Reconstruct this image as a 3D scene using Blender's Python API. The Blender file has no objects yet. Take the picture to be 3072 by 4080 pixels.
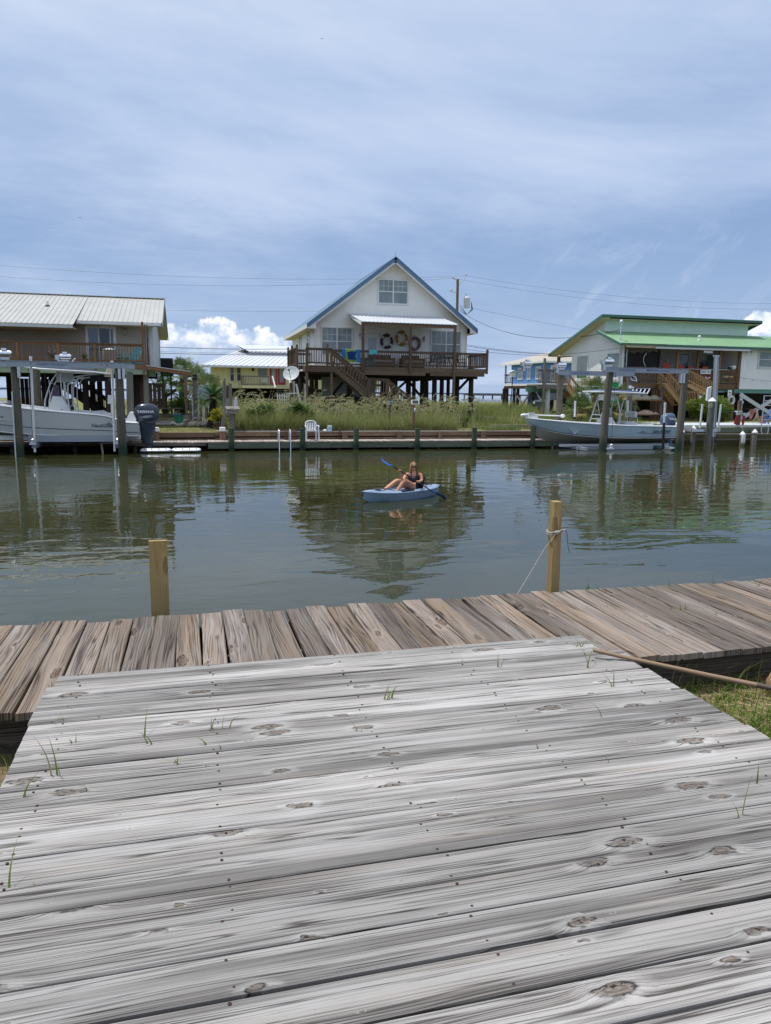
import bpy, math, random
from mathutils import Vector, Matrix
from mathutils import noise as mnoise
R = random.Random(7)
V = Vector
sc = bpy.context.scene
C = sc.collection
rad = math.radians
# ------------------------------------------------------------------ camera
FPX, TH, PIT, ROL, EYE = 2950.0, rad(14.6), math.atan(477/2950), rad(.65), 2.6
_F = V((math.sin(TH)*math.cos(PIT), math.cos(TH)*math.cos(PIT), -math.sin(PIT)))
_R0 = V((math.cos(TH), -math.sin(TH), 0)); _U0 = _R0.cross(_F)
_R = _R0*math.cos(ROL)+_U0*math.sin(ROL); _U = -_R0*math.sin(ROL)+_U0*math.cos(ROL)
_C = V((0, 0, EYE))
cd = bpy.data.cameras.new("camera"); cam = bpy.data.objects.new("camera", cd); C.objects.link(cam); sc.camera = cam
cam.matrix_world = Matrix(((_R.x, _U.x, -_F.x, _C.x), (_R.y, _U.y, -_F.y, _C.y), (_R.z, _U.z, -_F.z, _C.z), (0, 0, 0, 1)))
cd.sensor_fit = 'VERTICAL'; cd.sensor_height = 24.0; cd.lens = FPX/4080*24.0
cd.clip_start = 0.05; cd.clip_end = 9000
def _ray(x, y): return _F+_R*((x-1536)/FPX)-_U*((y-2040)/FPX)
def at(x, y, Y):
    d = _ray(x, y); return _C+d*(Y/d.y)
def atX(x, y, X):
    d = _ray(x, y); return _C+d*(X/d.x)
def atZ(x, y, Z):
    d = _ray(x, y); return _C+d*((Z-EYE)/d.z)
# ------------------------------------------------------------------ sky, sun, exposure
SUN = V((-.27, .16, .97)).normalized()
sun_el = math.asin(SUN.z); sun_az = math.atan2(SUN.x, SUN.y)
w = bpy.data.worlds.new("World"); sc.world = w; w.use_nodes = True
nt = w.node_tree; N = nt.nodes; L = nt.links; N.clear()
class NG:
    """tiny helper to write node graphs"""
    def __init__(s, nt): s.nt = nt; s.N = nt.nodes; s.L = nt.links
    def n(s, t, **k):
        o = s.N.new(t)
        for a, b in k.items(): setattr(o, a, b)
        return o
    def put(s, sock, v):
        if v is None: return
        if isinstance(v, bpy.types.NodeSocket): s.L.new(v, sock)
        else: sock.default_value = v
    def m(s, op, a, b=None, c=None, clamp=False):
        o = s.n('ShaderNodeMath', operation=op, use_clamp=clamp)
        s.put(o.inputs[0], a)
        if b is not None: s.put(o.inputs[1], b)
        if c is not None: s.put(o.inputs[2], c)
        return o.outputs[0]
    def vm(s, op, a, b=None):
        o = s.n('ShaderNodeVectorMath', operation=op); s.put(o.inputs[0], a)
        if b is not None: s.put(o.inputs[1], b)
        return o.outputs[0]
    def mix(s, f, a, b, mode='MIX'):
        o = s.n('ShaderNodeMix', data_type='RGBA', blend_type=mode); s.put(o.inputs[0], f); s.put(o.inputs[6], a); s.put(o.inputs[7], b); return o.outputs[2]
    def noise(s, vec, scale, detail=3, rough=.5, dist=0.0, w=None):
        o = s.n('ShaderNodeTexNoise')
        if w is not None: o.noise_dimensions = '4D'; s.put(o.inputs['W'], w)
        s.put(o.inputs['Vector'], vec); o.inputs['Scale'].default_value = scale; o.inputs['Detail'].default_value = detail
        o.inputs['Roughness'].default_value = rough; o.inputs['Distortion'].default_value = dist
        return o.outputs['Fac']
    def ss(s, v, a, b, lo=0.0, hi=1.0):
        o = s.n('ShaderNodeMapRange', interpolation_type='SMOOTHSTEP'); s.put(o.inputs[0], v); s.put(o.inputs[1], a); s.put(o.inputs[2], b)
        s.put(o.inputs[3], lo); s.put(o.inputs[4], hi); return o.outputs[0]
    def sep(s, v):
        o = s.n('ShaderNodeSeparateXYZ'); s.put(o.inputs[0], v); return o.outputs
    def com(s, x, y, z=0.0):
        o = s.n('ShaderNodeCombineXYZ'); s.put(o.inputs[0], x); s.put(o.inputs[1], y); s.put(o.inputs[2], z); return o.outputs[0]
g = NG(nt)
out = g.n('ShaderNodeOutputWorld'); bg = g.n('ShaderNodeBackground'); L.new(bg.outputs[0], out.inputs[0])
sky = g.n('ShaderNodeTexSky', sky_type='NISHITA', sun_disc=False, sun_elevation=sun_el, sun_rotation=sun_az, altitude=0, air_density=1.0, dust_density=.6, ozone_density=1.0)
SKYK = .10
bg.inputs[1].default_value = SKYK
tc = g.n('ShaderNodeTexCoord').outputs['Generated']
d = g.sep(tc)
# direction angles: az measured from +Y to the right, el elevation, in degrees
az = g.m('MULTIPLY', g.m('ARCTAN2', d[0], d[1]), 57.2958)
el = g.m('MULTIPLY', g.m('ARCSINE', d[2]), 57.2958)
# a high thin cloud sheet: project direction on a plane
zc = g.m('MAXIMUM', g.m('ADD', d[2], .10), .05)
px_ = g.m('DIVIDE', d[0], zc); py_ = g.m('DIVIDE', d[1], zc)
pl = g.com(px_, py_, 0.0)
n1 = g.noise(pl, .42, 7, .56, .5)
n2 = g.noise(pl, 1.9, 8, .62, .25)
n3 = g.noise(pl, .16, 4, .5, .3)
n4 = g.noise(g.com(g.m('MULTIPLY', px_, 2.2), g.m('MULTIPLY', py_, 5.5), 1.0), 1.7, 6, .65, .8)
cl = g.m('ADD', g.m('ADD', g.m('MULTIPLY', n1, .5), g.m('MULTIPLY', n3, .45)), g.m('MULTIPLY', n2, .17))
cl = g.m('ADD', cl, g.m('MULTIPLY', n4, .10))
hi = g.ss(el, 9.0, 16.0)                      # the sheet thins out to blue low over the land
cover = g.ss(g.m('ADD', cl, g.m('MULTIPLY', g.m('SUBTRACT', hi, 1.0), .20)), .34, .60)
def K(r, g_, b, k=1.0): return (r/SKYK*k, g_/SKYK*k, b/SKYK*k, 1)
blue = g.mix(g.ss(el, 0.0, 14.0), K(.34, .455, .665), K(.225, .34, .57))
blue = g.mix(g.ss(el, 22.0, 60.0), blue, K(.22, .36, .66))
skyc = g.mix(.12, blue, sky.outputs[0])
bright = g.mix(g.ss(n1, .40, .64), K(.36, .47, .68), K(.53, .62, .80))
up = g.mix(g.ss(el, 14.0, 42.0), bright, g.mix(g.ss(n1, .38, .62), K(.50, .595, .77), K(.72, .78, .89)))
col = g.mix(g.m('MULTIPLY', cover, .93), skyc, up)
# low cumulus: lumpy banks in two windows of azimuth
def cumulus(col, a0, a1, base, top, seed, bumps):
    """bank between azimuths a0..a1 (deg), heights base..top (deg)"""
    ca, ha = (a0+a1)/2, (a1-a0)/2
    sx = g.m('DIVIDE', g.m('SUBTRACT', az, ca), ha)
    env = g.m('SUBTRACT', 1.0, g.m('POWER', g.m('ABSOLUTE', sx), 3.2), clamp=True)
    q = g.com(g.m('MULTIPLY', az, 1.0), g.m('MULTIPLY', el, 1.0), seed)
    lump = g.noise(g.com(az, 0.0, seed), bumps, 3, .55)
    puff = g.noise(q, .62, 7, .6, .25)
    h = g.m('ADD', base, g.m('MULTIPLY', g.m('MULTIPLY', env, top-base), g.m('ADD', .10, g.m('MULTIPLY', lump, 1.5))))
    f = g.m('SUBTRACT', h, el)
    f = g.m('ADD', f, g.m('MULTIPLY', g.m('SUBTRACT', puff, .5), 2.6))
    low = g.ss(el, base-.9, base+1.2, .0, 1.0)
    mk = g.m('MULTIPLY', g.ss(f, -.05, .28), low)
    mk = g.m('MULTIPLY', mk, g.ss(env, .0, .25))
    vo = g.noise(g.com(az, g.m('ADD', el, .35), seed), .9, 6, .6, .1)
    lit = g.ss(g.m('ADD', g.m('MULTIPLY', g.m('SUBTRACT', puff, vo), 2.6), g.m('MULTIPLY', f, -.10)), -.55, .35)
    cc = g.mix(lit, K(.42, .54, .74), K(.92, .95, 1.0))
    return g.mix(mk, col, cc)
col = cumulus(col, -9.0, 10.5, 3.0, 5.3, 3.1, .42)
col = cumulus(col, 37.6, 60.0, 3.0, 8.2, 8.7, .35)
# torn wisps right of the pole
wv = g.noise(g.com(g.m('SUBTRACT', az, el), g.m('MULTIPLY', g.m('ADD', az, el), .38), 5.0), .42, 7, .62, .9)
wm = g.m('MULTIPLY', g.ss(wv, .50, .80), g.m('MULTIPLY', g.ss(el, 3.0, 6.0), g.ss(el, 13.0, 9.0)))
wm = g.m('MULTIPLY', wm, g.m('MULTIPLY', g.ss(az, 22.0, 27.0), g.ss(az, 47.0, 40.0)))
col = g.mix(g.m('MULTIPLY', wm, .28), col, K(.62, .71, .86))
L.new(col, bg.inputs[0])
ld = bpy.data.lights.new("sun", 'SUN'); ld.energy = 3.2; ld.angle = rad(.6); ld.color = (1, .965, .91)
lo = bpy.data.objects.new("sun", ld); C.objects.link(lo); lo.rotation_euler = SUN.to_track_quat('Z', 'Y').to_euler()
sc.view_settings.view_transform = 'Standard'; sc.view_settings.look = 'None'; sc.view_settings.exposure = 0.22; sc.view_settings.gamma = 1
sc.view_settings.use_curve_mapping = False
sc.render.engine = 'CYCLES'; sc.cycles.use_denoising = True; sc.cycles.max_bounces = 8; sc.cycles.transparent_max_bounces = 12
sc.cycles.caustics_reflective = False; sc.cycles.caustics_refractive = False
# ------------------------------------------------------------------ mesh helper
class MB:
    def __init__(s): s.v = []; s.f = []; s.uv = []; s.r = []; s.rn = R.random(); s.mi = []; s.m = 0
    def face(s, pts, uv=None, idx=None):
        i = len(s.v); s.v += [tuple(p) for p in pts]; n = len(pts); s.f.append(tuple(range(i, i+n)))
        s.uv += uv if uv else [(0, 0)]*n; s.r.append(s.rn); s.mi.append(s.m)
    def obox(s, c, ax, ay, az_, grain=True, rnd=True):
        """box with half-extent vectors; uv u runs along the longest axis"""
        c = V(c); A = [V(ax), V(ay), V(az_)]
        if A[0].cross(A[1]).dot(A[2]) < 0: A[2] = -A[2]
        if rnd: s.rn = R.random()
        ln = [a.length for a in A]; k = ln.index(max(ln)); oth = [j for j in range(3) if j != k]
        dirs = [A[j].normalized() if ln[j] > 0 else V((0, 0, 1)) for j in range(3)]
        ru, rv = R.uniform(0, 40), R.uniform(0, 40)
        for a in range(3):
            b, e = (a+1) % 3, (a+2) % 3
            for sg in (1, -1):
                q = [c+A[a]*sg+A[b]*i+A[e]*j for i, j in ((-1, -1), (1, -1), (1, 1), (-1, 1))]
                if sg < 0: q.reverse()
                if a == k: uu, vv = b, e
                else: uu, vv = k, (b if e == k else e)
                s.face(q, [((p-c).dot(dirs[uu])+ru, (p-c).dot(dirs[vv])+rv) for p in q])
        return s
    def box(s, x0, x1, y0, y1, z0, z1):
        return s.obox(((x0+x1)/2, (y0+y1)/2, (z0+z1)/2), ((x1-x0)/2, 0, 0), (0, (y1-y0)/2, 0), (0, 0, (z1-z0)/2))
    def beam(s, p0, p1, w_, h, up=(0, 0, 1)):
        p0, p1, up = V(p0), V(p1), V(up); dd = p1-p0; L_ = dd.length; dd.normalize()
        side = dd.cross(up)
        if side.length < 1e-4: side = dd.cross(V((0, 1, 0)))
        side.normalize(); u2 = side.cross(dd)
        return s.obox((p0+p1)/2, dd*L_/2, side*w_/2, u2*h/2)
    def cyl(s, p0, p1, r0, r1=None, n=10, cap=True, hollow=False):
        r1 = r0 if r1 is None else r1
        return s.tube([p0, p1], [r0, r1], n, cap)
    def tube(s, pts, rr, n=6, cap=True, closed=False, sy=1.0):
        pts = [V(p) for p in pts]; m_ = len(pts)
        if not isinstance(rr, (list, tuple)): rr = [rr]*m_
        s.rn = R.random(); ru, rv = R.uniform(0, 40), R.uniform(0, 40)
        rings = []; prev = None; dist = 0; ds = []
        for i, p in enumerate(pts):
            if closed: t = pts[(i+1) % m_]-pts[i-1]
            else: t = pts[min(i+1, m_-1)]-pts[max(i-1, 0)]
            t.normalize()
            if prev is None:
                a = t.cross(V((0, 0, 1)))
                if a.length < .05: a = t.cross(V((0, 1, 0)))
                a.normalize()
            else:
                a = prev-t*prev.dot(t); a.normalize()
            prev = a; b = t.cross(a)
            if i: dist += (p-pts[i-1]).length
            ds.append(dist)
            rings.append([p+(a*math.cos(2*math.pi*j/n)+b*math.sin(2*math.pi*j/n)*sy)*rr[i] for j in range(n)])
        rg = range(m_) if closed else range(m_-1)
        for i in rg:
            k = (i+1) % m_; rm = max(rr[i], .001)
            for j in range(n):
                j2 = (j+1) % n
                q = [rings[i][j], rings[i][j2], rings[k][j2], rings[k][j]]
                v0, v1 = j/n*6.28*rm+rv, (j+1)/n*6.28*rm+rv
                u0, u1 = ds[i]+ru, ds[k]+ru
                s.face(q, [(u0, v0), (u0, v1), (u1, v1), (u1, v0)])
        if cap and not closed:
            q = rings[0][::-1]; s.face(q, [((p-pts[0]).x+ru, (p-pts[0]).y+rv) for p in q])
            q = rings[-1]; s.face(q, [((p-pts[-1]).x+ru, (p-pts[-1]).y+rv) for p in q])
        return s
    def prism(s, poly, ext):
        """polygon (list of 3D points) extruded by ext"""
        ext = V(ext); P0 = [V(p) for p in poly]; n = len(P0); s.rn = R.random()
        nr = V((0, 0, 0))
        for i in range(n): nr += P0[i].cross(P0[(i+1) % n])
        if nr.dot(ext) > 0: P0.reverse()
        P1 = [p+ext for p in P0]
        ux = (P0[1]-P0[0]).normalized(); nn = nr.normalized(); uy = nn.cross(ux)
        u_ = lambda p: ((p-P0[0]).dot(ux)+s.rn*30, (p-P0[0]).dot(uy)+s.rn*30)
        s.face(P0, [u_(p) for p in P0]); s.face(P1[::-1], [u_(p) for p in P1[::-1]])
        for i in range(n):
            j = (i+1) % n
            l = (P0[i]-P0[j]).length
            s.face([P0[j], P0[i], P1[i], P1[j]], [(0, 0), (l, 0), (l, ext.length), (0, ext.length)])
        return s
    def loft(s, rings, cap=True, closed=True):
        s.rn = R.random(); m_ = len(rings); n = len(rings[0])
        for i in range(m_-1):
            for j in range(n if closed else n-1):
                k = (j+1) % n
                s.face([rings[i][j], rings[i][k], rings[i+1][k], rings[i+1][j]], [(i*.1, j*.1), (i*.1, j*.1+.1), (i*.1+.1, j*.1+.1), (i*.1+.1, j*.1)])
        if cap and closed: s.face(list(rings[0])[::-1]); s.face(rings[-1])
        return s
    def lathe(s, prof, c, n=12, axis=(0, 0, 1)):
        ax = V(axis).normalized(); a = ax.cross(V((1, 0, 0)))
        if a.length < .1: a = ax.cross(V((0, 1, 0)))
        a.normalize(); b = ax.cross(a); c = V(c)
        rings = [[c+ax*z+(a*math.cos(2*math.pi*j/n)+b*math.sin(2*math.pi*j/n))*max(r_, 1e-4) for j in range(n)] for r_, z in prof]
        return s.loft(rings)
    def ball(s, c, rx, ry=None, rz=None, n=10, m_=7):
        ry = rx if ry is None else ry; rz = rx if rz is None else rz; c = V(c)
        rings = []
        for i in range(m_+1):
            t = math.pi*i/m_
            rings.append([c+V((rx*math.sin(t)*math.cos(2*math.pi*j/n), ry*math.sin(t)*math.sin(2*math.pi*j/n), -rz*math.cos(t))) for j in range(n)])
        return s.loft(rings, cap=False)
W = {}
def thing(name, label, cat, loc=(0, 0, 0), group=None, rotz=0.0):
    o = bpy.data.objects.new(name, None); C.objects.link(o); o.empty_display_size = .2
    o.location = loc; o.rotation_euler = (0, 0, rotz); o['label'] = label; o['category'] = cat
    if group: o['group'] = group
    W[o.name] = Matrix.Translation(V(loc)) @ Matrix.Rotation(rotz, 4, 'Z'); return o
def obj(name, mb, mats, parent=None, smooth=False, label=None, cat=None, group=None, kind=None, merge=False):
    me = bpy.data.meshes.new(name); me.from_pydata(mb.v, [], mb.f)
    uvl = me.uv_layers.new(name="UVMap"); uvl.data.foreach_set('uv', [c for p in mb.uv for c in p])
    at_ = me.attributes.new('rnd', 'FLOAT', 'FACE'); at_.data.foreach_set('value', mb.r)
    if not isinstance(mats, (list, tuple)): mats = [mats]
    for m_ in mats: me.materials.append(m_)
    if len(mats) > 1: me.polygons.foreach_set('material_index', mb.mi)
    o = bpy.data.objects.new(name, me); C.objects.link(o)
    if parent is not None:
        o.parent = parent; Wm = W[parent.name]; me.transform(Wm.inverted()); W[o.name] = Wm
    else: W[o.name] = Matrix.Identity(4)
    if smooth or merge:
        import bmesh
        b = bmesh.new(); b.from_mesh(me); bmesh.ops.remove_doubles(b, verts=b.verts, dist=1e-5); b.to_mesh(me); b.free()
    if smooth:
        me.polygons.foreach_set('use_smooth', [True]*len(me.polygons)); me.set_sharp_from_angle(angle=rad(smooth if smooth > 1 else 42))
    me.update()
    if label: o['label'] = label
    if cat: o['category'] = cat
    if group: o['group'] = group
    if kind: o['kind'] = kind
    return o
def base(o, p):
    """put a parentless mesh's origin at p"""
    o.data.transform(Matrix.Translation(-V(p))); o.location = p; W[o.name] = Matrix.Translation(V(p)); return o
def copy_tree(o, parent=None):
    c = o.copy(); C.objects.link(c); c.parent = parent; W[c.name] = W[o.name]
    for ch in [x for x in o.children]: copy_tree(ch, c)
    return c
def place(o, loc, rotz=0.0, label=None, scale=None):
    o.location = loc; o.rotation_euler = (0, 0, rotz); W[o.name] = Matrix.Translation(V(loc)) @ Matrix.Rotation(rotz, 4, 'Z')
    if label: o['label'] = label
    if scale: o.scale = (scale,)*3
    return o
# ------------------------------------------------------------------ materials
def bsdf(name, color=(.5, .5, .5), rough=.6, metal=0.0, spec=.5, **k):
    m_ = bpy.data.materials.new(name); m_.use_nodes = True; b = m_.node_tree.nodes['Principled BSDF']
    b.inputs['Base Color'].default_value = (*color, 1); b.inputs['Roughness'].default_value = rough
    b.inputs['Metallic'].default_value = metal; b.inputs['Specular IOR Level'].default_value = spec
    return m_
def plain(name, color, rough=.6, metal=0.0, spec=.5, var=.18, scale=3.0, bump=0.0, dirt=None, dirtamt=.4):
    """painted / moulded surface with slight mottling, optional stains with a shape of their own"""
    m_ = bsdf(name, color, rough, metal, spec); g = NG(m_.node_tree); b = m_.node_tree.nodes['Principled BSDF']
    p = g.n('ShaderNodeTexCoord').outputs['Object']
    n_ = g.noise(p, scale, 6, .65)
    c1 = tuple(max(0, c*(1-var)) for c in color)+(1,); c2 = tuple(min(1, c*(1+var*.6)) for c in color)+(1,)
    col = g.mix(g.ss(n_, .3, .7), c1, c2)
    if dirt:
        s_ = g.sep(p); q = g.com(g.m('MULTIPLY', s_[0], 5.0), g.m('MULTIPLY', s_[1], 5.0), g.m('MULTIPLY', s_[2], .8))
        dn = g.ss(g.noise(q, 1.6, 6, .7), .5, .78)
        col = g.mix(g.m('MULTIPLY', dn, dirtamt), col, (*dirt, 1))
    g.L.new(col, b.inputs['Base Color'])
    g.L.new(g.m('ADD', rough-.08, g.m('MULTIPLY', n_, .16)), b.inputs['Roughness'])
    if bump:
        bn = g.n('ShaderNodeBump'); bn.inputs['Strength'].default_value = 1; bn.inputs['Distance'].default_value = bump
        g.L.new(g.noise(p, scale*6, 4, .6), bn.inputs['Height']); g.L.new(bn.outputs[0], b.inputs['Normal'])
    return m_
def wood(name, light, dark, brown=None, freq=650.0, warp=.012, knot=1.0, bump=.0012, tone=.35, fiber=.5, white=0.0, stain=0.0, rough=.8, green=None, crack=.5, ku=2.3, kv=6.0, tan=None, lines=62.0, lamp=.7):
    m_ = bsdf(name, light, rough, 0, .2); g = NG(m_.node_tree); b = m_.node_tree.nodes['Principled BSDF']
    uv = g.n('ShaderNodeUVMap', uv_map='UVMap').outputs[0]; s_ = g.sep(uv); u, v = s_[0], s_[1]
    rn = g.n('ShaderNodeAttribute', attribute_name='rnd').outputs['Fac']
    rz = g.m('MULTIPLY', rn, 37.0)
    def nz(fu, fv, off, det=3, ro=.5): return g.noise(g.com(g.m('MULTIPLY', u, fu), g.m('MULTIPLY', v, fv), g.m('ADD', rz, off)), 1.0, det, ro)
    vk = g.n('ShaderNodeTexVoronoi', voronoi_dimensions='2D', feature='F1'); vk.inputs['Scale'].default_value = 1.0
    wob = g.m('MULTIPLY', g.m('SUBTRACT', nz(14, 34, 0, 3, .6), .5), .16)
    g.L.new(g.com(g.m('ADD', g.m('MULTIPLY', u, ku), wob), g.m('ADD', g.m('MULTIPLY', v, kv), wob), 0.0), vk.inputs['Vector'])
    dk = vk.outputs['Distance']; kid = g.sep(vk.outputs['Color'])
    ksz = g.ss(kid[0], .50, 1.0, .10, .85)
    dn = g.m('DIVIDE', dk, ksz)
    hill = g.m('MULTIPLY', g.m('POWER', 2.718, g.m('MULTIPLY', g.m('MULTIPLY', dn, dn), -14.0)), ksz)
    n_l = nz(.8, 5.0, 0, 2, .5); n_m = nz(1.8, 30.0, 3, 2, .5)
    vv = g.m('ADD', g.m('ADD', v, g.m('MULTIPLY', n_l, warp*2)), g.m('ADD', g.m('MULTIPLY', hill, .045*knot), g.m('MULTIPLY', n_m, .006)))
    # growth rings: fine dark latewood lines, some planks tighter than others
    ph = g.m('MULTIPLY', vv, g.m('MULTIPLY', g.m('ADD', .7, g.m('MULTIPLY', rn, .6)), freq))
    ring = g.m('POWER', g.m('ADD', .5, g.m('MULTIPLY', g.m('SINE', ph), .5)), 1.7)
    ring2 = g.noise(g.com(g.m('MULTIPLY', u, .7), g.m('MULTIPLY', vv, 170.0), g.m('ADD', rz, 7.0)), 1.0, 2, .5)
    fib = g.noise(g.com(g.m('MULTIPLY', u, 7.0), g.m('MULTIPLY', vv, 620.0), rz), 1.0, 3, .65)
    amp = nz(1.1, 11.0, 4, 3, .55)
    gr = g.m('ADD', g.m('MULTIPLY', ring, g.ss(amp, .36, .66, .05, .42)), g.m('MULTIPLY', g.ss(ring2, .46, .70), .62))
    n5 = g.noise(g.com(g.m('MULTIPLY', u, .55), g.m('MULTIPLY', vv, 24.0), g.m('ADD', rz, 61.0)), 1.0, 2, .4)
    cont = g.m('POWER', g.m('ADD', .5, g.m('MULTIPLY', g.m('SINE', g.m('MULTIPLY', n5, lines)), .5)), 5.0)
    gr = g.m('ADD', gr, g.m('MULTIPLY', g.m('MULTIPLY', cont, g.ss(nz(.9, 18.0, 71, 2, .5), .40, .58)), .85*lamp))
    gr = g.m('ADD', gr, g.m('MULTIPLY', g.m('SUBTRACT', fib, .5), .9*fiber))
    mid = (*light, 1)
    if tan: mid = g.mix(g.ss(g.m('FRACT', g.m('MULTIPLY', rn, 7.3)), .70, .85), (*light, 1), (*tan, 1))
    col = g.mix(g.m('MINIMUM', gr, 1.0), mid, (*dark, 1))
    if white: col = g.mix(g.m('MULTIPLY', g.m('MULTIPLY', g.ss(nz(1.2, 10.0, 2, 4, .6), .44, .68), g.ss(fib, .30, .58)), white), col, (.50, .49, .475, 1))
    if stain:
        col = g.mix(g.m('MULTIPLY', g.ss(nz(.5, 14.0, 6, 3, .5), .50, .68), stain), col, tuple(c*1.05 for c in dark)+(1,))
        col = g.mix(g.m('MULTIPLY', g.ss(nz(.9, 3.0, 16, 4, .6), .48, .72), stain*.55), col, tuple(c*1.5 for c in dark)+(1,))
    if brown:
        col = g.mix(g.m('MULTIPLY', g.ss(nz(1.6, 12.0, 12, 5, .6), .52, .78), .42), col, tuple(min(1, a*.55+c*.75) for a, c in zip(light, brown))+(1,))
        rings = g.m('ADD', .5, g.m('MULTIPLY', g.m('SINE', g.m('ADD', g.m('MULTIPLY', dk, 95.0), g.m('MULTIPLY', n_m, 6.0))), .5))
        kc = g.mix(rings, (*brown, 1), tuple(c*.85 for c in dark)+(1,))
        col = g.mix(g.m('MULTIPLY', g.ss(dn, .20, .09), .62*min(1, knot)), col, kc)
        halo = g.m('MULTIPLY', g.m('MULTIPLY', g.ss(dn, .42, .24), g.ss(dn, .15, .22)), g.ss(fib, .3, .6))
        col = g.mix(g.m('MULTIPLY', halo, .45*min(1, knot)), col, tuple(min(1, c*1.3) for c in light)+(1,))
        rim = g.m('MULTIPLY', g.ss(g.m('ABSOLUTE', g.m('SUBTRACT', dn, .17)), .04, .0), g.ss(nz(20, 60, 31, 3), .44, .56))
        rad_ = g.m('MULTIPLY', g.ss(g.noise(g.com(g.m('MULTIPLY', u, 45.0), g.m('MULTIPLY', v, 60.0), 2.0), 1.0, 2, .5), .60, .66), g.ss(dn, .24, .12))
        col = g.mix(g.m('MULTIPLY', g.m('MAXIMUM', rim, rad_), .9*min(1, knot)), col, tuple(c*.22 for c in dark)+(1,))
    ck = g.noise(g.com(g.m('MULTIPLY', u, 1.5), g.m('MULTIPLY', vv, 230.0), g.m('ADD', rz, 21.0)), 1.0, 2, .5)
    ckm = g.m('MULTIPLY', g.ss(ck, .66, .72), g.ss(nz(1.3, 9.0, 41, 2), .42, .56))
    col = g.mix(g.m('MULTIPLY', ckm, crack), col, tuple(c*.25 for c in dark)+(1,))
    sp = g.ss(nz(70, 300, 51, 2), .70, .78)
    col = g.mix(g.m('MULTIPLY', sp, .5*fiber), col, tuple(c*.5 for c in dark)+(1,))
    tn = g.m('ADD', 1-tone/2, g.m('MULTIPLY', rn, tone))
    col = g.mix(1.0, col, g.com(tn, tn, tn), 'MULTIPLY')
    if green:
        oc = g.sep(g.n('ShaderNodeNewGeometry').outputs['Position'])
        col = g.mix(g.m('MULTIPLY', g.ss(oc[2], green[3], green[3]*.3), .85), col, (*green[:3], 1))
    g.L.new(col, b.inputs['Base Color'])
    hgt = g.m('SUBTRACT', g.m('MULTIPLY', gr, -.6), g.m('MULTIPLY', ckm, 1.5))
    bn = g.n('ShaderNodeBump'); bn.inputs['Strength'].default_value = 1; bn.inputs['Distance'].default_value = bump
    g.L.new(hgt, bn.inputs['Height']); g.L.new(bn.outputs[0], b.inputs['Normal'])
    return m_
M = {}
M['deckwood'] = wood('weathered_grey_planks', (.385, .365, .342), (.064, .056, .050), (.20, .145, .10), freq=900, warp=.014, bump=.0014, tone=.42, white=.44, stain=.55, lamp=1.0, fiber=.75, crack=.9)
M['walkwood'] = wood('weathered_brown_planks', (.235, .19, .155), (.042, .031, .025), (.17, .10, .055), freq=430, warp=.055, bump=.0014, tone=.62, white=.22, lamp=1.1, lines=44.0, stain=.35, fiber=.7, crack=.8, ku=1.7, kv=5.0, tan=(.28, .21, .15))
M['endwood'] = wood('dark_wet_timber', (.13, .11, .09), (.04, .032, .026), None, freq=420, warp=.02, bump=.003, tone=.3)
M['newpost'] = wood('yellow_pine_post', (.37, .27, .115), (.22, .145, .06), (.20, .09, .035), freq=330, warp=.05, bump=.0006, tone=.1, fiber=.35, crack=.3, ku=1.5)
M['darkwood'] = wood('dark_stained_deck_timber', (.18, .125, .085), (.07, .047, .032), (.07, .05, .03), freq=330, warp=.02, bump=.002, tone=.55, knot=.5)
M['greypost'] = wood('silvered_timber', (.24, .215, .195), (.09, .08, .07), (.12, .09, .06), freq=330, warp=.02, bump=.002, tone=.4, knot=.6)
M['brownrail'] = wood('brown_deck_railing_timber', (.26, .145, .075), (.12, .065, .035), (.10, .05, .03), freq=330, warp=.02, bump=.001, tone=.45, knot=.5)
M['newstair'] = wood('new_golden_stair_timber', (.56, .35, .17), (.30, .17, .08), (.2, .1, .04), freq=330, warp=.02, bump=.001, tone=.35, knot=.6)
M['bulk'] = wood('brown_bulkhead_planks', (.25, .165, .11), (.075, .048, .034), (.16, .08, .05), freq=330, warp=.02, bump=.003, tone=.5, knot=.8)
M['bulkgrey'] = wood('weathered_cap_planks', (.33, .29, .26), (.13, .11, .10), (.2, .14, .1), freq=330, warp=.02, bump=.003, tone=.35, knot=.8)
M['farwalk'] = wood('pale_walkway_planks', (.44, .385, .335), (.19, .155, .13), (.3, .2, .14), freq=330, warp=.02, bump=.002, tone=.45, knot=.4)
M['greentimber'] = wood('green_treated_fascia', (.16, .18, .13), (.055, .065, .045), (.1, .1, .07), freq=330, warp=.02, bump=.003, tone=.3, knot=.4, green=(.02, .035, .02, .16))
M['pilelift'] = wood('weathered_lift_piling', (.17, .155, .12), (.05, .048, .036), (.07, .06, .04), freq=330, warp=.03, bump=.006, tone=.2, knot=1, green=(.02, .05, .03, .8))
M['pile'] = wood('green_treated_piling', (.10, .13, .08), (.034, .048, .03), (.07, .06, .04), freq=330, warp=.03, bump=.006, tone=.3, knot=1, green=(.012, .03, .02, .5))
M['pilegrey'] = wood('grey_round_piling', (.23, .215, .185), (.085, .078, .066), (.12, .09, .06), freq=330, warp=.03, bump=.006, tone=.3, knot=1)
M['pileblack'] = wood('dark_house_piling', (.055, .04, .032), (.02, .015, .012), (.04, .03, .02), freq=330, warp=.03, bump=.005, tone=.4, knot=.6)
M['white'] = plain('white_gelcoat', (.80, .81, .80), .28, 0, .5, .03, 1.5)
M['whitepaint'] = plain('white_paint', (.78, .78, .76), .55, 0, .4, .06, 2.5, dirt=(.45, .42, .36), dirtamt=.25)
M['pvc'] = plain('white_pvc', (.80, .81, .83), .35, 0, .5, .04, 4)
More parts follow.
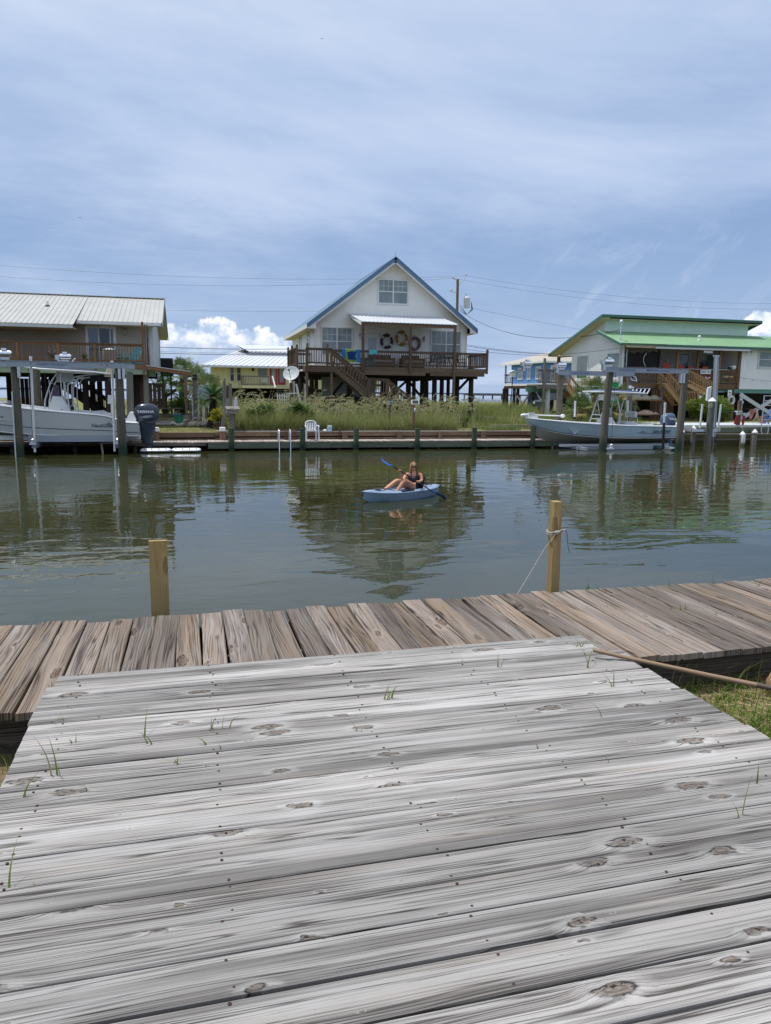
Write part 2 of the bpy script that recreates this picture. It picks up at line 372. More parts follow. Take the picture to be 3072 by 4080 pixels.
M['siding'] = plain('white_vinyl_siding', (.88, .87, .82), .5, 0, .4, .03, .7, dirt=(.60, .56, .44), dirtamt=.3)
M['beige'] = plain('beige_vinyl_siding', (.43, .385, .31), .6, 0, .3, .05, .7, dirt=(.25, .2, .15), dirtamt=.2)
M['ltgrey'] = plain('pale_grey_trim', (.58, .60, .60), .55, 0, .4, .05, 1.0)
M['t111'] = plain('white_vertical_boards', (.84, .85, .85), .6, 0, .3, .05, .8, dirt=(.5, .48, .42), dirtamt=.25)
M['mint'] = plain('pale_mint_boards', (.72, .85, .79), .6, 0, .3, .04, .8)
M['cream'] = plain('cream_soffit', (.62, .54, .38), .6, 0, .3, .05, .8)
M['yellow'] = plain('pale_yellow_boards', (.66, .62, .36), .65, 0, .3, .06, .8, dirt=(.4, .38, .2), dirtamt=.3)
M['blue'] = plain('cornflower_blue_boards', (.13, .28, .58), .6, 0, .3, .06, .6)
M['bluemetal'] = plain('blue_roof_trim', (.10, .20, .32), .4, .0, .5, .06, 1.2)
M['blueroof'] = plain('pale_standing_seam', (.50, .62, .70), .25, .4, .6, .06, 1.2)
M['greyroof'] = plain('galvalume_roof', (.43, .425, .39), .45, .0, .5, .07, 1.0, dirt=(.45, .42, .36), dirtamt=.3)
M['whiteroof'] = plain('white_metal_roof', (.62, .64, .67), .4, .0, .5, .04, 1.0)
M['greenroof'] = plain('mint_green_roof', (.29, .46, .28), .4, .0, .5, .08, 1.0)
M['greentrim'] = plain('forest_green_trim', (.055, .15, .11), .4, 0, .5, .06, 1.0)
M['tanroof'] = plain('tan_shingle_roof', (.42, .38, .32), .8, 0, .3, .08, 4)
M['palegreen'] = plain('pale_green_rim_board', (.30, .38, .27), .6, 0, .3, .1, 2)
M['teal'] = plain('muted_teal_beam', (.12, .26, .22), .6, 0, .3, .08, 2)
M['alu'] = plain('brushed_aluminium', (.62, .64, .66), .38, .75, .5, .06, 5)
M['alupaint'] = plain('dull_aluminium_beam', (.34, .38, .42), .45, .25, .5, .05, 3)
M['chrome'] = bsdf('polished_steel', (.78, .78, .80), .12, 1.0)
M['black'] = plain('black_rubber', (.02, .02, .022), .6, 0, .4, .2, 4)
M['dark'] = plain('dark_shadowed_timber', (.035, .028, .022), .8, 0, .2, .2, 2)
M['navy'] = plain('navy_canvas', (.015, .025, .06), .7, 0, .3, .1, 4)
M['charcoal'] = plain('charcoal_engine_paint', (.032, .045, .065), .25, .1, .5, .04, 4)
M['steelblue'] = plain('steel_blue_engine_paint', (.075, .12, .19), .25, .1, .5, .04, 4)
M['iceblue'] = plain('ice_blue_hull', (.44, .56, .64), .22, 0, .5, .03, 1.0)
M['creamhull'] = plain('cream_hull_bottom', (.44, .42, .34), .35, 0, .5, .04, 1.0)
M['stripe'] = bsdf('dark_hull_stripe', (.01, .025, .06), .3)
M['letter'] = bsdf('silver_lettering', (.55, .57, .60), .4)
M['letterdark'] = bsdf('grey_lettering', (.09, .11, .14), .4)
M['letterblue'] = bsdf('blue_lettering', (.01, .05, .25), .4)
M['letterwhite'] = bsdf('white_lettering', (.8, .8, .8), .4)
M['glass'] = bsdf('window_glass', (.10, .13, .14), .06, 0, .8)
M['blackglass'] = bsdf('dark_glass', (.015, .02, .025), .05, 0, .8)
M['turq'] = plain('turquoise_plastic', (.03, .42, .50), .4, 0, .5, .05, 3)
M['orange'] = plain('orange_plastic', (.55, .07, .025), .45, 0, .5, .05, 3)
M['red'] = plain('red_paint', (.30, .012, .025), .45, 0, .5, .05, 3)
M['rope'] = plain('tan_rope', (.42, .36, .27), .9, 0, .2, .2, 30)
M['wire'] = bsdf('black_cable', (.03, .035, .045), .6)
M['concrete'] = plain('pale_concrete', (.50, .49, .46), .85, 0, .2, .12, 2, bump=.004)
M['deckgrey'] = plain('pale_grey_deck_boards', (.50, .53, .56), .7, 0, .3, .08, 3)
# ================================================================== SETTING
def water_mat():
    m_ = bsdf('canal_water', (.040, .043, .022), .015, 0, .5); g = NG(m_.node_tree); b = m_.node_tree.nodes['Principled BSDF']
    b.inputs['IOR'].default_value = 1.333
    p = g.n('ShaderNodeNewGeometry').outputs['Position']; s_ = g.sep(p)
    big = g.noise(g.com(g.m('MULTIPLY', s_[0], .10), g.m('MULTIPLY', s_[1], .16), 3.0), 1.0, 3, .5)
    a = g.noise(g.com(g.m('MULTIPLY', s_[0], .55), g.m('MULTIPLY', s_[1], 1.15), 0.0), 1.0, 2, .45, .4)
    c = g.noise(g.com(g.m('MULTIPLY', s_[0], 2.1), g.m('MULTIPLY', s_[1], 3.6), 5.0), 1.0, 2, .5, .3)
    e = g.noise(g.com(g.m('MULTIPLY', s_[0], 9.0), g.m('MULTIPLY', s_[1], 13.0), 9.0), 1.0, 2, .5)
    # ring waves spreading from the kayak
    dx = g.m('SUBTRACT', s_[0], 5.6); dy = g.m('SUBTRACT', s_[1], 18.0)
    rr = g.m('SQRT', g.m('ADD', g.m('MULTIPLY', dx, dx), g.m('MULTIPLY', dy, dy)))
    rg = g.m('MULTIPLY', g.m('SINE', g.m('MULTIPLY', g.m('ADD', rr, g.m('MULTIPLY', a, 1.3)), 7.5)), g.ss(rr, 9.5, 1.0, 0.0, 1.0))
    act = g.ss(big, .36, .62, .35, 1.0)
    h = g.m('ADD', g.m('MULTIPLY', a, .016), g.m('MULTIPLY', g.m('MULTIPLY', c, act), .0052))
    h = g.m('ADD', h, g.m('ADD', g.m('MULTIPLY', g.m('MULTIPLY', e, act), .0005), g.m('MULTIPLY', rg, .0012)))
    bn = g.n('ShaderNodeBump'); bn.inputs['Strength'].default_value = 1; bn.inputs['Distance'].default_value = 1.0
    g.L.new(h, bn.inputs['Height']); g.L.new(bn.outputs[0], b.inputs['Normal'])
    col = g.mix(g.ss(big, .3, .7), (.027, .030, .010, 1), (.040, .044, .018, 1))
    g.L.new(col, b.inputs['Base Color'])
    return m_
def ground_mat(name, c1, c2, c3, s=1.0):
    m_ = bsdf(name, c1, .95, 0, .1); g = NG(m_.node_tree); b = m_.node_tree.nodes['Principled BSDF']
    p = g.n('ShaderNodeNewGeometry').outputs['Position']
    n1 = g.noise(p, .35*s, 5, .6); n2 = g.noise(p, 3.0*s, 6, .7); n3 = g.noise(p, 30*s, 4, .7)
    col = g.mix(g.ss(n1, .35, .65), (*c1, 1), (*c2, 1)); col = g.mix(g.m('MULTIPLY', g.ss(n2, .45, .7), .8), col, (*c3, 1))
    col = g.mix(g.m('MULTIPLY', g.ss(n3, .4, .75), .45), col, tuple(c*.45 for c in c1)+(1,))
    g.L.new(col, b.inputs['Base Color'])
    bn = g.n('ShaderNodeBump'); bn.inputs['Strength'].default_value = 1; bn.inputs['Distance'].default_value = .03/s
    g.L.new(n3, bn.inputs['Height']); g.L.new(bn.outputs[0], b.inputs['Normal'])
    return m_
mb = MB(); mb.face([(-4000, -300, 0), (4000, -300, 0), (4000, 7000, 0), (-4000, 7000, 0)])
obj('water', mb, water_mat(), kind='structure')
M['lawnsoil'] = ground_mat('lawn_and_sand', (.17, .185, .055), (.25, .215, .11), (.12, .16, .04), 1.0)
M['nearsoil'] = ground_mat('straw_and_soil', (.20, .15, .09), (.28, .22, .13), (.10, .11, .04), 4.0)
def land(name, x0, x1, y0, y1, z, nx, ny, mat, amp=.05):
    mb = MB(); P = {}
    for i in range(nx+1):
        for j in range(ny+1):
            x = x0+(x1-x0)*i/nx; y = y0+(y1-y0)*(j/ny)**1.6
            ed = min(1, (y-y0)/6) if name == 'ground' else 1
            P[i, j] = V((x, y, z+amp*ed*(mnoise.noise(V((x*.12, y*.12, 0)))*1.5+.6*mnoise.noise(V((x*.5, y*.5, 3))))+(.25*min(1, max(0, (y-y0-3)/12)) if name == 'ground' else 0)))
    for i in range(nx):
        for j in range(ny): mb.face([P[i, j], P[i+1, j], P[i+1, j+1], P[i, j+1]])
    for i in range(nx):
        for j, s_ in ((0, 1), (ny, -1)):
            a, b = P[i, j], P[i+1, j]; q = [V((a.x, a.y, -1)), V((b.x, b.y, -1)), b, a]
            mb.face(q if s_ > 0 else q[::-1])
    return obj(name, mb, mat, kind='structure', smooth=60)
land('ground', -160, 260, 34.45, 135, .72, 120, 60, M['lawnsoil'], .06)
mb = MB(); mb.box(-30, 34, -25, 4.92, -1, .80); obj('near_bank', mb, M['nearsoil'], kind='structure')
# far wooded shore over the bay, on the horizon at the left
mb = MB(); pts = []
for i in range(61):
    x = -1500+i*44; pts.append((x, 2600, 3+6*abs(mnoise.noise(V((i*.35, 0, 0))))*min(1, max(0, (50-i)/12))))
for i in range(60):
    a, b = pts[i], pts[i+1]
    mb.face([(a[0], a[1], -1), (b[0], b[1], -1), b, a]); mb.face([a, b, (b[0], b[1]+300, b[2]), (a[0], a[1]+300, a[2])])
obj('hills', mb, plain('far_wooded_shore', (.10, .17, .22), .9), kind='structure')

# ================================================================== NEAR DECK
def plank(mb, p0, p1, w_, t, up=V((0, 0, 1)), ch=.004, seg=4, wob=.002, tw=0.0):
    """sawn board with softened edges, slightly warped"""
    p0, p1 = V(p0), V(p1); dd = (p1-p0); L_ = dd.length; dd.normalize(); sd = dd.cross(up).normalized(); mb.rn = R.random()
    ru, rv = R.uniform(0, 60), R.uniform(0, 60); ph = R.uniform(0, 9); rings = []
    hw, ht = w_/2, t/2
    sec = [(-hw+ch, -ht), (hw-ch, -ht), (hw, -ht+ch), (hw, ht-ch), (hw-ch, ht), (-hw+ch, ht), (-hw, ht-ch), (-hw, -ht+ch)]
    vv = [0, w_, w_+.005, w_+t, 0, w_, w_+.005, w_+t]
    for i in range(seg+1):
        a = i/seg; c = p0+dd*L_*a+sd*wob*math.sin(ph+a*5)+up*wob*.8*math.sin(ph*2+a*4)
        tt = tw*(a-.5)+wob*1.6*math.sin(ph+a*3)
        rings.append([c+sd*x+up*(z+tt*x*6) for x, z in sec])
    n = 8
    for i in range(seg):
        for j in range(n):
            k = (j+1) % n; u0, u1 = ru+L_*i/seg, ru+L_*(i+1)/seg
            q = [rings[i][j], rings[i][k], rings[i+1][k], rings[i+1][j]]
            v0 = rv+sec[j][0]+(sec[j][1] if j in (2, 6, 3, 7) else 0)*.2; v1 = rv+sec[k][0]+(sec[k][1] if k in (3, 7, 2, 6) else 0)*.2
            mb.face(q, [(u0, v0), (u0, v1), (u1, v1), (u1, v0)])
    for rg, s_ in ((rings[0], -1), (rings[-1], 1)):
        q = rg if s_ > 0 else rg[::-1]; sc_ = sec if s_ > 0 else sec[::-1]
        mb.face(q, [(ru+z*1.0, rv+x) for x, z in sc_])
DZ = 1.12
deck = thing('wooden_deck', 'weathered silver grey timber platform filling the foreground, boards running left to right', 'deck', (.8, 1.2, .8))
mb = MB(); y = 3.985; i = 0; nails = []
while y > -1.6:
    wd = R.choice([.136, .138, .140, .141]); gap = R.choice([.004, .006, .009, .013])
    xl = -.745+R.uniform(-.006, .008); xr = 2.335+.065*min(1, (3.985-y)/1.2)+.03*(3.98-y)/1.4*.4+R.uniform(-.008, .008)
    if i in (0, 1): xr = 2.30-.015*i
    if i == 0: xl = -.715
    if i == 2: xr = 2.40
    yc = y-wd/2
    plank(mb, (xl, yc+R.uniform(-.002, .002), DZ-.019+R.uniform(-.0025, .0025)), (xr, yc+R.uniform(-.003, .003), DZ-.019+R.uniform(-.0025, .0025)), wd, .038, seg=10, ch=.005, wob=.0018)
    for xj in (-.60, .06, .74, 1.42, 2.16):
        for o_ in (-.38, .36): nails.append((xj+R.uniform(-.02, .02), yc+o_*wd+R.uniform(-.006, .006)))
    y -= wd+gap; i += 1
obj('decking', mb, M['deckwood'], deck, smooth=30)
mb = MB()
for x, y in nails: mb.cyl((x, y, DZ-.01), (x, y, DZ+.0012+R.uniform(-.0006, .001)), R.uniform(.0038, .0056), n=7)
obj('nail', mb, plain('rusty_nail_heads', (.075, .038, .028), .9, .3), deck, label='rusty nail heads along the joists')
mb = MB()
for xj in (-.60, .06, .74, 1.42, 2.16): mb.box(xj-.02, xj+.02, -1.5, 3.72, .86, 1.072)
obj('joist', mb, M['endwood'], deck)
# walkway on the bulkhead
walk = thing('canal_walkway', 'brown grey plank walkway along the near water edge behind the big deck', 'walkway', (2, 4.4, .8))
mb = MB(); x = -8.0; WZ = 1.05
while x < 13:
    wd = R.choice([.138, .14, .141, .143]); gap = R.choice([.004, .006, .009, .015])
    lift = R.choice([0, 0, 0, .004, .009]); e0 = R.uniform(-.015, .015); e1 = R.uniform(-.02, .02)
    plank(mb, (x+wd/2+R.uniform(-.004, .004), 3.70+e0, WZ-.019+lift), (x+wd/2+R.uniform(-.004, .004), 5.17+e1, WZ-.019+lift+R.uniform(-.006, .006)), wd, .038, seg=5, ch=.005, wob=.003)
    x += wd+gap
obj('decking', mb, M['walkwood'], walk, smooth=30)
mb = MB(); mb.box(-8, 13, 3.80, 3.84, .70, 1.009); mb.box(-8, 13, 4.98, 5.02, .70, 1.009); mb.box(-8, 13, 4.38, 4.42, .80, 1.009)
obj('joist', mb, M['endwood'], walk)
mb = MB()
for k in range(11): mb.beam((-8, 5.07, -.3+k*.11), (13, 5.07, -.3+k*.11), .045, .108)
bw = obj('bulkhead', mb, M['endwood']); bw['label'] = 'dark plank bulkhead face under the near walkway'; bw['category'] = 'retaining wall'
# square posts behind the walkway
def post_box(mb, x, y, z0, z1, wx, wy, lean=(0, 0)):
    mb.obox((x+lean[0]/2, y+lean[1]/2, (z0+z1)/2), (wx/2, 0, 0), (0, wy/2, 0), (lean[0]/2, lean[1]/2, (z1-z0)/2))
mb = MB(); post_box(mb, -.262, 5.37, -.8, 1.548, .124, .04)
o = base(obj('wooden_post', mb, M['newpost'], label='wide yellow pine post standing left behind the walkway', cat='post', group='new timber posts at the near walkway'), (-.262, 5.37, 0))
mb = MB(); post_box(mb, 2.842, 5.36, -.8, 1.75, .068, .09, (-.03, 0))
o = base(obj('wooden_post', mb, M['newpost'], label='narrow yellow pine post with a rag rope tied round it', cat='post', group='new timber posts at the near walkway'), (2.83, 5.36, 0))
# rope on the post
mb = MB(); zt = 1.50
lp = [V((2.812+.052*math.cos(a)*1.15, 5.36+.062*math.sin(a)*1.1, zt+.004*math.sin(3*a)+.012*math.cos(a))) for a in [k*2*math.pi/16 for k in range(16)]]
mb.tube(lp, .0045, 6, closed=True, sy=.7); mb.tube([p+V((0, 0, .016)) for p in lp], .006, 6, closed=True, sy=.7)
mb.ball((2.80, 5.295, zt+.006), .022, .018, .018, 8, 5)
mb.tube([(2.80, 5.29, zt), (2.83, 5.28, zt+.03), (2.865, 5.28, zt+.035), (2.885, 5.285, zt-.01), (2.90, 5.29, zt-.10), (2.915, 5.29, zt-.15), (2.925, 5.30, zt-.165)], [.006, .007, .009, .009, .008, .008, .006], 6, sy=.35)
q = [V((2.79, 5.29, zt)), V((2.70, 5.30, zt-.12)), V((2.60, 5.31, zt-.30)), V((2.47, 5.30, zt-.50)), V((2.36, 5.27, .95)), V((2.28, 5.24, .70)), V((2.22, 5.22, .1))]
mb.tube(q, [.003, .004, .0045, .004, .0035, .003, .003], 6, sy=.5)
o = obj('rope', mb, plain('frayed_white_rope', (.36, .335, .30), .9, 0, .2, .2, 40), smooth=60, label='frayed off white rope knotted on the narrow post, its line trailing down to the water', cat='rope'); base(o, (2.80, 5.3, zt))
# long wooden handle lying over the deck corner
h0, h1 = atZ(2364, 2590, 1.165), atZ(3028, 2732, 1.045); h2 = h1+(h1-h0).normalized()*.75
tool = thing('garden_tool', 'long wooden tool handle lying from the deck corner onto the grass', 'garden tool', h0)
mb = MB(); mb.tube([h0, h0.lerp(h1, .3)+V((0, 0, -.004)), h0.lerp(h1, .7)+V((0, 0, -.004)), h1], [.0115, .0125, .0135, .014], 12)
obj('handle', mb, wood('worn_tool_handle', (.34, .24, .155), (.22, .15, .09), (.15, .1, .06), freq=300, warp=.01, knot=0, bump=.0004, tone=.1, crack=.1), tool, smooth=50)
mb = MB(); mb.tube([h1-(h1-h0).normalized()*.02, h1+(h1-h0).normalized()*.12, h2], [.0155, .013, .010], 12)
obj('ferrule', mb, plain('rusty_grey_ferrule', (.16, .12, .10), .6, .6), tool, smooth=50)
# lumps beside the grass: pale wood block and a scrap of white plastic
mb = MB(); p = atZ(3116, 2716, .90)
rings = []
for a, k in ((0, .75), (.03, .95), (.10, 1), (.16, .8), (.19, .45)):
    rings.append([V((p.x+.05+k*.11*math.cos(t)*(1+.15*math.sin(3*t)), p.y+k*.12*math.sin(t)*(1+.12*math.cos(2*t)), .79+a)) for t in [j*2*math.pi/12 for j in range(12)]])
mb.loft(rings)
base(obj('log', mb, wood('orange_cut_log', (.48, .33, .20), (.28, .15, .08), (.3, .12, .05), freq=300, warp=.02, bump=.003, tone=.1), smooth=40, label='cut pale orange log end at the right picture edge in the grass', cat='log'), (p.x, p.y, .8))
mb = MB(); p = atZ(3022, 2665, .84); mb.ball(p, .035, .02, .014, 9, 5); mb.ball(p+V((.035, .01, .002)), .022, .018, .017, 8, 5); mb.ball(p+V((-.03, -.012, -.003)), .018, .013, .008, 7, 5)
base(obj('litter', mb, M['white'], label='crumpled white plastic scrap lying in the grass right of the deck', cat='litter'), p)
# ------------------------------------------------------------------ grass
def leafmat(name, c1, c2, c3=None, rough=.6, s=1.0, tr=.3):
    m_ = bsdf(name, c1, rough, 0, .25); g = NG(m_.node_tree); b = m_.node_tree.nodes['Principled BSDF']
    rn = g.n('ShaderNodeAttribute', attribute_name='rnd').outputs['Fac']
    col = g.mix(rn, (*c1, 1), (*c2, 1))
    if c3: col = g.mix(g.ss(rn, .82, .90), col, (*c3, 1))
    g.L.new(col, b.inputs['Base Color'])
    if tr:
        o_ = m_.node_tree.nodes['Material Output']; t = g.n('ShaderNodeBsdfTranslucent'); g.L.new(col, t.inputs[0])
        mx = g.n('ShaderNodeMixShader'); mx.inputs[0].default_value = tr; g.L.new(b.outputs[0], mx.inputs[1]); g.L.new(t.outputs[0], mx.inputs[2]); g.L.new(mx.outputs[0], o_.inputs[0])
    return m_
def blade(mb, p, h, w_, lean, az_, seg=3, curl=.5, taper=1.0):
    """one grass blade: a bent tapering strip"""
    p = V(p); dx, dy = math.cos(az_), math.sin(az_); sx, sy = -dy, dx; mb.rn = R.random(); prev = None
    fa = R.uniform(0, math.pi); sx, sy = math.cos(fa), math.sin(fa)
    for i in range(seg+1):
        a = i/seg; off = lean*h*(a**(1+curl*2)); z = h*(a-.35*lean*a*a)
        c = p+V((dx*off, dy*off, z)); ww = w_*(1-a*taper)*.5+.0001
        q = (c-V((sx*ww, sy*ww, 0)), c+V((sx*ww, sy*ww, 0)))
        if prev:
            mb.face([prev[0], prev[1], q[1], q[0]] if i < seg else [prev[0], prev[1], c])
        prev = q
M['grassnear'] = leafmat('fresh_grass_blades', (.10, .18, .022), (.22, .31, .05), (.38, .30, .14))
mb = MB(); nb = 0
while nb < 24000:
    x, y = R.uniform(2.45, 5.0), R.uniform(1.1, 3.95)
    if x < 2.44+(3.7-y)*.03: continue
    dn = mnoise.noise(V((x*2.2, y*2.2, 0)))*.5+.5
    if R.random() > .25+dn*1.1 or (y > 3.6 and R.random() < .6): continue
    blade(mb, (x, y, .795), R.uniform(.03, .10)*(1.7 if R.random() < .06 else 1)*(.5+dn), R.uniform(.005, .011), R.uniform(.1, 1.3), R.uniform(0, 6.28)); nb += 1
for k in range(60):
    x, y = R.uniform(2.6, 4.8), R.uniform(3.45, 3.85); blade(mb, (x, y, .795), R.uniform(.14, .34), R.uniform(.005, .009), R.uniform(.1, .8), R.uniform(0, 6.28), 5)
for k in range(900):
    x, y = R.uniform(-1.6, -.78), R.uniform(2.0, 3.8); blade(mb, (x, y, .795), R.uniform(.04, .15)*(2.0 if R.random() < .08 else 1), R.uniform(.003, .008), R.uniform(.1, 1.0), R.uniform(0, 6.28), 4)
obj('grass', mb, M['grassnear'], kind='stuff', label='short green lawn grass beside the deck')
mb = MB()
for k in range(6000):
    x, y = R.uniform(2.45, 6.4), R.uniform(.4, 3.9); a = R.uniform(0, 3.14); l = R.uniform(.02, .07); z = .803+R.uniform(0, .014); mb.rn = R.random()
    c, s_ = math.cos(a)*l, math.sin(a)*l
    mb.face([(x-c-s_*.02, y-s_+c*.02, z), (x+c, y+s_, z+R.uniform(-.004, .012)), (x+c+.0015, y+s_+.0015, z+.002), (x-c+.0015, y-s_+.0015, z+.002)])
obj('straw', mb, leafmat('dry_straw', (.34, .25, .13), (.48, .38, .22), None, tr=0), kind='stuff', label='dry fallen straw under the lawn grass')
# blades growing through the deck gaps (placed where the photo shows tufts)
mb = MB()
def tuft(px, py, n, h, z=DZ, spread=.02, lean=.6):
    p = atZ(px, py, z-.02)
    for k in range(n): blade(mb, (p.x+R.uniform(-spread, spread), p.y+R.uniform(-.3, .3)*spread, z-.02), h*R.uniform(.75, 1.45), R.uniform(.007, .012), lean*R.uniform(.2, 1.3), R.uniform(0, 6.28), 6)
for a in ((215, 2890, 2, .08), (240, 2885, 3, .06), (402, 2870, 1, .05), (580, 2950, 1, .12), (850, 2922, 3, .08), (905, 2920, 2, .12), (955, 2972, 1, .05), (1008, 2965, 2, .05),
          (300, 2975, 2, .06), (590, 2985, 2, .09), (220, 3105, 2, .20), (228, 3105, 1, .10), (118, 3188, 1, .14), (330, 3160, 1, .05), (700, 3060, 4, .05), (1545, 2800, 7, .09),
          (2310, 2590, 5, .08), (2330, 2675, 2, .14), (2440, 2750, 2, .10), (1990, 2668, 3, .07), (2405, 2870, 1, .10), (1435, 2930, 2, .07), (2410, 3055, 1, .09), (2945, 3270, 2, .17), (3010, 3140, 1, .13),
          (838, 2985, 2, .06), (30, 3560, 1, .14), (120, 3560, 1, .05), (2140, 3000, 1, .04), (880, 3000, 1, .05)): tuft(*a)
for a in ((2330, 2590, 2, .10), (2660, 2345, 2, .14), (2378, 2350, 2, .09), (2340, 2352, 5, .06), (2665, 2440, 1, .06), (2585, 2495, 1, .05), (2430, 2430, 6, .05), (2720, 2440, 5, .07), (2590, 2410, 1, .06), (2840, 2335, 2, .07), (2820, 2430, 2, .06), (2440, 2440, 5, .05), (2850, 2460, 2, .07), (3020, 2345, 2, .09), (2920, 2470, 2, .06)): tuft(*a, z=WZ)
obj('grass_sprouts', mb, leafmat('sprouting_blades', (.13, .20, .03), (.22, .30, .06), (.36, .28, .13)), kind='stuff', label='grass blades sprouting through gaps between the deck boards')
# ================================================================== FAR BANK: docks, bulkheads, pilings
def wall_thing(name, label, x0, x1, Y, ztop, rows, mat, capmat=None, posts=(), cap=.04, postmat=None, h=.19):
    t = thing(name, label, 'retaining wall', ((x0+x1)/2, Y, 0))
    mb = MB()
    for z0, z1 in rows:
        x = x0
        while x < x1:
            l = R.uniform(2.4, 4.6); xe = min(x1, x+l)
            mb.beam((x+.004, Y+R.uniform(-.012, .012), (z0+z1)/2), (xe-.004, Y+R.uniform(-.012, .012), (z0+z1)/2+R.uniform(-.008, .008)), .045, z1-z0)
            x = xe
    obj('plank_wall', mb, mat, t)
    mb = MB(); mb.box(x0+.02, x1-.02, Y+.05, Y+.10, -.6, ztop-.06); obj('backing', mb, M['dark'], t)
    if capmat:
        mb = MB(); x = x0
        while x < x1:
            xe = min(x1, x+R.uniform(2.5, 4.5)); zc = ztop+R.uniform(-.012, .012)
            mb.beam((x+.003, Y+.07, zc), (xe-.003, Y+.07, zc), .26, cap); x = xe
        obj('cap_rail', mb, capmat, t)
    for px, w_ in posts:
        mb = MB(); mb.box(px-w_/2, px+w_/2, Y-.16, Y-.028, .15, ztop+.0); obj('post', mb, postmat or mat, t)
    return t
wall_thing('bulkhead_wall', 'reddish plank bulkhead with a black slot below the lawn at left', -13, .95, 34.35, .74, [(.52, .72), (.30, .44)], M['bulk'], None, [(-9.5, .18), (-5.6, .2)])
wall_thing('bulkhead_wall', 'brown plank bulkhead with greyish cap behind the white plastic chair', .98, 16.9, 34.30, .76, [(.56, .73), (.28, .50)], M['bulk'], M['bulkgrey'], [(1.35, .22), (6.9, .26), (9.55, .24), (13.85, .24), (11.6, .14)])
def dock(label, x0, x1, y0, y1, z, fascia, pw=.145, mat='farwalk', fmat='greentimber', fz=.25):
    t = thing('dock', label, 'dock', ((x0+x1)/2, (y0+y1)/2, 0))
    mb = MB(); x = x0
    while x < x1:
        mb.obox((x+pw/2, (y0+y1)/2+R.uniform(-.03, .03), z-.02+R.uniform(-.004, .004)), (pw/2-.006, 0, 0), (0, (y1-y0)/2, 0), (0, 0, .02)); x += pw
    obj('decking', mb, M[mat], t)
    if fascia:
        mb = MB(); x = x0
        while x < x1:
            xe = min(x1, x+R.uniform(3.5, 5.5)); zz = z-.045-fz/2+R.uniform(-.012, .012)
            mb.beam((x+.003, y0-.02, zz), (xe-.003, y0-.02, zz), .05, fz); x = xe
        obj('fascia_beam', mb, M[fmat], t)
    x = x0+.6
    while x < x1:
        mb = MB(); mb.cyl((x+.4, y0+.25, -.8), (x+.4, y0+.25, z-.04), .08, n=8); obj('support', mb, M['endwood'], t); x += 2.4
    return t
dock('low reddish plank dock along the left bulkhead behind the boat', -13, .55, 33.05, 34.28, .385, True, fmat='endwood', fz=.1)
dock('pale plank dock with green fascia in front of the tall grass', .62, 17.2, 33.0, 34.22, .40, True)
# right dock: two open rails low over the water and a raised timber edge
t = thing('dock', 'dark timber dock edge with two open rails under the right hand houses', 'dock', (30, 34, 0))
mb = MB()
for z0, z1 in ((.55, .61), (.28, .33)): mb.box(16.4, 46, 33.9, 34.2, z0, z1)
for z0, z1 in ((.30, .43), (.12, .24)): mb.box(17.3, 46, 34.75, 34.80, z0, z1)
obj('rail', mb, M['greypost'], t)
mb = MB(); mb.box(23.2, 33.4, 34.42, 34.50, .66, .93); mb.box(33.5, 46, 34.42, 34.48, .52, .80); obj('edge_beam', mb, M['greentimber'], t)
for x in (17.0, 19.5, 22.0, 24.6, 27.2, 29.6, 32.3, 35, 38, 41):
    mb = MB(); mb.cyl((x, 34.25, -.8), (x, 34.25, .82), .11, n=10); obj('support', mb, M['greypost'], t)
wall_thing('bulkhead_wall', 'weathered brown bulkhead under the right hand boat', 16.95, 46, 34.95, .80, [(.50, .74), (.22, .46)], M['endwood'], None)
# flat old timbers lying on the bank right of the grass
for px, py, L_, rz, lb in ((2015, 1648, 1.7, .05, 'grey driftwood beam lying on the grass bank, left of two'), (2062, 1652, 1.5, -.03, 'grey driftwood beam lying on the grass bank, right of two')):
    p = atZ(px, py, .80) if False else at(px, py, 37.5); p.z = .84
    mb = MB(); mb.beam(p-V((L_/2, L_/2*math.sin(rz), 0)), p+V((L_/2, L_/2*math.sin(rz), .02)), .2, .16)
    base(obj('timber', mb, M['bulkgrey'], label=lb, cat='timber'), p)

def piling(x, y, ztop, r=.13, label='', mat='pile', lean=(0, 0), cap=None, group='pilings along the far dock', zb=-1.0, cat='piling'):
    """a round piling; with a cap it is a thing with parts"""
    def body(mb):
        n = 12; rings = []; ph = R.uniform(0, 6); zs = [zb+(ztop-zb)*k/7 for k in range(8)]
        mb.rn = R.random()
        pts = [V((x+lean[0]*(z-0)/max(.5, ztop), y+lean[1]*z/max(.5, ztop), z)) for z in zs]
        mb.tube(pts, [r*(1.06-.10*k/7)*(1+.03*math.sin(ph+k*2)) for k in range(8)], n)
    if cap is None:
        mb = MB(); body(mb)
        return base(obj('piling', mb, M[mat], smooth=50, label=label, cat=cat, group=group), (x, y, 0))
    t = thing('piling', label, cat, (x, y, 0), group); mb = MB(); body(mb); obj('shaft', mb, M[mat], t, smooth=50)
    mb = MB(); c = V((x+lean[0], y+lean[1], ztop))
    if cap == 'cone': mb.lathe([(r*1.12, -.06), (r*1.15, .0), (.02, .17)], c, 14)
    elif cap == 'flat': mb.lathe([(r*1.1, -.13), (r*1.1, .03), (r*.8, .045)], c, 14)
    obj('cap', mb, M['pvc'], t, smooth=30); return t
G2 = 'pilings along the far dock'
piling(1.62, 33.02, .98, .135, 'dark green piling in front of the feeder post, left end of the pale dock')
piling(4.72, 32.90, .98, .13, 'green piling just left of the white plastic chair')
piling(7.16, 32.90, .99, .125, 'green piling between the white chair and the kayaker')
piling(10.05, 32.90, .97, .125, 'green piling below the solar panel post, behind the kayaker')
piling(12.86, 32.90, 1.0, .13, 'green piling right of the kayaker, under the right corner of the white house deck')
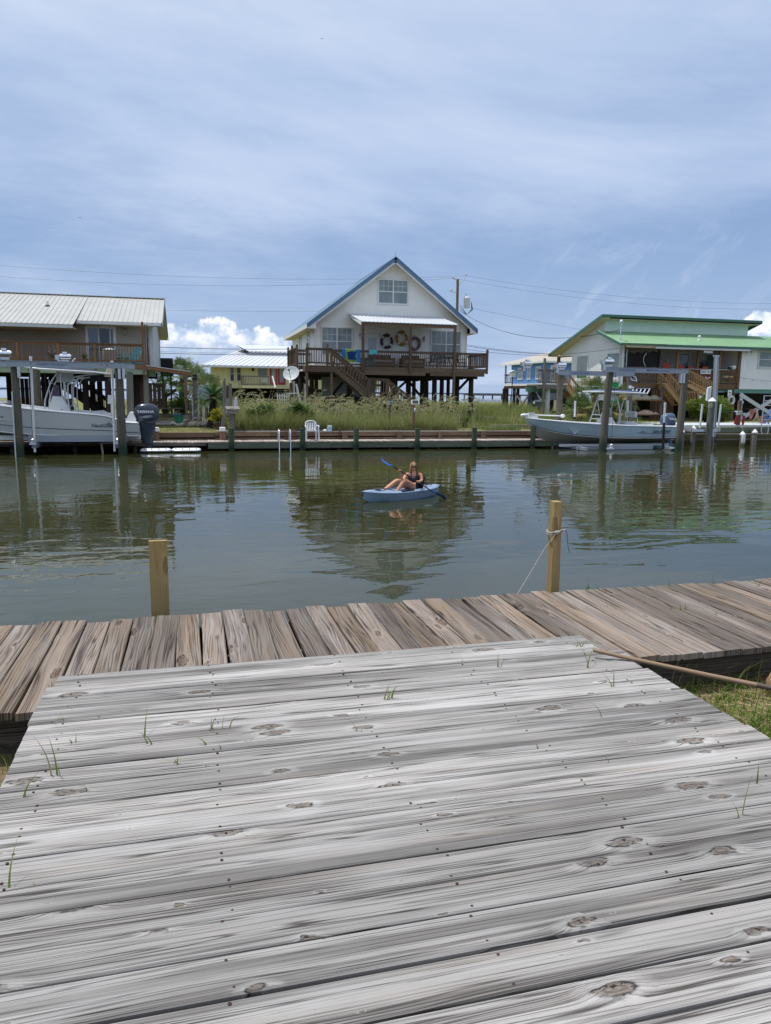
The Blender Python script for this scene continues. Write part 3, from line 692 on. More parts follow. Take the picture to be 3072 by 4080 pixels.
piling(15.85, 32.85, 1.07, .12, 'green piling at the bow of the ice blue boat')
p = at(886, 1695, 34.15); piling(p.x, 34.12, .93, .13, 'brown piling with flat white cap left of the feeder post', 'bulk', cap='flat', group=None)
p = at(622, 1725, 34.1); piling(p.x, 34.1, .93, .13, 'brown piling with flat white cap just behind the left outboard', 'bulk', cap='flat', group=None)
for px, top, bot, lb in ((2764, 1700, 1765, 'short piling with white cone cap between the right lift and the grey post'), (2718, 1712, 1735, 'short white capped piling tucked behind the stern of the ice blue boat'), (2959, 1722, 1775, 'white capped piling with a white fender tied to it'), (3008, 1714, 1735, 'short white capped piling left of the steel ladder')):
    a = at(px, top+8, 33.75); piling(a.x, 33.75, a.z, .125, lb, 'greypost', cap='cone', group='white capped pilings of the right dock')
a, b = at(2959, 1748, 33.5), at(2959, 1772, 33.5)
t = thing('fender', 'white boat fender hanging on the capped piling', 'fender', b)
mb = MB(); mb.lathe([(.03, 0), (.095, .05), (.10, .1), (.10, .45), (.09, .52), (.03, .58)], (a.x, a.y-.05, .12), 12); obj('body', mb, M['pvc'], t, smooth=50)
mb = MB(); mb.lathe([(.101, .12), (.103, .15), (.101, .18)], (a.x, a.y-.05, .0), 12); mb.tube([(a.x, a.y-.05, .70), (a.x-.06, a.y+.05, .95), (a.x, a.y+.15, 1.0)], .012, 5); obj('rope', mb, M['rope'], t)

# ------------------------------------------------------------------ white plastic chair
def tubes(name, paths, r, mat, parent=None, n=6, **k):
    mb = MB()
    for pth in paths: mb.tube(pth, r, n)
    return obj(name, mb, mat, parent, smooth=50, **k)
cx, cy, cz = at(1243, 1763, 33.5).x, 33.55, .40
t = thing('plastic_chair', 'white plastic armchair standing on the pale dock', 'chair', (cx, cy, cz))
W_ = M['pvc']; hw = .27
mb = MB(); mb.prism([(cx-hw+.03, cy-.22, cz+.42), (cx+hw-.03, cy-.22, cz+.42), (cx+hw-.06, cy+.20, cz+.40), (cx-hw+.06, cy+.20, cz+.40)], (0, 0, .03)); obj('seat', mb, W_, t)
mb = MB()
for k in range(5):
    x = cx-.15+k*.075; mb.beam((x, cy+.21, cz+.44), (x*1.0+(x-cx)*.12, cy+.30, cz+.80), .045, .012, (0, -1, .2))
mb.tube([(cx-.21, cy+.20, cz+.43), (cx-.245, cy+.27, cz+.66), (cx-.23, cy+.31, cz+.80), (cx-.15, cy+.325, cz+.86), (cx, cy+.33, cz+.88), (cx+.15, cy+.325, cz+.86), (cx+.23, cy+.31, cz+.80), (cx+.245, cy+.27, cz+.66), (cx+.21, cy+.20, cz+.43)], .024, 8)
obj('backrest', mb, W_, t, smooth=50)
for s in (-1, 1):
    mb = MB(); mb.tube([(cx+s*.25, cy+.28, cz+.66), (cx+s*.29, cy+.05, cz+.67), (cx+s*.30, cy-.20, cz+.66), (cx+s*.28, cy-.25, cz+.60)], .024, 8, sy=.6); obj('armrest', mb, W_, t, smooth=50)
    mb = MB(); mb.beam((cx+s*.27, cy-.23, cz+.64), (cx+s*.29, cy-.27, cz), .06, .035, (0, 1, 0)); obj('leg', mb, W_, t)
    mb = MB(); mb.beam((cx+s*.23, cy+.20, cz+.45), (cx+s*.26, cy+.33, cz), .06, .035, (0, 1, 0)); obj('leg', mb, W_, t)
# dark bag hanging over the chair arm
mb = MB(); mb.ball((cx+.36, cy+.0, cz+.60), .075, .09, .13, 9, 6); base(obj('bag', mb, M['black'], smooth=60, label='small dark bag hanging on the right arm of the white chair', cat='bag'), (cx+.36, cy, cz+.6))
# bucket, cap, ladder, trap, rod
a = at(1312, 1727, 34.6)
t = thing('bucket', 'white bucket with blue label on the bulkhead cap', 'bucket', (a.x, 34.5, .78)); mb = MB(); mb.lathe([(.10, 0), (.12, .24), (.125, .25), (.11, .245)], (a.x, 34.5, .78), 14); obj('pail', mb, M['pvc'], t, smooth=40)
mb = MB(); mb.lathe([(.113, .06), (.121, .18)], (a.x, 34.5, .78), 14); obj('label_band', mb, plain('faded_blue_label', (.30, .55, .66)), t, smooth=40)
a = at(1293, 1724, 34.6); mb = MB(); mb.ball((a.x, 34.45, .80), .10, .08, .06, 10, 5); mb.prism([(a.x-.18, 34.40, .80), (a.x-.08, 34.36, .80), (a.x-.08, 34.5, .80)], (0, 0, .012)); base(obj('cap', mb, M['white'], smooth=40, label='white baseball cap lying left of the bucket', cat='cap'), (a.x, 34.45, .8))
lx = (at(1112, 1760, 33).x, at(1157, 1760, 33).x)
t = thing('swim_ladder', 'polished steel swim ladder hooked over the pale dock', 'ladder', ((lx[0]+lx[1])/2, 33, .4))
for x in lx:
    mb = MB(); mb.tube([(x, 33.35, .40), (x, 33.36, .75), (x, 33.30, .86), (x, 33.14, .93), (x, 32.98, .86), (x, 32.93, .70), (x, 32.92, -.9)], .028, 10); obj('side_rail', mb, M['chrome'], t, smooth=60)
for z in (-.05, -.35, -.65):
    mb = MB(); mb.beam((lx[0], 32.92, z), (lx[1], 32.92, z), .07, .03); obj('rung', mb, M['alu'], t)
a, b = at(1130, 1725, 33.9), at(1186, 1758, 33.9)
t = thing('crab_trap', 'rusty wire crab trap against the bulkhead left of the chair', 'trap', (a.x, 33.9, .42)); mb = MB()
x0, x1 = a.x, b.x-.05
for k in range(11): 
    x = x0+(x1-x0)*k/10; mb.tube([(x, 33.75, .42), (x, 33.75, .84), (x, 34.2, .84)], .006, 4); mb.tube([(x0, 33.75, .42+k*.042), (x1, 33.75, .42+k*.042)], .006, 4)
for k in range(6): mb.tube([(x0, 33.75+k*.09, .84), (x1, 33.75+k*.09, .84)], .006, 4)
obj('cage', mb, plain('rusty_red_mesh', (.12, .055, .045), .9), t)
a, b = at(1360, 1560, 34.4), at(1352, 1745, 34.0)
t = thing('fishing_rod', 'dark fishing rod leaning in front of the tall grass right of the bucket', 'fishing rod', b); mb = MB(); mb.tube([(b.x, 34.1, .42), (a.x*.4+b.x*.6, 34.2, 1.2), (a.x, 34.5, a.z)], [.014, .009, .004], 6); obj('blank', mb, M['black'], t)
mb = MB(); mb.tube([(b.x, 34.1, .42), (b.x+.01, 34.12, .75)], .022, 8); mb.ball((b.x+.03, 34.05, .82), .05, .04, .05, 8, 5); obj('reel', mb, M['black'], t)
# posts with feeder, solar lamp, bird house
def pt(px, py, Y): return at(px, py, Y)
a = pt(927, 1650, 34.6); t = thing('bird_feeder', 'weathered flat roofed feeder box on a dark post at the left end of the grass', 'bird feeder', (a.x, 34.6, .7))
mb = MB(); mb.cyl((a.x-.01, 34.6, .5), (a.x-.02, 34.6, 1.55), .12, .15, 10); obj('post', mb, M['pilegrey'], t, smooth=50)
mb = MB(); mb.box(a.x-.30, a.x+.29, 34.3, 34.9, 1.60, 1.64); mb.box(a.x-.27, a.x+.26, 34.34, 34.36, 1.64, 1.73); mb.box(a.x-.27, a.x-.25, 34.36, 34.86, 1.64, 1.73); mb.box(a.x+.24, a.x+.26, 34.36, 34.86, 1.64, 1.73); obj('tray', mb, M['bulkgrey'], t)
mb = MB(); mb.prism([(a.x-.28, 34.26, 1.76), (a.x+.32, 34.26, 1.76), (a.x+.28, 34.92, 1.86), (a.x-.32, 34.92, 1.86)], (0, 0, .025)); obj('roof', mb, M['greypost'], t)
mb = MB(); mb.box(a.x-.14, a.x+.08, 34.42, 34.62, 1.835, 1.85); obj('cover_sheet', mb, M['white'], t)
a = pt(1650, 1600, 35.0); t = thing('solar_lamp', 'white framed solar panel and round camera on a brown post', 'solar camera', (a.x, 35, .7))
mb = MB(); mb.box(a.x-.055, a.x+.045, 34.95, 35.05, .5, 1.98); obj('post', mb, M['bulk'], t)
mb = MB(); c = V((a.x+.03, 34.9, 2.14)); mb.obox(c, (.19, 0, 0), (0, .05, .095), (0, -.012, .006)); obj('panel_frame', mb, M['pvc'], t); mb = MB(); mb.obox(c+V((0, -.012, .010)), (.155, 0, 0), (0, .038, .072), (0, -.012, .006)); obj('solar_panel', mb, M['blackglass'], t)
mb = MB(); mb.ball((a.x+.02, 34.87, 1.72), .065, .065, .065, 10, 7); mb.cyl((a.x+.02, 34.87, 1.78), (a.x+.02, 34.95, 1.84), .03); obj('camera', mb, M['pvc'], t, smooth=60)
mb = MB(); mb.cyl((a.x+.02, 34.80, 1.715), (a.x+.02, 34.835, 1.715), .035, n=10); obj('lens', mb, M['blackglass'], t)
a = pt(1553, 1600, 36.2); t = thing('solar_lamp', 'small grey solar light on a thin dark post left of the camera post', 'solar light', (a.x, 36.2, .7))
mb = MB(); mb.box(a.x-.06, a.x+.04, 36.15, 36.25, .5, 2.06); obj('post', mb, M['darkwood'], t)
mb = MB(); mb.box(a.x-.10, a.x+.10, 36.0, 36.14, 1.98, 2.16); obj('housing', mb, M['alu'], t); mb = MB(); mb.box(a.x-.075, a.x+.075, 35.985, 36.0, 2.0, 2.13); mb.box(a.x-.05, a.x+.05, 36.04, 36.10, 2.16, 2.25); obj('lens', mb, M['glass'], t)
# white floating swim platforms next to the outboard
for i, (pa, pb, lb) in enumerate((((557, 1778), (681, 1779), 'left section of the white float beside the dark outboard'), ((683, 1778), (800, 1779), 'right section of the white float by the left dock'))):
    a, b = at(*pa, 32.3), at(*pb, 32.3)
    t = thing('float', lb, 'float', ((a.x+b.x)/2, 32.5, 0)); mb = MB(); rings = []
    for x, k in ((a.x, .45), (a.x+.06, .85), (a.x+.15, 1), (b.x-.15, 1), (b.x-.06, .85), (b.x, .45)):
        rings.append([V((x, 32.5+.32*k*math.cos(q), .09+.085*k*math.sin(q))) for q in [j*2*math.pi/14 for j in range(14)]])
    mb.loft(rings); obj('pontoon', mb, M['pvc'], t, smooth=50)
    mb = MB()
    for k in range(4): x = a.x+(b.x-a.x)*(.15+.23*k); mb.cyl((x, 32.22, .16), (x, 32.205, .165), .022, n=8)
    obj('grommet', mb, M['black'], t)
# ================================================================== BOAT LIFTS
def motor(t, x, y, z, label=None):
    mb = MB(); mb.cyl((x-.20, y, z+.24), (x+.20, y, z+.24), .125, n=16); mb.cyl((x-.23, y, z+.24), (x-.20, y, z+.24), .09, n=12); mb.cyl((x+.20, y, z+.24), (x+.23, y, z+.24), .09, n=12); mb.box(x-.11, x+.07, y-.08, y+.08, z+.36, z+.44)
    mt = obj('motor', mb, M['chrome'], t, smooth=40)
    mb = MB(); mb.box(x-.40, x-.24, y-.11, y+.11, z+.10, z+.30); mb.box(x-.32, x-.18, y-.09, y+.09, z-.16, z+.10); mb.box(x-.16, x+.14, y-.07, y+.07, z+.01, z+.115); obj('gearbox', mb, M['alu'], t)
def ibeam(name, t, p0, p1, h=.22, w_=.13, mat='alupaint'):
    p0, p1 = V(p0), V(p1); mb = MB(); u = V((0, 0, h/2))
    mb.beam(p0+u*.95, p1+u*.95, w_, .016); mb.beam(p0-u*.95, p1-u*.95, w_, .016); mb.beam(p0-V((0, w_*.25, 0)), p1-V((0, w_*.25, 0)), .02, h*.9)
    return obj(name, mb, M[mat], t)
def text(name, s, mat, parent, loc, size, rot=(math.pi/2, 0, 0), ext=.002, shear=0.0, align='CENTER', label=None, squash=1.0, offset=0.0):
    cu = bpy.data.curves.new(name, 'FONT'); cu.body = s; cu.size = size; cu.extrude = ext; cu.align_x = align; cu.align_y = 'CENTER'; cu.shear = shear; cu.resolution_u = 2; cu.offset = offset
    tmp = bpy.data.objects.new('tmp', cu); C.objects.link(tmp); dg = bpy.context.evaluated_depsgraph_get(); me = bpy.data.meshes.new_from_object(tmp.evaluated_get(dg)); bpy.data.objects.remove(tmp); bpy.data.curves.remove(cu)
    from mathutils import Euler
    me.transform(Matrix.Translation(V(loc)) @ Euler(rot).to_matrix().to_4x4() @ Matrix.Scale(squash, 4, (1, 0, 0)))
    me.name = name; me.materials.clear(); me.materials.append(mat); o = bpy.data.objects.new(name, me); C.objects.link(o)
    if parent is not None: o.parent = parent; me.transform(W[parent.name].inverted()); W[o.name] = W[parent.name]
    if label: o['label'] = label
    return o
def pvc_guide(label, a, b, r=.045, cap=True, sleeve=None, group='white pipe guide posts of the boat lifts'):
    a, b = V(a), V(b); t = thing('guide_pole', label, 'guide post', a, group); mb = MB(); mb.cyl(a, b, r, n=12); obj('pipe', mb, M['pvc'], t, smooth=50)
    if cap: mb = MB(); d_ = (b-a).normalized(); mb.cyl(b-d_*.10, b+d_*.01, r*1.18, n=12); obj('cap', mb, M['pvc'], t, smooth=50)
    if sleeve: mb = MB(); mb.cyl(a-(b-a)*.0, a.lerp(b, sleeve), r*1.25, n=12); obj('sleeve', mb, M['black'], t, smooth=50)
    return t
# ---- left lift
GL = 'pilings of the left boat lift'; GR = 'pilings of the right boat lift'
def pile_px(top, bot, Y, r, label, group, mat='pilelift', zb=-1.0):
    a, b = at(*top, Y), at(*bot, Y); zt = a.z; dxdz = (a.x-b.x)/(a.z-b.z); x0 = b.x-dxdz*b.z
    mb = MB(); mb.rn = R.random(); zs = [zb+(zt-zb)*k/8 for k in range(9)]; ph = R.uniform(0, 6)
    mb.tube([V((x0+dxdz*z, Y+.03*math.sin(z+ph), z)) for z in zs], [r*(1.08-.12*k/8)*(1+.025*math.sin(ph+k*2.1)) for k in range(9)], 14)
    return base(obj('piling', mb, M[mat], smooth=50, label=label, cat='piling', group=group), (x0, Y, 0))
pile_px((58, 1462), (80, 1812), 31.2, .155, 'tall leaning green piling at the left picture edge in front of the white boat', GL)
pile_px((474, 1468), (490, 1815), 31.2, .16, 'tall green piling standing in front of the stern of the left boat', GL)
pile_px((144, 1440), (150, 1790), 34.7, .15, 'green piling behind the console of the left boat', GL)
pile_px((516, 1482), (523, 1790), 34.7, .15, 'grey green piling behind the left outboard engine', GL, 'pilegrey')
lift = thing('boat_lift', 'grey steel boat lift holding the white boat at left', 'boat lift', (-4.5, 33, 3.5))
fb0, fb1 = at(30, 1449, 31.2), at(497, 1464, 31.2); z_ = 3.51
ibeam('top_beam', lift, (fb0.x, 31.0, z_), (fb1.x, 31.0, z_)); ibeam('top_beam', lift, (-8.6, 34.5, 3.58), (-2.36, 34.5, 3.58))
motor(lift, fb0.x-.02, 31.0, z_+.12); motor(lift, at(262, 1436, 34.5).x, 34.5, 3.70)
text('maker_lettering', 'Coastal Services', M['letterblue'], lift, (at(200, 1455, 30.93).x, 30.955, z_+.0), .15, squash=1.0, shear=.25)
text('maker_lettering', '®', M['red'], lift, (at(426, 1461, 30.93).x, 30.955, z_), .12)
mb = MB()
for px in (123, 265, 405): a = at(px, 1458, 30.95); mb.cyl((a.x, 30.97, z_+.02), (a.x, 30.94, z_+.02), .018, n=8)
obj('bolt', mb, M['black'], lift)
for px in (75, 475, 492):
    a = at(px, 1470, 31.0); mb = MB(); mb.box(a.x-.05, a.x+.05, 30.93, 31.03, z_-.52, z_-.12); obj('bracket', mb, M['alu'], lift)
for xx in (-6.0, -2.9):
    mb = MB(); mb.box(xx-.07, xx+.07, 31.3, 34.6, .30, .55); obj('cradle_beam', mb, M['alupaint'], lift)
for xx in (-6.0, -2.9):
    for yy in (31.25, 34.5): mb = MB(); mb.cyl((xx, yy, .5), (xx, yy, 3.5), .008, n=5); obj('cable', mb, M['wire'], lift)
for yy in (32.35, 33.6): mb = MB(); mb.box(-8.2, -2.1, yy-.05, yy+.05, .56, .74); obj('bunk', mb, M['ltgrey'], lift)
mb = MB(); mb.box(-6.3, -2.6, 31.95, 32.02, .50, .76); obj('bunk_board', mb, M['alupaint'], lift)
for xx in (-6.0, -2.9):
    mb = MB(); mb.lathe([(.06, 0), (.075, .05), (.075, .12), (.02, .17)], (xx, 31.25, .52), 10); mb.box(xx-.12, xx+.12, 31.16, 31.34, .44, .52)
    obj('pulley', mb, M['alu'], lift)
a, b = at(138, 1785, 31.35), at(122, 1421, 31.35); pvc_guide('white guide pipe in front of the console of the left boat', (a.x, 31.35, .15), (b.x, 31.35, b.z))
a, b = at(457, 1785, 31.35), at(446, 1438, 31.35); pvc_guide('white guide pipe just left of the stern piling of the left boat', (a.x, 31.35, .15), (b.x, 31.35, b.z))
a, b = at(62, 1810, 31.0), at(48, 1560, 31.0)
mb = MB(); mb.tube([(a.x, 30.98, -.4), (b.x, 30.98, b.z)], .025, 8); base(obj('conduit', mb, M['ltgrey'], smooth=50, label='thin grey conduit pipe strapped to the leftmost piling', cat='pipe'), (a.x, 30.98, 0))
a = at(400, 1772, 32.2); mb = MB(); mb.beam((a.x, 32.2, .42), (a.x+.75, 32.2, .44), .05, .05); mb.beam((a.x+.04, 32.2, .42), (a.x+.12, 32.15, -.35), .05, .06)
base(obj('timber', mb, M['rope'], label='pale bent board sticking down to the water below the left boat', cat='board'), (a.x, 32.2, .4))
# ---- right lift
pile_px((2432, 1482), (2398, 1802), 30.9, .165, 'tall weathered piling in front of the console of the ice blue boat', GR)
pile_px((2732, 1487), (2698, 1798), 30.9, .165, 'tall weathered piling in front of the stern of the ice blue boat', GR)
pile_px((2234, 1485), (2222, 1760), 34.5, .16, 'dark green piling rising behind the bow of the ice blue boat', GR)
pile_px((2508, 1492), (2505, 1700), 34.5, .15, 'grey piling behind the seat of the ice blue boat', GR, 'pilegrey')
lift = thing('boat_lift', 'grey steel boat lift holding the ice blue boat at right', 'boat lift', (20, 33, 3.6))
fb0, fb1 = at(2400, 1477, 30.7), at(2741, 1481, 30.7); zf = 3.73
ibeam('top_beam', lift, (fb0.x, 30.7, zf), (fb1.x, 30.7, zf)); rb0, rb1 = at(2222, 1484, 34.3), at(2527, 1484, 34.3)
ibeam('top_beam', lift, (rb0.x, 34.3, 3.66), (rb1.x, 34.3, 3.66))
motor(lift, at(2425, 1455, 30.7).x, 30.7, zf+.12); motor(lift, at(2238, 1462, 34.3).x, 34.3, 3.80); motor(lift, at(2186, 1462, 34.3).x+.05, 36.8, 3.95)
text('maker_lettering', 'Coastal Services', M['letterblue'], lift, (at(2312, 1486, 34.2).x, 34.255, 3.66), .17, shear=.25)
text('maker_lettering', 'Coastal Services', M['letterblue'], lift, (at(2502, 1477, 30.6).x, 30.655, zf), .13, shear=.25)
text('maker_lettering', '◉ BH-USA', M['letterblue'], lift, (at(2603, 1478, 30.6).x, 30.655, zf), .13)
text('maker_lettering', 'www.bh-usa.com', M['letterblue'], lift, (at(2648, 1480, 30.6).x+.05, 30.655, zf-.01), .085)
for px in (2713, 2721):
    a = at(px, 1500, 30.7); mb = MB(); mb.box(a.x-.07, a.x+.07, 30.62, 30.76, zf-.55, zf-.11); obj('bracket', mb, M['alu'], lift)
for xx in (17.7, 22.3):
    mb = MB(); mb.box(xx-.07, xx+.07, 31.0, 34.6, .02, .16); obj('cradle_beam', mb, M['alupaint'], lift)
for xx in (18.95, 22.45):
    for yy in (30.95, 34.4): mb = MB(); mb.cyl((xx, yy, .2), (xx, yy, 3.7), .008, n=5); obj('cable', mb, M['wire'], lift)
mb = MB(); mb.box(17.55, 21.6, 31.55, 31.63, .02, .22); obj('bunk_board', mb, M['alupaint'], lift)
for yy in (32.3, 33.3): mb = MB(); mb.box(17.0, 23.0, yy, yy+.1, .12, .24); obj('bunk', mb, M['ltgrey'], lift)
for xx in (18.95, 22.45):
    mb = MB(); mb.lathe([(.05, 0), (.065, .04), (.065, .13), (.02, .18)], (xx, 30.95, .16), 10); mb.box(xx-.32, xx+.10, 30.88, 31.02, .09, .15)
    obj('pulley', mb, M['pvc'], lift, smooth=40)
for px, py in ((2330, 1779), (2652, 1779)):
    a = at(px, py, 31.5); mb = MB(); mb.cyl((a.x, 31.54, .12), (a.x, 31.53, .12), .05, n=12); obj('round_decal', mb, M['letterblue'], lift)
for (px0, py0), (px1, py1), Y, sl, lb in (((2289, 1670), (2292, 1598), 34.0, .12, 'white guide pipe left of the console of the ice blue boat'), ((2413, 1800), (2424, 1601), 31.2, .55, 'white guide pipe on the console piling of the ice blue boat'),
        ((2500, 1690), (2501, 1597), 34.0, .3, 'white guide pipe behind the seat of the ice blue boat'), ((2641, 1788), (2650, 1604), 31.2, .57, 'white guide pipe with black sleeve beside the right outboard')):
    a, b = at(px0, py0, Y), at(px1, py1, Y); pvc_guide(lb, a, b, .05, True, sl)
# ---- third lift at the right: aluminium mast on a grey piling with two white guides
a = at(2838, 1597, 33.3); piling(a.x-.06, 33.3, a.z, .175, 'stout grey piling with white cone cap and a small cream notice', 'pilegrey', lean=(.06, 0), cap='cone', group=None)
a = at(2832, 1608, 33.1); t = thing('sign', 'small cream notice on the stout grey piling', 'sign', (a.x, 33.1, a.z)); mb = MB(); mb.box(a.x-.11, a.x+.11, 33.10, 33.12, a.z-.21, a.z+.03); obj('plate', mb, plain('cream_notice', (.55, .50, .38)), t)
mb = MB(); mb.ball((a.x, 33.095, a.z-.05), .035, .004, .035); mb.box(a.x-.07, a.x+.07, 33.092, 33.098, a.z-.16, a.z-.145); mb.box(a.x-.07, a.x+.07, 33.092, 33.098, a.z-.19, a.z-.175); obj('print', mb, M['letterdark'], t)
mast = thing('lift_mast', 'tall silver aluminium lift mast rising beside the stout grey piling', 'lift', (at(2840, 1700, 33.7).x, 33.7, 0))
a, b = at(2855, 1417, 33.8), at(2842, 1740, 33.8); mb = MB(); mb.beam(b, a, .05, .18, (1, 0, 0)); mb.beam(b+V((-.09, 0, 0)), a+V((-.09, 0, 0)), .14, .02, (1, 0, 0)); mb.beam(b+V((.09, 0, 0)), a+V((.09, 0, 0)), .14, .02, (1, 0, 0)); obj('column', mb, M['alu'], mast)
mb = MB(); mb.box(a.x-.16, a.x+.12, 33.72, 33.88, a.z-.05, a.z+.02); obj('head_plate', mb, M['alu'], mast)
mb = MB(); c0 = at(2755, 1708, 33.4); c1 = at(2860, 1715, 33.4); mb.box(c0.x, c1.x, 33.36, 33.44, c0.z-.16, c0.z-.02); mb.box(c0.x, c1.x, 34.6, 34.7, c0.z-.16, c0.z-.02); mb.box(c0.x, c0.x+.07, 33.3, 34.7, c0.z-.14, c0.z+.06); mb.box(c1.x, c1.x+.07, 33.3, 34.7, c0.z-.14, c0.z+.06); mb.box(c0.x-1.2, c0.x, 34.2, 34.3, c0.z-.05, c0.z+.06); obj('cradle', mb, M['alu'], mast)
for (q0, q1, lb) in (((2788, 1706), (2799, 1610), 'slanting white guide pole left of the stout grey piling'), ((2861, 1704), (2873, 1611), 'slanting white guide pole right of the stout grey piling')):
    a, b = at(*q0, 33.4), at(*q1, 33.4); pvc_guide(lb, a, b, .05, False, group='slanting white guides of the small lift')
# ================================================================== BOATS
def interp(tab, t):
    for i in range(len(tab)-1):
        if t <= tab[i+1][0]:
            a = (t-tab[i][0])/(tab[i+1][0]-tab[i][0]); a = a*a*(3-2*a) if False else a
            return [p+(q-p)*a for p, q in zip(tab[i][1:], tab[i+1][1:])]
    return list(tab[-1][1:])
def catmull(tab, n):
    """smooth table rows (t first) to n+1 rows"""
    out = []; T = [r[0] for r in tab]
    for k in range(n+1):
        t = T[0]+(T[-1]-T[0])*k/n; i = max(j for j in range(len(T)-1) if T[j] <= t+1e-9) if t > T[0] else 0
        p1, p2 = tab[i], tab[i+1]; p0 = tab[i-1] if i else p1; p3 = tab[i+2] if i+2 < len(tab) else p2
        u = (t-T[i])/(T[i+1]-T[i]); row = [t]
        for c in range(1, len(p1)):
            a, b, c_, d_ = p0[c], p1[c], p2[c], p3[c]
            row.append(.5*(2*b+(c_-a)*u+(2*a-5*b+4*c_-d_)*u*u+(3*b-a-3*c_+d_)*u**3))
        out.append(row)
    return out
def boat(label, L_, tab, hullmat, botmat, loc, stripe=True, stripez=.16):
    """tab rows: t(0 stern..1 bow), halfbeam at gunwale, gunwale z, chine halfbeam, chine z, keel z. local +x = stern->bow"""
    b = thing('motor_boat', label, 'boat'); rows = catmull(tab, 36)
    def side(mb, f0, f1, k, off=0.0):
        for s in (1, -1):
            rg = []
            for r_ in rows:
                x = r_[0]*L_; rg.append([V((x, s*(r_[3]+(r_[1]-r_[3])*(f**.8)+off), r_[4]+(r_[2]-r_[4])*f)) for f in [f0+(f1-f0)*j/k for j in range(k+1)]])
            if s > 0: rg = [q[::-1] for q in rg]
            mb.loft(rg, cap=False, closed=False)
    mb = MB(); side(mb, .0, .97, 6); obj('hull', mb, hullmat, b, smooth=50)
    mb = MB()
    for s in (1, -1):
        rg = []
        for r_ in rows:
            x = r_[0]*L_; ch = r_[3]; kz = r_[5]; q = [V((x, s*ch*f, kz+(r_[4]-kz)*(f**1.05)+(.018 if j % 2 else 0))) for j, f in enumerate([0, .33, .36, .66, .69, .97, 1.0])]
            rg.append(q[::-1] if s > 0 else q)
        rg = [q[::-1] for q in rg]
        mb.loft(rg, cap=False, closed=False)
    obj('hull_bottom', mb, botmat, b, smooth=30)
    # chine strake, stripe and rub rail follow the side
    def rail(name, f, rr, mat, off):
        mb = MB()
        for s in (1, -1): mb.tube([(r_[0]*L_, s*(r_[3]+(r_[1]-r_[3])*(f**.8)+off), r_[4]+(r_[2]-r_[4])*f) for r_ in rows], rr, 6)
        obj(name, mb, mat, b, smooth=60)
    rail('rub_rail', .955, .028, M['pvc'], .006)
    if stripe: rail('boot_stripe', stripez, .013, M['stripe'], .002)
    rail('chine_strake', .0, .02, M['white'], .0)
    # transom
    r0 = rows[0]; q = [V((0, -r0[1], r0[2]-.04)), V((0, -r0[3], r0[4])), V((0, 0, r0[5])), V((0, r0[3], r0[4])), V((0, r0[1], r0[2]-.04)), V((0, r0[1]*.6, r0[2]-.05)), V((0, r0[1]*.45, r0[2]-.16)), V((0, -r0[1]*.45, r0[2]-.16)), V((0, -r0[1]*.6, r0[2]-.05))]
    mb = MB(); mb.prism(q, (-.02, 0, 0)); obj('transom', mb, hullmat, b)
    # gunwale cap, inner side, floor
    mb = MB()
    for s in (1, -1):
        rg = []
        for r_ in rows:
            x = r_[0]*L_; w_ = min(.24, r_[1]*.95); z = r_[2]
            q = [V((x, s*(r_[1]+.01), z-.04)), V((x, s*(r_[1]-.005), z+.008)), V((x, s*(r_[1]-w_*.5), z+.02)), V((x, s*(r_[1]-w_), z+.012)), V((x, s*max(0, r_[1]-w_-.03), z-.08)), V((x, s*max(0, min(r_[1]-w_-.06, r_[1]*.9)), max(r_[4]+.25, z-.62)))]
            rg.append(q if s > 0 else q[::-1])
        mb.loft(rg, cap=False, closed=False)
    obj('gunwale', mb, M['white'], b, smooth=40)
    mb = MB(); rg = []
    for r_ in rows:
        z = max(r_[4]+.27, r_[2]-.60) if r_[0] < .72 else r_[2]-.60+.42*min(1, (r_[0]-.72)/.06)
        rg.append([V((r_[0]*L_, -max(.005, r_[1]-.1), z)), V((r_[0]*L_, 0, z+.01)), V((r_[0]*L_, max(.005, r_[1]-.1), z))])
    mb.loft([q[::-1] for q in rg], cap=False, closed=False); obj('cockpit_floor', mb, M['white'], b, smooth=30)
    mb = MB(); mb.box(.0, .42, -r0[1]+.04, r0[1]-.04, r0[2]-.5, r0[2]-.02) if False else None
    b['_L'] = L_; del b['_L']; return b, rows
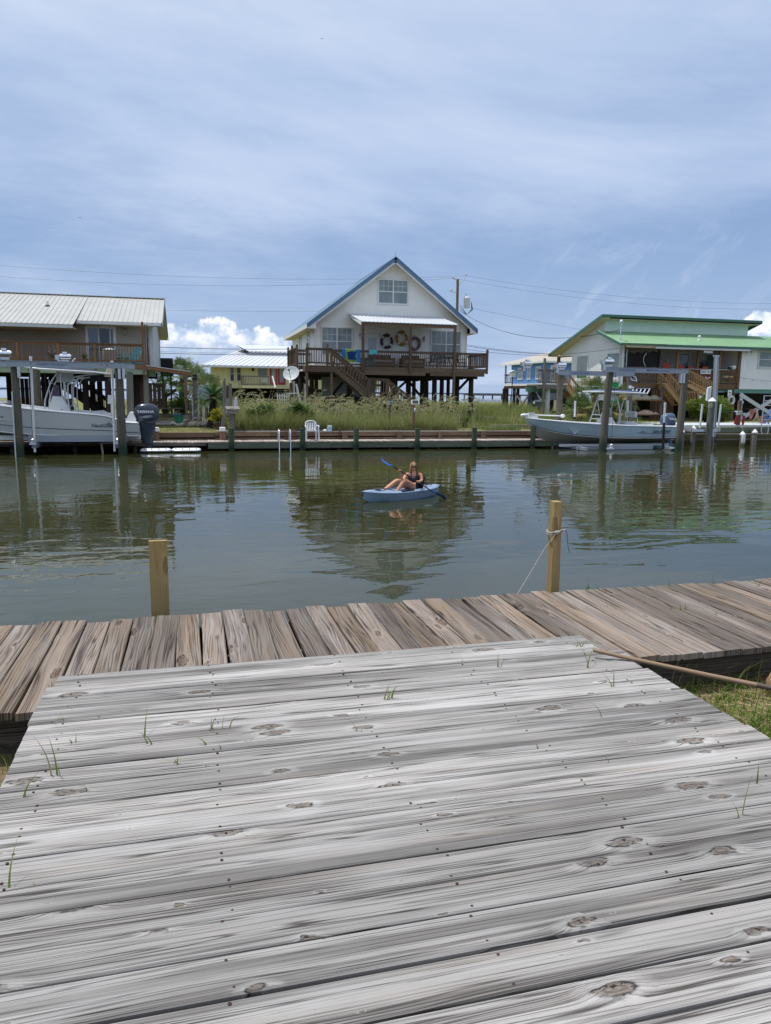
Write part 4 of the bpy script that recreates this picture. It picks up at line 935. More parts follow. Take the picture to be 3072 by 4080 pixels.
def outboard(t, x, z, mat, tilt=0.0, dec='', K_=1.0):
    """engine with its cowl foremost; local -x is aft. z = top of the cowl"""
    e = MB(); rings = []
    Mt = Matrix.Translation(V((x-.35, 0, z-.75))) @ Matrix.Rotation(tilt, 4, 'Y') @ Matrix.Translation(-V((x-.35, 0, z-.75)))
    T_ = lambda p: Mt @ (V((x, 0, z))+(V(p)-V((x, 0, z)))*K_)
    for zz, x0, x1, w_ in ((-.66, -.60, .06, .20), (-.60, -.66, .13, .245), (-.45, -.68, .18, .27), (-.25, -.67, .17, .265), (-.12, -.63, .10, .25), (-.03, -.52, -.02, .19), (.0, -.38, -.14, .10)):
        rings.append([T_((x+(x0+x1)/2+(x1-x0)/2*(abs(math.cos(q))**.7)*(1 if math.cos(q) > 0 else -1), w_*(abs(math.sin(q))**.75)*(1 if math.sin(q) > 0 else -1), z+zz-.05*(x0+x1)*0)) for q in [j*2*math.pi/20 for j in range(20)]])
    e.loft(rings); cowl = obj('engine_cowl', e, mat, t, smooth=40)
    e = MB(); rings = []
    for zz, x0, x1, w_ in ((-.66, -.56, .0, .17), (-.80, -.55, -.02, .15), (-1.10, -.50, -.06, .12), (-1.34, -.46, -.08, .09), (-1.36, -.62, -.04, .13), (-1.39, -.64, -.04, .13), (-1.41, -.48, -.10, .06), (-1.62, -.44, -.14, .05)):
        rings.append([T_((x+(x0+x1)/2+(x1-x0)/2*math.cos(q), w_*math.sin(q), z+zz)) for q in [j*2*math.pi/14 for j in range(14)]])
    e.loft(rings); obj('leg', e, mat, t, smooth=40)
    e = MB(); rings = []
    for xx, r_ in ((.06, .01), (-.0, .05), (-.12, .075), (-.40, .07), (-.52, .055), (-.60, .03)):
        rings.append([T_((x-.05+xx, r_*math.cos(q), z-1.66+r_*math.sin(q))) for q in [j*2*math.pi/10 for j in range(10)]])
    e.loft(rings[::-1]); e.prism([T_((x-.15, -.008, z-1.70)), T_((x-.42, -.008, z-1.70)), T_((x-.48, -.008, z-1.92)), T_((x-.38, -.008, z-1.90))], (0, .016, 0)); obj('gearcase', e, mat, t, smooth=40)
    e = MB()
    for k in range(3):
        a = k*2.09; c_, s_ = math.cos(a), math.sin(a)
        e.face([T_((x-.66, .03*c_, z-1.66+.03*s_)), T_((x-.62, .18*math.cos(a-.4), z-1.66+.18*math.sin(a-.4))), T_((x-.70, .19*math.cos(a+.4), z-1.66+.19*math.sin(a+.4)))])
        e.face([T_((x-.70, .19*math.cos(a+.4), z-1.66+.19*math.sin(a+.4))), T_((x-.62, .18*math.cos(a-.4), z-1.66+.18*math.sin(a-.4))), T_((x-.665, .03*c_, z-1.66+.03*s_))])
    obj('propeller', e, M['black'], t)
    e = MB(); e.box(x+.0, x+.20, -.14, .14, z-1.25, z-.85); obj('bracket', e, M['black'], t)
    return cowl
def console(t, x, z0, w_=.42, h=.95, name=''):
    mb = MB(); P0 = [(x+.45, z0), (x-.40, z0), (x-.36, z0+h*.62), (x-.12, z0+h*.98), (x+.22, z0+h), (x+.38, z0+h*.6)]
    mb.prism([(a, -w_, c) for a, c in P0], (0, 2*w_, 0)); obj('console', mb, M['white'], t, smooth=30)
    mb = MB(); mb.prism([(x+.30, -w_-.012, z0+.08), (x-.22, -w_-.012, z0+.08), (x-.20, -w_-.012, z0+h*.62), (x-.05, -w_-.012, z0+h*.74), (x+.22, -w_-.012, z0+h*.74)], (0, .02, 0)); obj('console_door', mb, M['ltgrey'], t)
    mb = MB(); mb.prism([(x+.30, -w_*.9, z0+h*.9), (x+.16, -w_*.75, z0+h*1.42), (x-.02, -w_*.75, z0+h*1.42), (x-.05, -w_*.9, z0+h*.98)], (0, .012, 0)); mb.prism([(x+.30, w_*.9, z0+h*.9), (x+.16, w_*.75, z0+h*1.42), (x-.02, w_*.75, z0+h*1.42), (x-.05, w_*.9, z0+h*.98)], (0, .012, 0)); mb.prism([(x+.30, -w_*.9, z0+h*.9), (x+.16, -w_*.75, z0+h*1.42), (x+.16, w_*.75, z0+h*1.42), (x+.30, w_*.9, z0+h*.9)], (.012, 0, 0))
    gm = bsdf('smoked_windshield', (.10, .07, .12), .08, 0, .6); gm.node_tree.nodes['Principled BSDF'].inputs['Alpha'].default_value = .55; obj('windshield', mb, gm, t)
    mb = MB(); c = V((x-.50, 0, z0+h*.72)); ax = V((-.75, 0, .66)); a = V((0, 1, 0)); b2 = ax.cross(a)
    mb.tube([c+(a*math.cos(q)+b2*math.sin(q))*.19 for q in [k*2*math.pi/18 for k in range(18)]], .014, 6, closed=True)
    for k in range(3): q = k*2.09+.4; mb.tube([c-ax*.03, c+(a*math.cos(q)+b2*math.sin(q))*.19], .011, 5)
    mb.tube([c-ax*.02, c-ax*.2], .03, 8); obj('steering_wheel', mb, M['chrome'], t, smooth=50)
    mb = MB(); mb.box(x-.52, x-.36, -.30, -.06, z0+h*.46, z0+h*.60); mb.box(x-.42, x-.30, -.34, .34, z0+h*.64, z0+h*.90); obj('dashboard', mb, M['black'], t)
# ---------------- left boat (bow past the left picture edge)
Lb = 7.9
tab = [(0, 1.18, .66, 1.04, .10, -.06), (.07, 1.22, .70, 1.08, .10, -.08), (.13, 1.25, .90, 1.09, .10, -.09), (.2, 1.26, 1.00, 1.10, .10, -.09), (.35, 1.28, 1.10, 1.10, .12, -.09), (.5, 1.26, 1.21, 1.05, .17, -.08), (.65, 1.18, 1.35, .90, .27, -.02), (.8, .96, 1.47, .60, .45, .12), (.9, .66, 1.55, .34, .68, .35), (.97, .26, 1.62, .10, .98, .72), (1, .02, 1.66, .01, 1.2, 1.1)]
bl, rows = boat('white centre console fishing boat with a dark grey outboard, hoisted on the left lift', Lb, tab, plain('white_hull_side', (.60, .62, .63), .22, 0, .5, .03, .8), M['creamhull'], (0, 0, 0), True, .27)
console(bl, 3.05, .62, .42, 1.06)
mb = MB()   # T-top tubes
for s in (1, -1):
    mb.tube([(3.62, s*.50, .75), (3.55, s*.50, 1.5), (3.30, s*.52, 2.2), (3.0, s*.54, 2.66)], .030, 8); mb.tube([(2.62, s*.50, .75), (2.68, s*.50, 1.5), (2.66, s*.52, 2.1), (2.40, s*.54, 2.45), (1.9, s*.54, 2.55), (1.5, s*.54, 2.60)], .030, 8)
    mb.tube([(2.42, s*.50, .75), (2.48, s*.50, 1.5), (2.46, s*.52, 2.0), (2.25, s*.54, 2.38), (1.8, s*.54, 2.45)], .022, 8)
    mb.tube([(2.9, s*.50, 1.62), (2.92, s*.52, 2.6)], .024, 8)
for z, x0, x1 in ((2.18, 3.30, 2.66), ): mb.tube([(x0, -.52, z), (x0, .52, z)], .022, 6); mb.tube([(x1, -.52, z), (x1, .52, z)], .022, 6)
obj('top_frame', mb, M['alu'], bl, smooth=50)
mb = MB(); pp = [(4.35, 0, 2.86), (4.15, .9, 2.80), (3.6, .98, 2.74), (1.5, .98, 2.64), (1.18, .80, 2.60), (1.1, 0, 2.60)]
lo_ = [V((x, y, z)) for x, y, z in pp]+[V((x, -y, z)) for x, y, z in pp[::-1][1:-1]]
mb.tube(lo_, .032, 8, closed=True); obj('top_rim', mb, M['white'], bl, smooth=50)
mb = MB(); c1 = [p+V((-.03 if p.x > 2.6 else .03, 0, .02)) for p in lo_]; cc = [p+(V((2.7, 0, 2.80))-p)*.35+V((0, 0, .05)) for p in c1]; mb.loft([c1, cc], cap=False); mb.face(cc); obj('canvas_top', mb, M['navy'], bl)
mb = MB(); mb.box(2.55, 3.10, -.40, .40, 2.24, 2.62); obj('electronics_box', mb, M['ltgrey'], bl); mb = MB(); mb.cyl((2.82, -.40, 2.43), (2.82, -.415, 2.43), .13, n=16); obj('speaker', mb, M['white'], bl)
mb = MB(); mb.box(1.15, 2.1, -.55, .0, 2.30, 2.52); obj('life_jacket_bag', mb, M['black'], bl, smooth=30)
for k in range(5):
    mb = MB(); x = 1.12+.03*k; y = -.5+.25*k; mb.cyl((x, y, 2.48), (x-.16, y, 2.86), .035, n=9); obj('rod_holder', mb, plain('cream_rod_holder', (.66, .58, .42)), bl, smooth=50)
mb = MB(); mb.tube([(2.78, .1, 2.66), (2.70, .1, 2.86), (2.42, .1, 3.16)], .022, 6); mb.ball((2.40, .1, 3.18), .03); mb.cyl((2.82, .0, 2.70), (2.82, 0, 2.95), .07, n=10); obj('antenna', mb, M['pvc'], bl, smooth=50)
mb = MB(); mb.cyl((2.82, .25, .7), (2.82, .25, 2.5), .05, n=8); obj('mast', mb, M['white'], bl, smooth=50)
# seats
mb = MB(); mb.prism([(1.85, -.5, .62), (1.25, -.5, .62), (1.30, -.5, 1.02), (1.45, -.5, 1.10), (1.85, -.5, 1.06)], (0, 1.0, 0)); obj('leaning_post', mb, M['ltgrey'], bl, smooth=40)
mb = MB(); mb.prism([(1.22, -.38, 1.38), (.98, -.38, 1.36), (.96, -.38, 1.72), (1.20, -.38, 1.74)], (0, .5, 0)); mb.tube([(1.1, -.15, 1.0), (1.1, -.15, 1.4)], .03, 6); obj('seat_back', mb, M['white'], bl, smooth=40)
mb = MB(); mb.prism([(.5, -.45, .60), (.12, -.45, .60), (.10, -.45, .78), (.22, -.45, 1.02), (.34, -.45, 1.05), (.42, -.45, .90)], (0, .9, 0)); obj('transom_seat', mb, M['white'], bl, smooth=40)
# folded deck chair
ch = MB()
for y in (-.85, -.45): ch.tube([(1.55, y, .66), (.95, y, .98), (.78, y, 1.04)], .014, 5); ch.tube([(.92, y, .66), (1.30, y, .92)], .014, 5); ch.tube([(.98, y, .66), (.90, y, 1.08)], .014, 5)
for k in range(3): ch.box(.86+.07*k, .91+.07*k, -.85, -.45, 1.00-.01*k, 1.02-.01*k)
obj('deck_chair_frame', ch, M['alu'], bl)
mb = MB()   # bow rail and cushion
for s in (1, -1): mb.tube([(4.75, s*1.15, 1.05), (4.78, s*1.12, 1.30), (5.2, s*1.02, 1.44), (6.3, s*.75, 1.55), (7.5, s*.2, 1.62)], .018, 6)
obj('bow_rail', mb, M['chrome'], bl, smooth=50)
mb = MB(); mb.prism([(4.7, -.9, 1.0), (6.9, -.5, 1.12), (6.9, -.5, 1.42), (4.9, -.9, 1.36)], (0, 1.4, 0)); obj('bow_cover', mb, M['navy'], bl)
cow = outboard(bl, .02, 1.40, M['charcoal'], -.02, K_=1.22)
# lettering on the camera side (local +y is world -y after the half turn)
RT = (math.pi/2, 0, math.pi)
text('engine_lettering', 'YAMAHA', M['letterwhite'], bl, (-.28, .332, 1.06), .165, RT, offset=.004)
mb = MB()
for k, (x0, z0_, x1, z1_) in enumerate(((.03, .82, -.52, .90), (-.08, .79, -.56, .85))): mb.prism([(x0, .330, z0_), (x1, .330, z1_), (x1, .330, z1_+.015), ((x0+x1)/2, .330, (z0_+z1_)/2+.028)], (0, .004, 0))
obj('engine_graphic', mb, M['letter'], bl)
def hull_y(rows, L_, x, z):
    r_ = interp(rows, x/L_); f = max(0, (z-r_[3])/(r_[1]-r_[3])); return r_[2]+(r_[0]-r_[2])*(f**.8)
zz = .53; text('hull_lettering', 'NauticStar', M['letterdark'], bl, (1.34, hull_y(rows, Lb, 1.34, zz)+.012, zz), .20, RT, shear=.25, offset=.004)
mb = MB(); st = V((1.10, hull_y(rows, Lb, 1.1, .60)+.014, .60))
mb.prism([st+V((.20, 0, .0)), st+V((.03, 0, .012)), st+V((.0, 0, .06)), st+V((-.03, 0, .012)), st+V((-.16, 0, .0)), st+V((-.03, 0, -.012)), st+V((0, 0, -.04)), st+V((.03, 0, -.012))], (0, .004, 0)); obj('star_logo', mb, M['letterdark'], bl)
text('console_lettering', 'T', M['letterdark'], bl, (2.95, .436, 1.1), .13, RT); text('hull_lettering', 'ER', M['letterdark'], bl, (5.05, hull_y(rows, Lb, 5.05, .86)+.02, .86), .10, RT, shear=.25)
place(bl, (at(548, 1681, 32.0).x, 33.1, .62), math.pi)
# ---------------- right boat
Lr = 8.2
tab = [(0, 1.12, .98, 1.02, .42, .12), (.15, 1.16, 1.0, 1.05, .41, .09), (.35, 1.20, 1.03, 1.06, .41, .08), (.55, 1.18, 1.09, .98, .45, .08), (.7, 1.06, 1.16, .80, .53, .10), (.82, .86, 1.22, .55, .65, .17), (.92, .55, 1.28, .27, .84, .42), (.975, .24, 1.32, .07, 1.05, .85), (1, .03, 1.34, .01, 1.22, 1.18)]
br, rows = boat('ice blue bay boat with white deck and blue outboard, hoisted on the right lift', Lr, tab, M['iceblue'], M['creamhull'], (0, 0, 0), True, .06)
console(br, 3.55, .52, .36, .88)
mb = MB()
for s in (1, -1):
    mb.tube([(4.30, s*.42, .98), (4.05, s*.44, 1.7), (3.80, s*.46, 2.45)], .032, 8); mb.tube([(3.05, s*.42, .98), (3.05, s*.44, 1.7), (3.25, s*.46, 2.3), (3.5, s*.46, 2.52)], .032, 8); mb.tube([(2.95, s*.42, .98), (3.0, s*.44, 1.7), (2.85, s*.46, 2.30), (2.55, s*.46, 2.46), (1.7, s*.46, 2.50)], .024, 8)
    mb.tube([(3.85, s*.46, 2.3), (3.6, s*.42, .98)], .020, 6)
mb.tube([(3.6, -.44, 1.75), (3.6, .44, 1.75)], .02, 6); obj('top_frame', mb, M['alu'], br, smooth=50)
mb = MB()
for k, z in enumerate((1.08, 1.28, 1.48)): mb.box(3.98-.04*k, 4.22-.04*k, -.40, .40, z, z+.03)
obj('step', mb, M['white'], br)
pp = [(4.75, 0, 2.62), (4.6, .7, 2.62), (4.2, .86, 2.62), (1.9, .86, 2.56), (1.66, .7, 2.54), (1.6, 0, 2.54)]
lo_ = [V((x, y, z)) for x, y, z in pp]+[V((x, -y, z)) for x, y, z in pp[::-1][1:-1]]
mb = MB(); mb.tube(lo_, .030, 8, closed=True); obj('top_rim', mb, M['white'], br, smooth=50)
mb = MB(); c1 = [p+V((0, 0, .025)) for p in lo_]; cc = [p+(V((3.1, 0, 2.7))-p)*.35+V((0, 0, .06)) for p in c1]; mb.loft([c1, cc], cap=False); mb.face(cc); obj('canvas_top', mb, plain('blue_canvas', (.03, .06, .14), .7), br)
mb = MB(); mb.box(3.3, 3.85, -.36, .36, 2.20, 2.50); obj('electronics_box', mb, M['white'], br)
for k in range(5):
    mb = MB(); y = -.7+.35*k; mb.cyl((1.66, y, 2.55), (1.53, y, 2.76), .035, n=9); obj('rod_holder', mb, M['pvc'], br, smooth=50)
mb = MB(); mb.prism([(2.65, -.45, .92), (2.0, -.45, .92), (1.95, -.45, 1.10), (2.1, -.45, 1.18), (2.65, -.45, 1.14)], (0, .9, 0)); obj('seat_cushion', mb, M['ltgrey'], br, smooth=40)
mb = MB(); mb.prism([(2.12, -.45, 1.40), (2.02, -.45, 1.38), (1.98, -.45, 1.62), (2.06, -.45, 1.68), (2.16, -.45, 1.62)], (0, .9, 0)); obj('seat_back', mb, M['ltgrey'], br, smooth=40)
mb = MB()
for s in (1, -1): mb.tube([(2.05, s*.40, .7), (1.95, s*.44, 1.2), (2.05, s*.44, 1.5)], .02, 6); mb.tube([(2.5, s*.40, .7), (2.5, s*.40, .95)], .02, 6)
obj('seat_frame', mb, M['alu'], br)
mb = MB(); mb.prism([(4.35, -.32, .75), (3.98, -.32, .75), (4.0, -.32, 1.05), (4.3, -.32, 1.02)], (0, .64, 0)); obj('console_seat', mb, M['white'], br, smooth=40)
# trolling motor lying on the bow
tm = thing('trolling_motor', 'white electric trolling motor stowed on the bow of the ice blue boat', 'trolling motor')
mb = MB(); mb.tube([(-.55, 0, .10), (1.35, .04, .04)], .025, 8); obj('shaft', mb, M['pvc'], tm, smooth=50)
mb = MB(); mb.lathe([(.02, 0), (.07, .05), (.08, .18), (.05, .36), (.02, .42)], (-.85, 0, .05), 12, (1, 0, .12)); obj('head', mb, M['pvc'], tm, smooth=50)
mb = MB(); mb.prism([(-.55, -.11, -.06), (.05, -.11, -.06), (-.0, -.11, .05), (-.45, -.11, .08)], (0, .22, 0)); mb.box(-.45, -.15, -.08, .08, .06, .19); obj('mount', mb, M['ltgrey'], tm, smooth=30)
mb = MB(); mb.lathe([(.02, 0), (.075, .04), (.085, .13), (.06, .20), (.01, .25)], (1.28, .04, .04), 12, (1, 0, 0)); obj('motor_pod', mb, M['pvc'], tm, smooth=50)
outboard(br, -.02, 1.60, M['steelblue'], .10)
text('engine_lettering', 'YAMAHA', M['letterwhite'], br, (-.33, .285, 1.30), .125, (math.pi/2, .10, math.pi), offset=.004)
text('engine_lettering', '225', M['letterwhite'], br, (.10, .20, 1.10), .09, (math.pi/2, 0, math.pi+.5))
zz = .72; text('hull_lettering', 'SEA HUNT', M['letterdark'], br, (.95, hull_y(rows, Lr, .95, zz)+.02, zz), .17, RT, shear=.3, squash=1.35, offset=.006)
mb = MB(); y_ = hull_y(rows, Lr, 2.0, .68)+.016; mb.prism([(1.75, y_, .690), (2.55, y_+.01, .682), (2.30, y_+.01, .70), (2.0, y_, .745), (2.05, y_, .70)], (0, .004, 0)); mb.prism([(.35, y_-.03, .63), (2.3, y_, .63), (2.3, y_, .64), (.35, y_-.03, .645)], (0, .004, 0)); obj('hull_graphic', mb, M['letterdark'], br)
text('console_lettering', 'XTREME', M['letterdark'], br, (3.35, .38, 1.26), .09, RT) if False else None
xs = at(2698, 1710, 31.9).x
place(br, (xs, 33.0, .13), math.pi); br.scale = (.925, 1, 1)
place(tm, (xs-Lr*.925+.55, 33.0, 1.52), 0.0)
# ---------------- kayak
def kayak():
    S_ = KLEN/3.05
    k = thing('kayak', 'pale blue sit on top kayak floating mid canal under the paddling woman', 'kayak'); L_ = KLEN
    # rows: t, halfbeam, gunwale z, chine half, chine z, keel z
    tb = [(0, .02, .235, .01, .14, .04), (.05, .14, .225, .08, .06, -.02), (.15, .27, .21, .19, .01, -.09), (.3, .36, .20, .28, -.02, -.12), (.5, .385, .195, .31, -.03, -.12), (.7, .34, .20, .26, -.02, -.11), (.85, .24, .22, .16, .02, -.08), (.95, .11, .245, .06, .09, .0), (1, .015, .26, .01, .18, .08)]
    rw = catmull(tb, 30); mb = MB(); rg = []
    for r_ in rw:
        x = (r_[0]-.5)*L_; b, gz, cb, czz, kz = r_[1:]
        half = [(0, kz), (cb*.6, kz+.015), (cb, czz), (cb+(b-cb)*.55, czz+(gz-czz)*.5), (b, gz-.02), (b-.004, gz)]
        rg.append([V((x, y, z)) for y, z in half]+[V((x, -y, z)) for y, z in half[::-1][:-1]])
    mb.loft([q[::-1] for q in rg], cap=False, closed=False)
    HM = plain('kayak_blue_plastic', (.25, .345, .47), .35, 0, .5, .04, 3.0)
    obj('hull', mb, HM, k, smooth=25)
    mb = MB(); rg = []
    for i, r_ in enumerate(rw):
        t_ = r_[0]; x = (t_-.5)*L_; b, gz = r_[1], r_[2]
        well = 0.0
        if .20 < t_ < .68: well = .12*min(1, (t_-.20)/.05, (.68-t_)/.05)
        rim = .030*min(1, b/.15)
        prof = [(-b, gz), (-b*.88, gz+rim), (-b*.66, gz+rim*1.1), (-b*.58, gz+rim-well), (0, gz+(rim*1.8 if well == 0 else rim-well)), (b*.58, gz+rim-well), (b*.66, gz+rim*1.1), (b*.88, gz+rim), (b, gz)]
        rg.append([V((x, y, z)) for y, z in prof])
    mb.loft([q[::-1] for q in rg], cap=False, closed=False); obj('deck_shell', mb, HM, k, smooth=35)
    mb = MB(); mb.tube([((r_[0]-.5)*L_, r_[1]+.004, r_[2]) for r_ in rw], .013, 6); mb.tube([((r_[0]-.5)*L_, -r_[1]-.004, r_[2]) for r_ in rw], .013, 6); obj('seam', mb, HM, k, smooth=50)
    mb = MB()
    for x0 in (-.32, .62):
        pass
    mb.tube([(x*S_, y, z-.055) for x, y, z in [(1.05, -.10, .25), (.80, .17, .335), (.62, -.20, .33), (.62, .20, .33), (.80, -.17, .335), (1.05, .10, .335)]], .008, 5); mb.tube([(x*S_, y, z-.055) for x, y, z in [(-.80, -.20, .325), (-1.05, .15, .34), (-1.22, -.09, .345), (-1.22, .09, .345), (-1.05, -.15, .34), (-.80, .20, .325)]], .008, 5); obj('bungee_cord', mb, M['black'], k)
    mb = MB(); mb.lathe([(.10, 0), (.11, .012), (.02, .02)], (.98*S_, 0, .285), 14); obj('hatch', mb, M['black'], k, smooth=40)
    for s in (1, -1):
        mb = MB(); mb.obox((.12, s*.325, .235), (.20, 0, 0), (0, .032, 0), (0, 0, .010)); obj('side_pad', mb, M['black'], k)
    mb = MB(); mb.prism([(-.52, -.20, .20), (-.60, -.20, .52), (-.57, -.20, .52), (-.48, -.20, .20)], (0, .40, 0)); obj('seat_back', mb, M['black'], k, smooth=40)
    for x, s in ((1.53*S_, 1), (-1.53*S_, -1)):
        mb = MB(); mb.tube([(x-s*.05, -.02, .25), (x+s*.02, -.02, .21), (x+s*.03, .0, .17), (x+s*.02, .02, .21), (x-s*.05, .02, .25)], .012, 5); obj('toggle', mb, M['black'], k)
    return k
kb, ks = atZ(1449, 1962, .24), atZ(1744, 1930, .25)
kb.z = ks.z = 0; KLEN = (kb-ks).length+.06; ky = kayak(); kmid = (kb+ks)/2; kdir = (kb-ks).normalized(); kang = math.atan2(kdir.y, kdir.x)
place(ky, (kmid.x, kmid.y, .0), kang)
print('KAYAK len', (kb-ks).length, kmid, math.degrees(kang))
# ---------------- person in the kayak (built in world space on the kayak's axis)
KM = Matrix.Translation(kmid) @ Matrix.Rotation(kang, 4, 'Z')
kp = lambda x, y, z: KM @ V((x, y, z))
seat = kp(-.34, 0, .20)
Yp = seat.y
person = thing('person', 'woman with long blonde hair, dark sunglasses and black swimsuit paddling the kayak', 'person', (seat.x, seat.y, .2))
def skin(name, joints, edges, mat, parent, root=0, sub=2, label=None):
    me = bpy.data.meshes.new(name); Wi = W[parent.name].inverted()
    me.from_pydata([tuple(Wi @ V(j[0])) for j in joints], edges, []); me.materials.append(mat)
    o = bpy.data.objects.new(name, me); C.objects.link(o); o.parent = parent; W[o.name] = W[parent.name]
    md = o.modifiers.new('skin', 'SKIN'); md.use_smooth_shade = True; md.branch_smoothing = .4
    for i, j in enumerate(joints):
        r_ = j[1]; me.skin_vertices[0].data[i].radius = (r_, r_) if not isinstance(r_, tuple) else r_
        me.skin_vertices[0].data[i].use_root = (i == root)
    s_ = o.modifiers.new('sub', 'SUBSURF'); s_.levels = s_.render_levels = sub
    # bake the modifiers to a plain mesh
    dg = bpy.context.evaluated_depsgraph_get(); m2 = bpy.data.meshes.new_from_object(o.evaluated_get(dg)); o.modifiers.clear(); o.data = m2; m2.name = name
    m2.polygons.foreach_set('use_smooth', [True]*len(m2.polygons)); bpy.data.meshes.remove(me)
    return o
def seen(px, py, Y): return at(px, py, Y)
# joints located from the photograph at the woman's distance
skm = plain('sunlit_skin', (.56, .27, .165), .5, 0, .4, .06, 20)
hipc = kp(-.36, 0, .23); 
toc = V((0, 0, 0))
yT = hipc.y
chest = seen(1649, 1898, yT-.02); neck = seen(1649, 1880, yT-.02); head = seen(1648, 1860, yT-.03); waist = hipc.lerp(chest, .45)
shR = seen(1621, 1889, yT+.02); shL = seen(1677, 1888, yT-.06)      # R = image left
elR = seen(1604, 1916, yT-.22); haR = seen(1592, 1877, yT-.34)
elL = seen(1680, 1915, yT-.16); haL = seen(1664, 1921, yT-.42)
hR, hL = kp(-.34, .11, .22), kp(-.34, -.11, .22)
if True:
    nearS = hR if hR.y < hL.y else hL; farS = hL if hR.y < hL.y else hR
kneeN = kp(.16, (.17 if nearS is hR else -.17), .56); kneeF = kp(.22, (-.16 if nearS is hR else .16), .56)
kneeN = V((seen(1611, 1914, kneeN.y).x, kneeN.y, seen(1611, 1914, kneeN.y).z)); kneeF = V((seen(1583, 1914, kneeF.y).x, kneeF.y, seen(1583, 1914, kneeF.y).z))
ftN = kp(.40, (.17 if nearS is hR else -.17), .14); ftF = kp(.62, (-.15 if nearS is hR else .15), .14)
tN = kp(.58, (.18 if nearS is hR else -.18), .16); tF = kp(.80, (-.15 if nearS is hR else .15), .16)
J = [(hipc, (.135, .11)), (waist, (.115, .09)), (chest, (.125, .10)), (neck-V((0, 0, .02)), .06), (neck+V((0, -.005, .05)), .05), (head-V((0, 0, .03)), .06),
     (shR, .055), (shR.lerp(elR, .5), .045), (elR, .038), (elR.lerp(haR, .4), .036), (elR.lerp(haR, .88), .024),
     (shL, .055), (shL.lerp(elL, .5), .046), (elL, .040), (elL.lerp(haL, .4), .036), (elL.lerp(haL, .85), .025),
     (nearS, .10), (nearS.lerp(kneeN, .5), .085), (kneeN, .060), (kneeN.lerp(ftN, .4), .056), (ftN, .035), (tN, .028),
     (farS, .10), (farS.lerp(kneeF, .5), .085), (kneeF, .060), (kneeF.lerp(ftF, .4), .056), (ftF, .035), (tF, .028)]
E_ = [(0, 1), (1, 2), (2, 3), (3, 4), (4, 5), (2, 6), (6, 7), (7, 8), (8, 9), (9, 10), (2, 11), (11, 12), (12, 13), (13, 14), (14, 15), (0, 16), (16, 17), (17, 18), (18, 19), (19, 20), (20, 21), (0, 22), (22, 23), (23, 24), (24, 25), (25, 26), (26, 27)]
body = skin('body', J, E_, skm, person)
# head: an egg with brow, nose, chin and ears joined into the body mesh
fd = V((-.10, -1, -.03)).normalized(); rt = fd.cross(V((0, 0, 1))).normalized(); upv = rt.cross(fd)
hd = MB(); rings = []; n = 20
for i in range(15):
    t_ = i/14; z = -.115+.235*t_
    rx = .074*math.sqrt(max(0.002, 1-((t_-.60)/.62)**2 if t_ < .6 else 1-((t_-.6)/.42)**2)); ry = rx*1.18
    ring = []
    for j in range(n):
        q = j*2*math.pi/n; p = rt*math.cos(q)*rx+fd*math.sin(q)*ry
        fr = max(0, math.sin(q)); 
        nose = math.exp(-((q-math.pi/2)/.16)**2)*math.exp(-((t_-.40)/.085)**2)*.024
        chin = math.exp(-((q-math.pi/2)/.5)**2)*math.exp(-((t_-.06)/.10)**2)*.010
        lips = math.exp(-((q-math.pi/2)/.24)**2)*math.exp(-((t_-.22)/.035)**2)*.006
        eye = -math.exp(-((abs(q-math.pi/2)-.42)/.18)**2)*math.exp(-((t_-.53)/.06)**2)*.008
        p += fd*(nose+chin+lips+eye); ring.append(head+p+upv*z)
    rings.append(ring)
hd.loft(rings)
for s in (1, -1): hd.ball(head+rt*s*.075+upv*.005, .012, .018, .028, 8, 6)
# hands: palm, four bent fingers and a thumb closed round the paddle shaft
bladeA, bladeB = seen(1521, 1830, yT-.36), seen(1776, 1988, yT-.50)
shA, shB = seen(1566, 1857, yT-.35), seen(1722, 1958, yT-.46)
pd = (shB-shA).normalized()
def foot_pt(p): return shA+pd*((p-shA).dot(pd))
def hand(wrist, grip, flip, mb):
    d_ = (grip-wrist).normalized(); side = pd
    nrm = d_.cross(side).normalized()*flip
    palm = grip-d_*.038+nrm*.020
    mb.tube([wrist-d_*.01, wrist.lerp(palm, .45), palm, palm+d_*.022], [.023, .028, .033, .026], 10, sy=.62)
    for k in range(4):
        o_ = side*(-.031+.021*k); L1 = [.034, .038, .036, .028][k]; r_ = [.0085, .009, .0088, .0075][k]
        b0 = palm+d_*.020+o_; b1 = b0+d_*L1*.85-nrm*.006; b2 = b1+(-nrm*.9+d_*.2)*L1*.85; b3 = b2+(-nrm*.3-d_*.8)*L1*.75
        mb.tube([b0, b1, b2, b3], [r_, r_, r_*.92, r_*.7], 7)
    th = palm-side*.034-d_*.016; mb.tube([th, th-side*.012-nrm*.022+d_*.008, th-side*.002-nrm*.046+d_*.022], [.011, .0105, .008], 7)
gR, gL = foot_pt(haR), foot_pt(haL)
hand(elR.lerp(haR, .88), gR, 1, hd); hand(elL.lerp(haL, .85), gL, 1, hd)
me = bpy.data.meshes.new('h'); me.from_pydata([tuple(W[person.name].inverted() @ V(p)) for p in hd.v], [], hd.f)
import bmesh
bm = bmesh.new(); bm.from_mesh(body.data); n0 = len(bm.faces); bm.from_mesh(me); bmesh.ops.remove_doubles(bm, verts=bm.verts, dist=1e-6)
for f_ in bm.faces: f_.smooth = True
bm.to_mesh(body.data); bm.free(); bpy.data.meshes.remove(me)
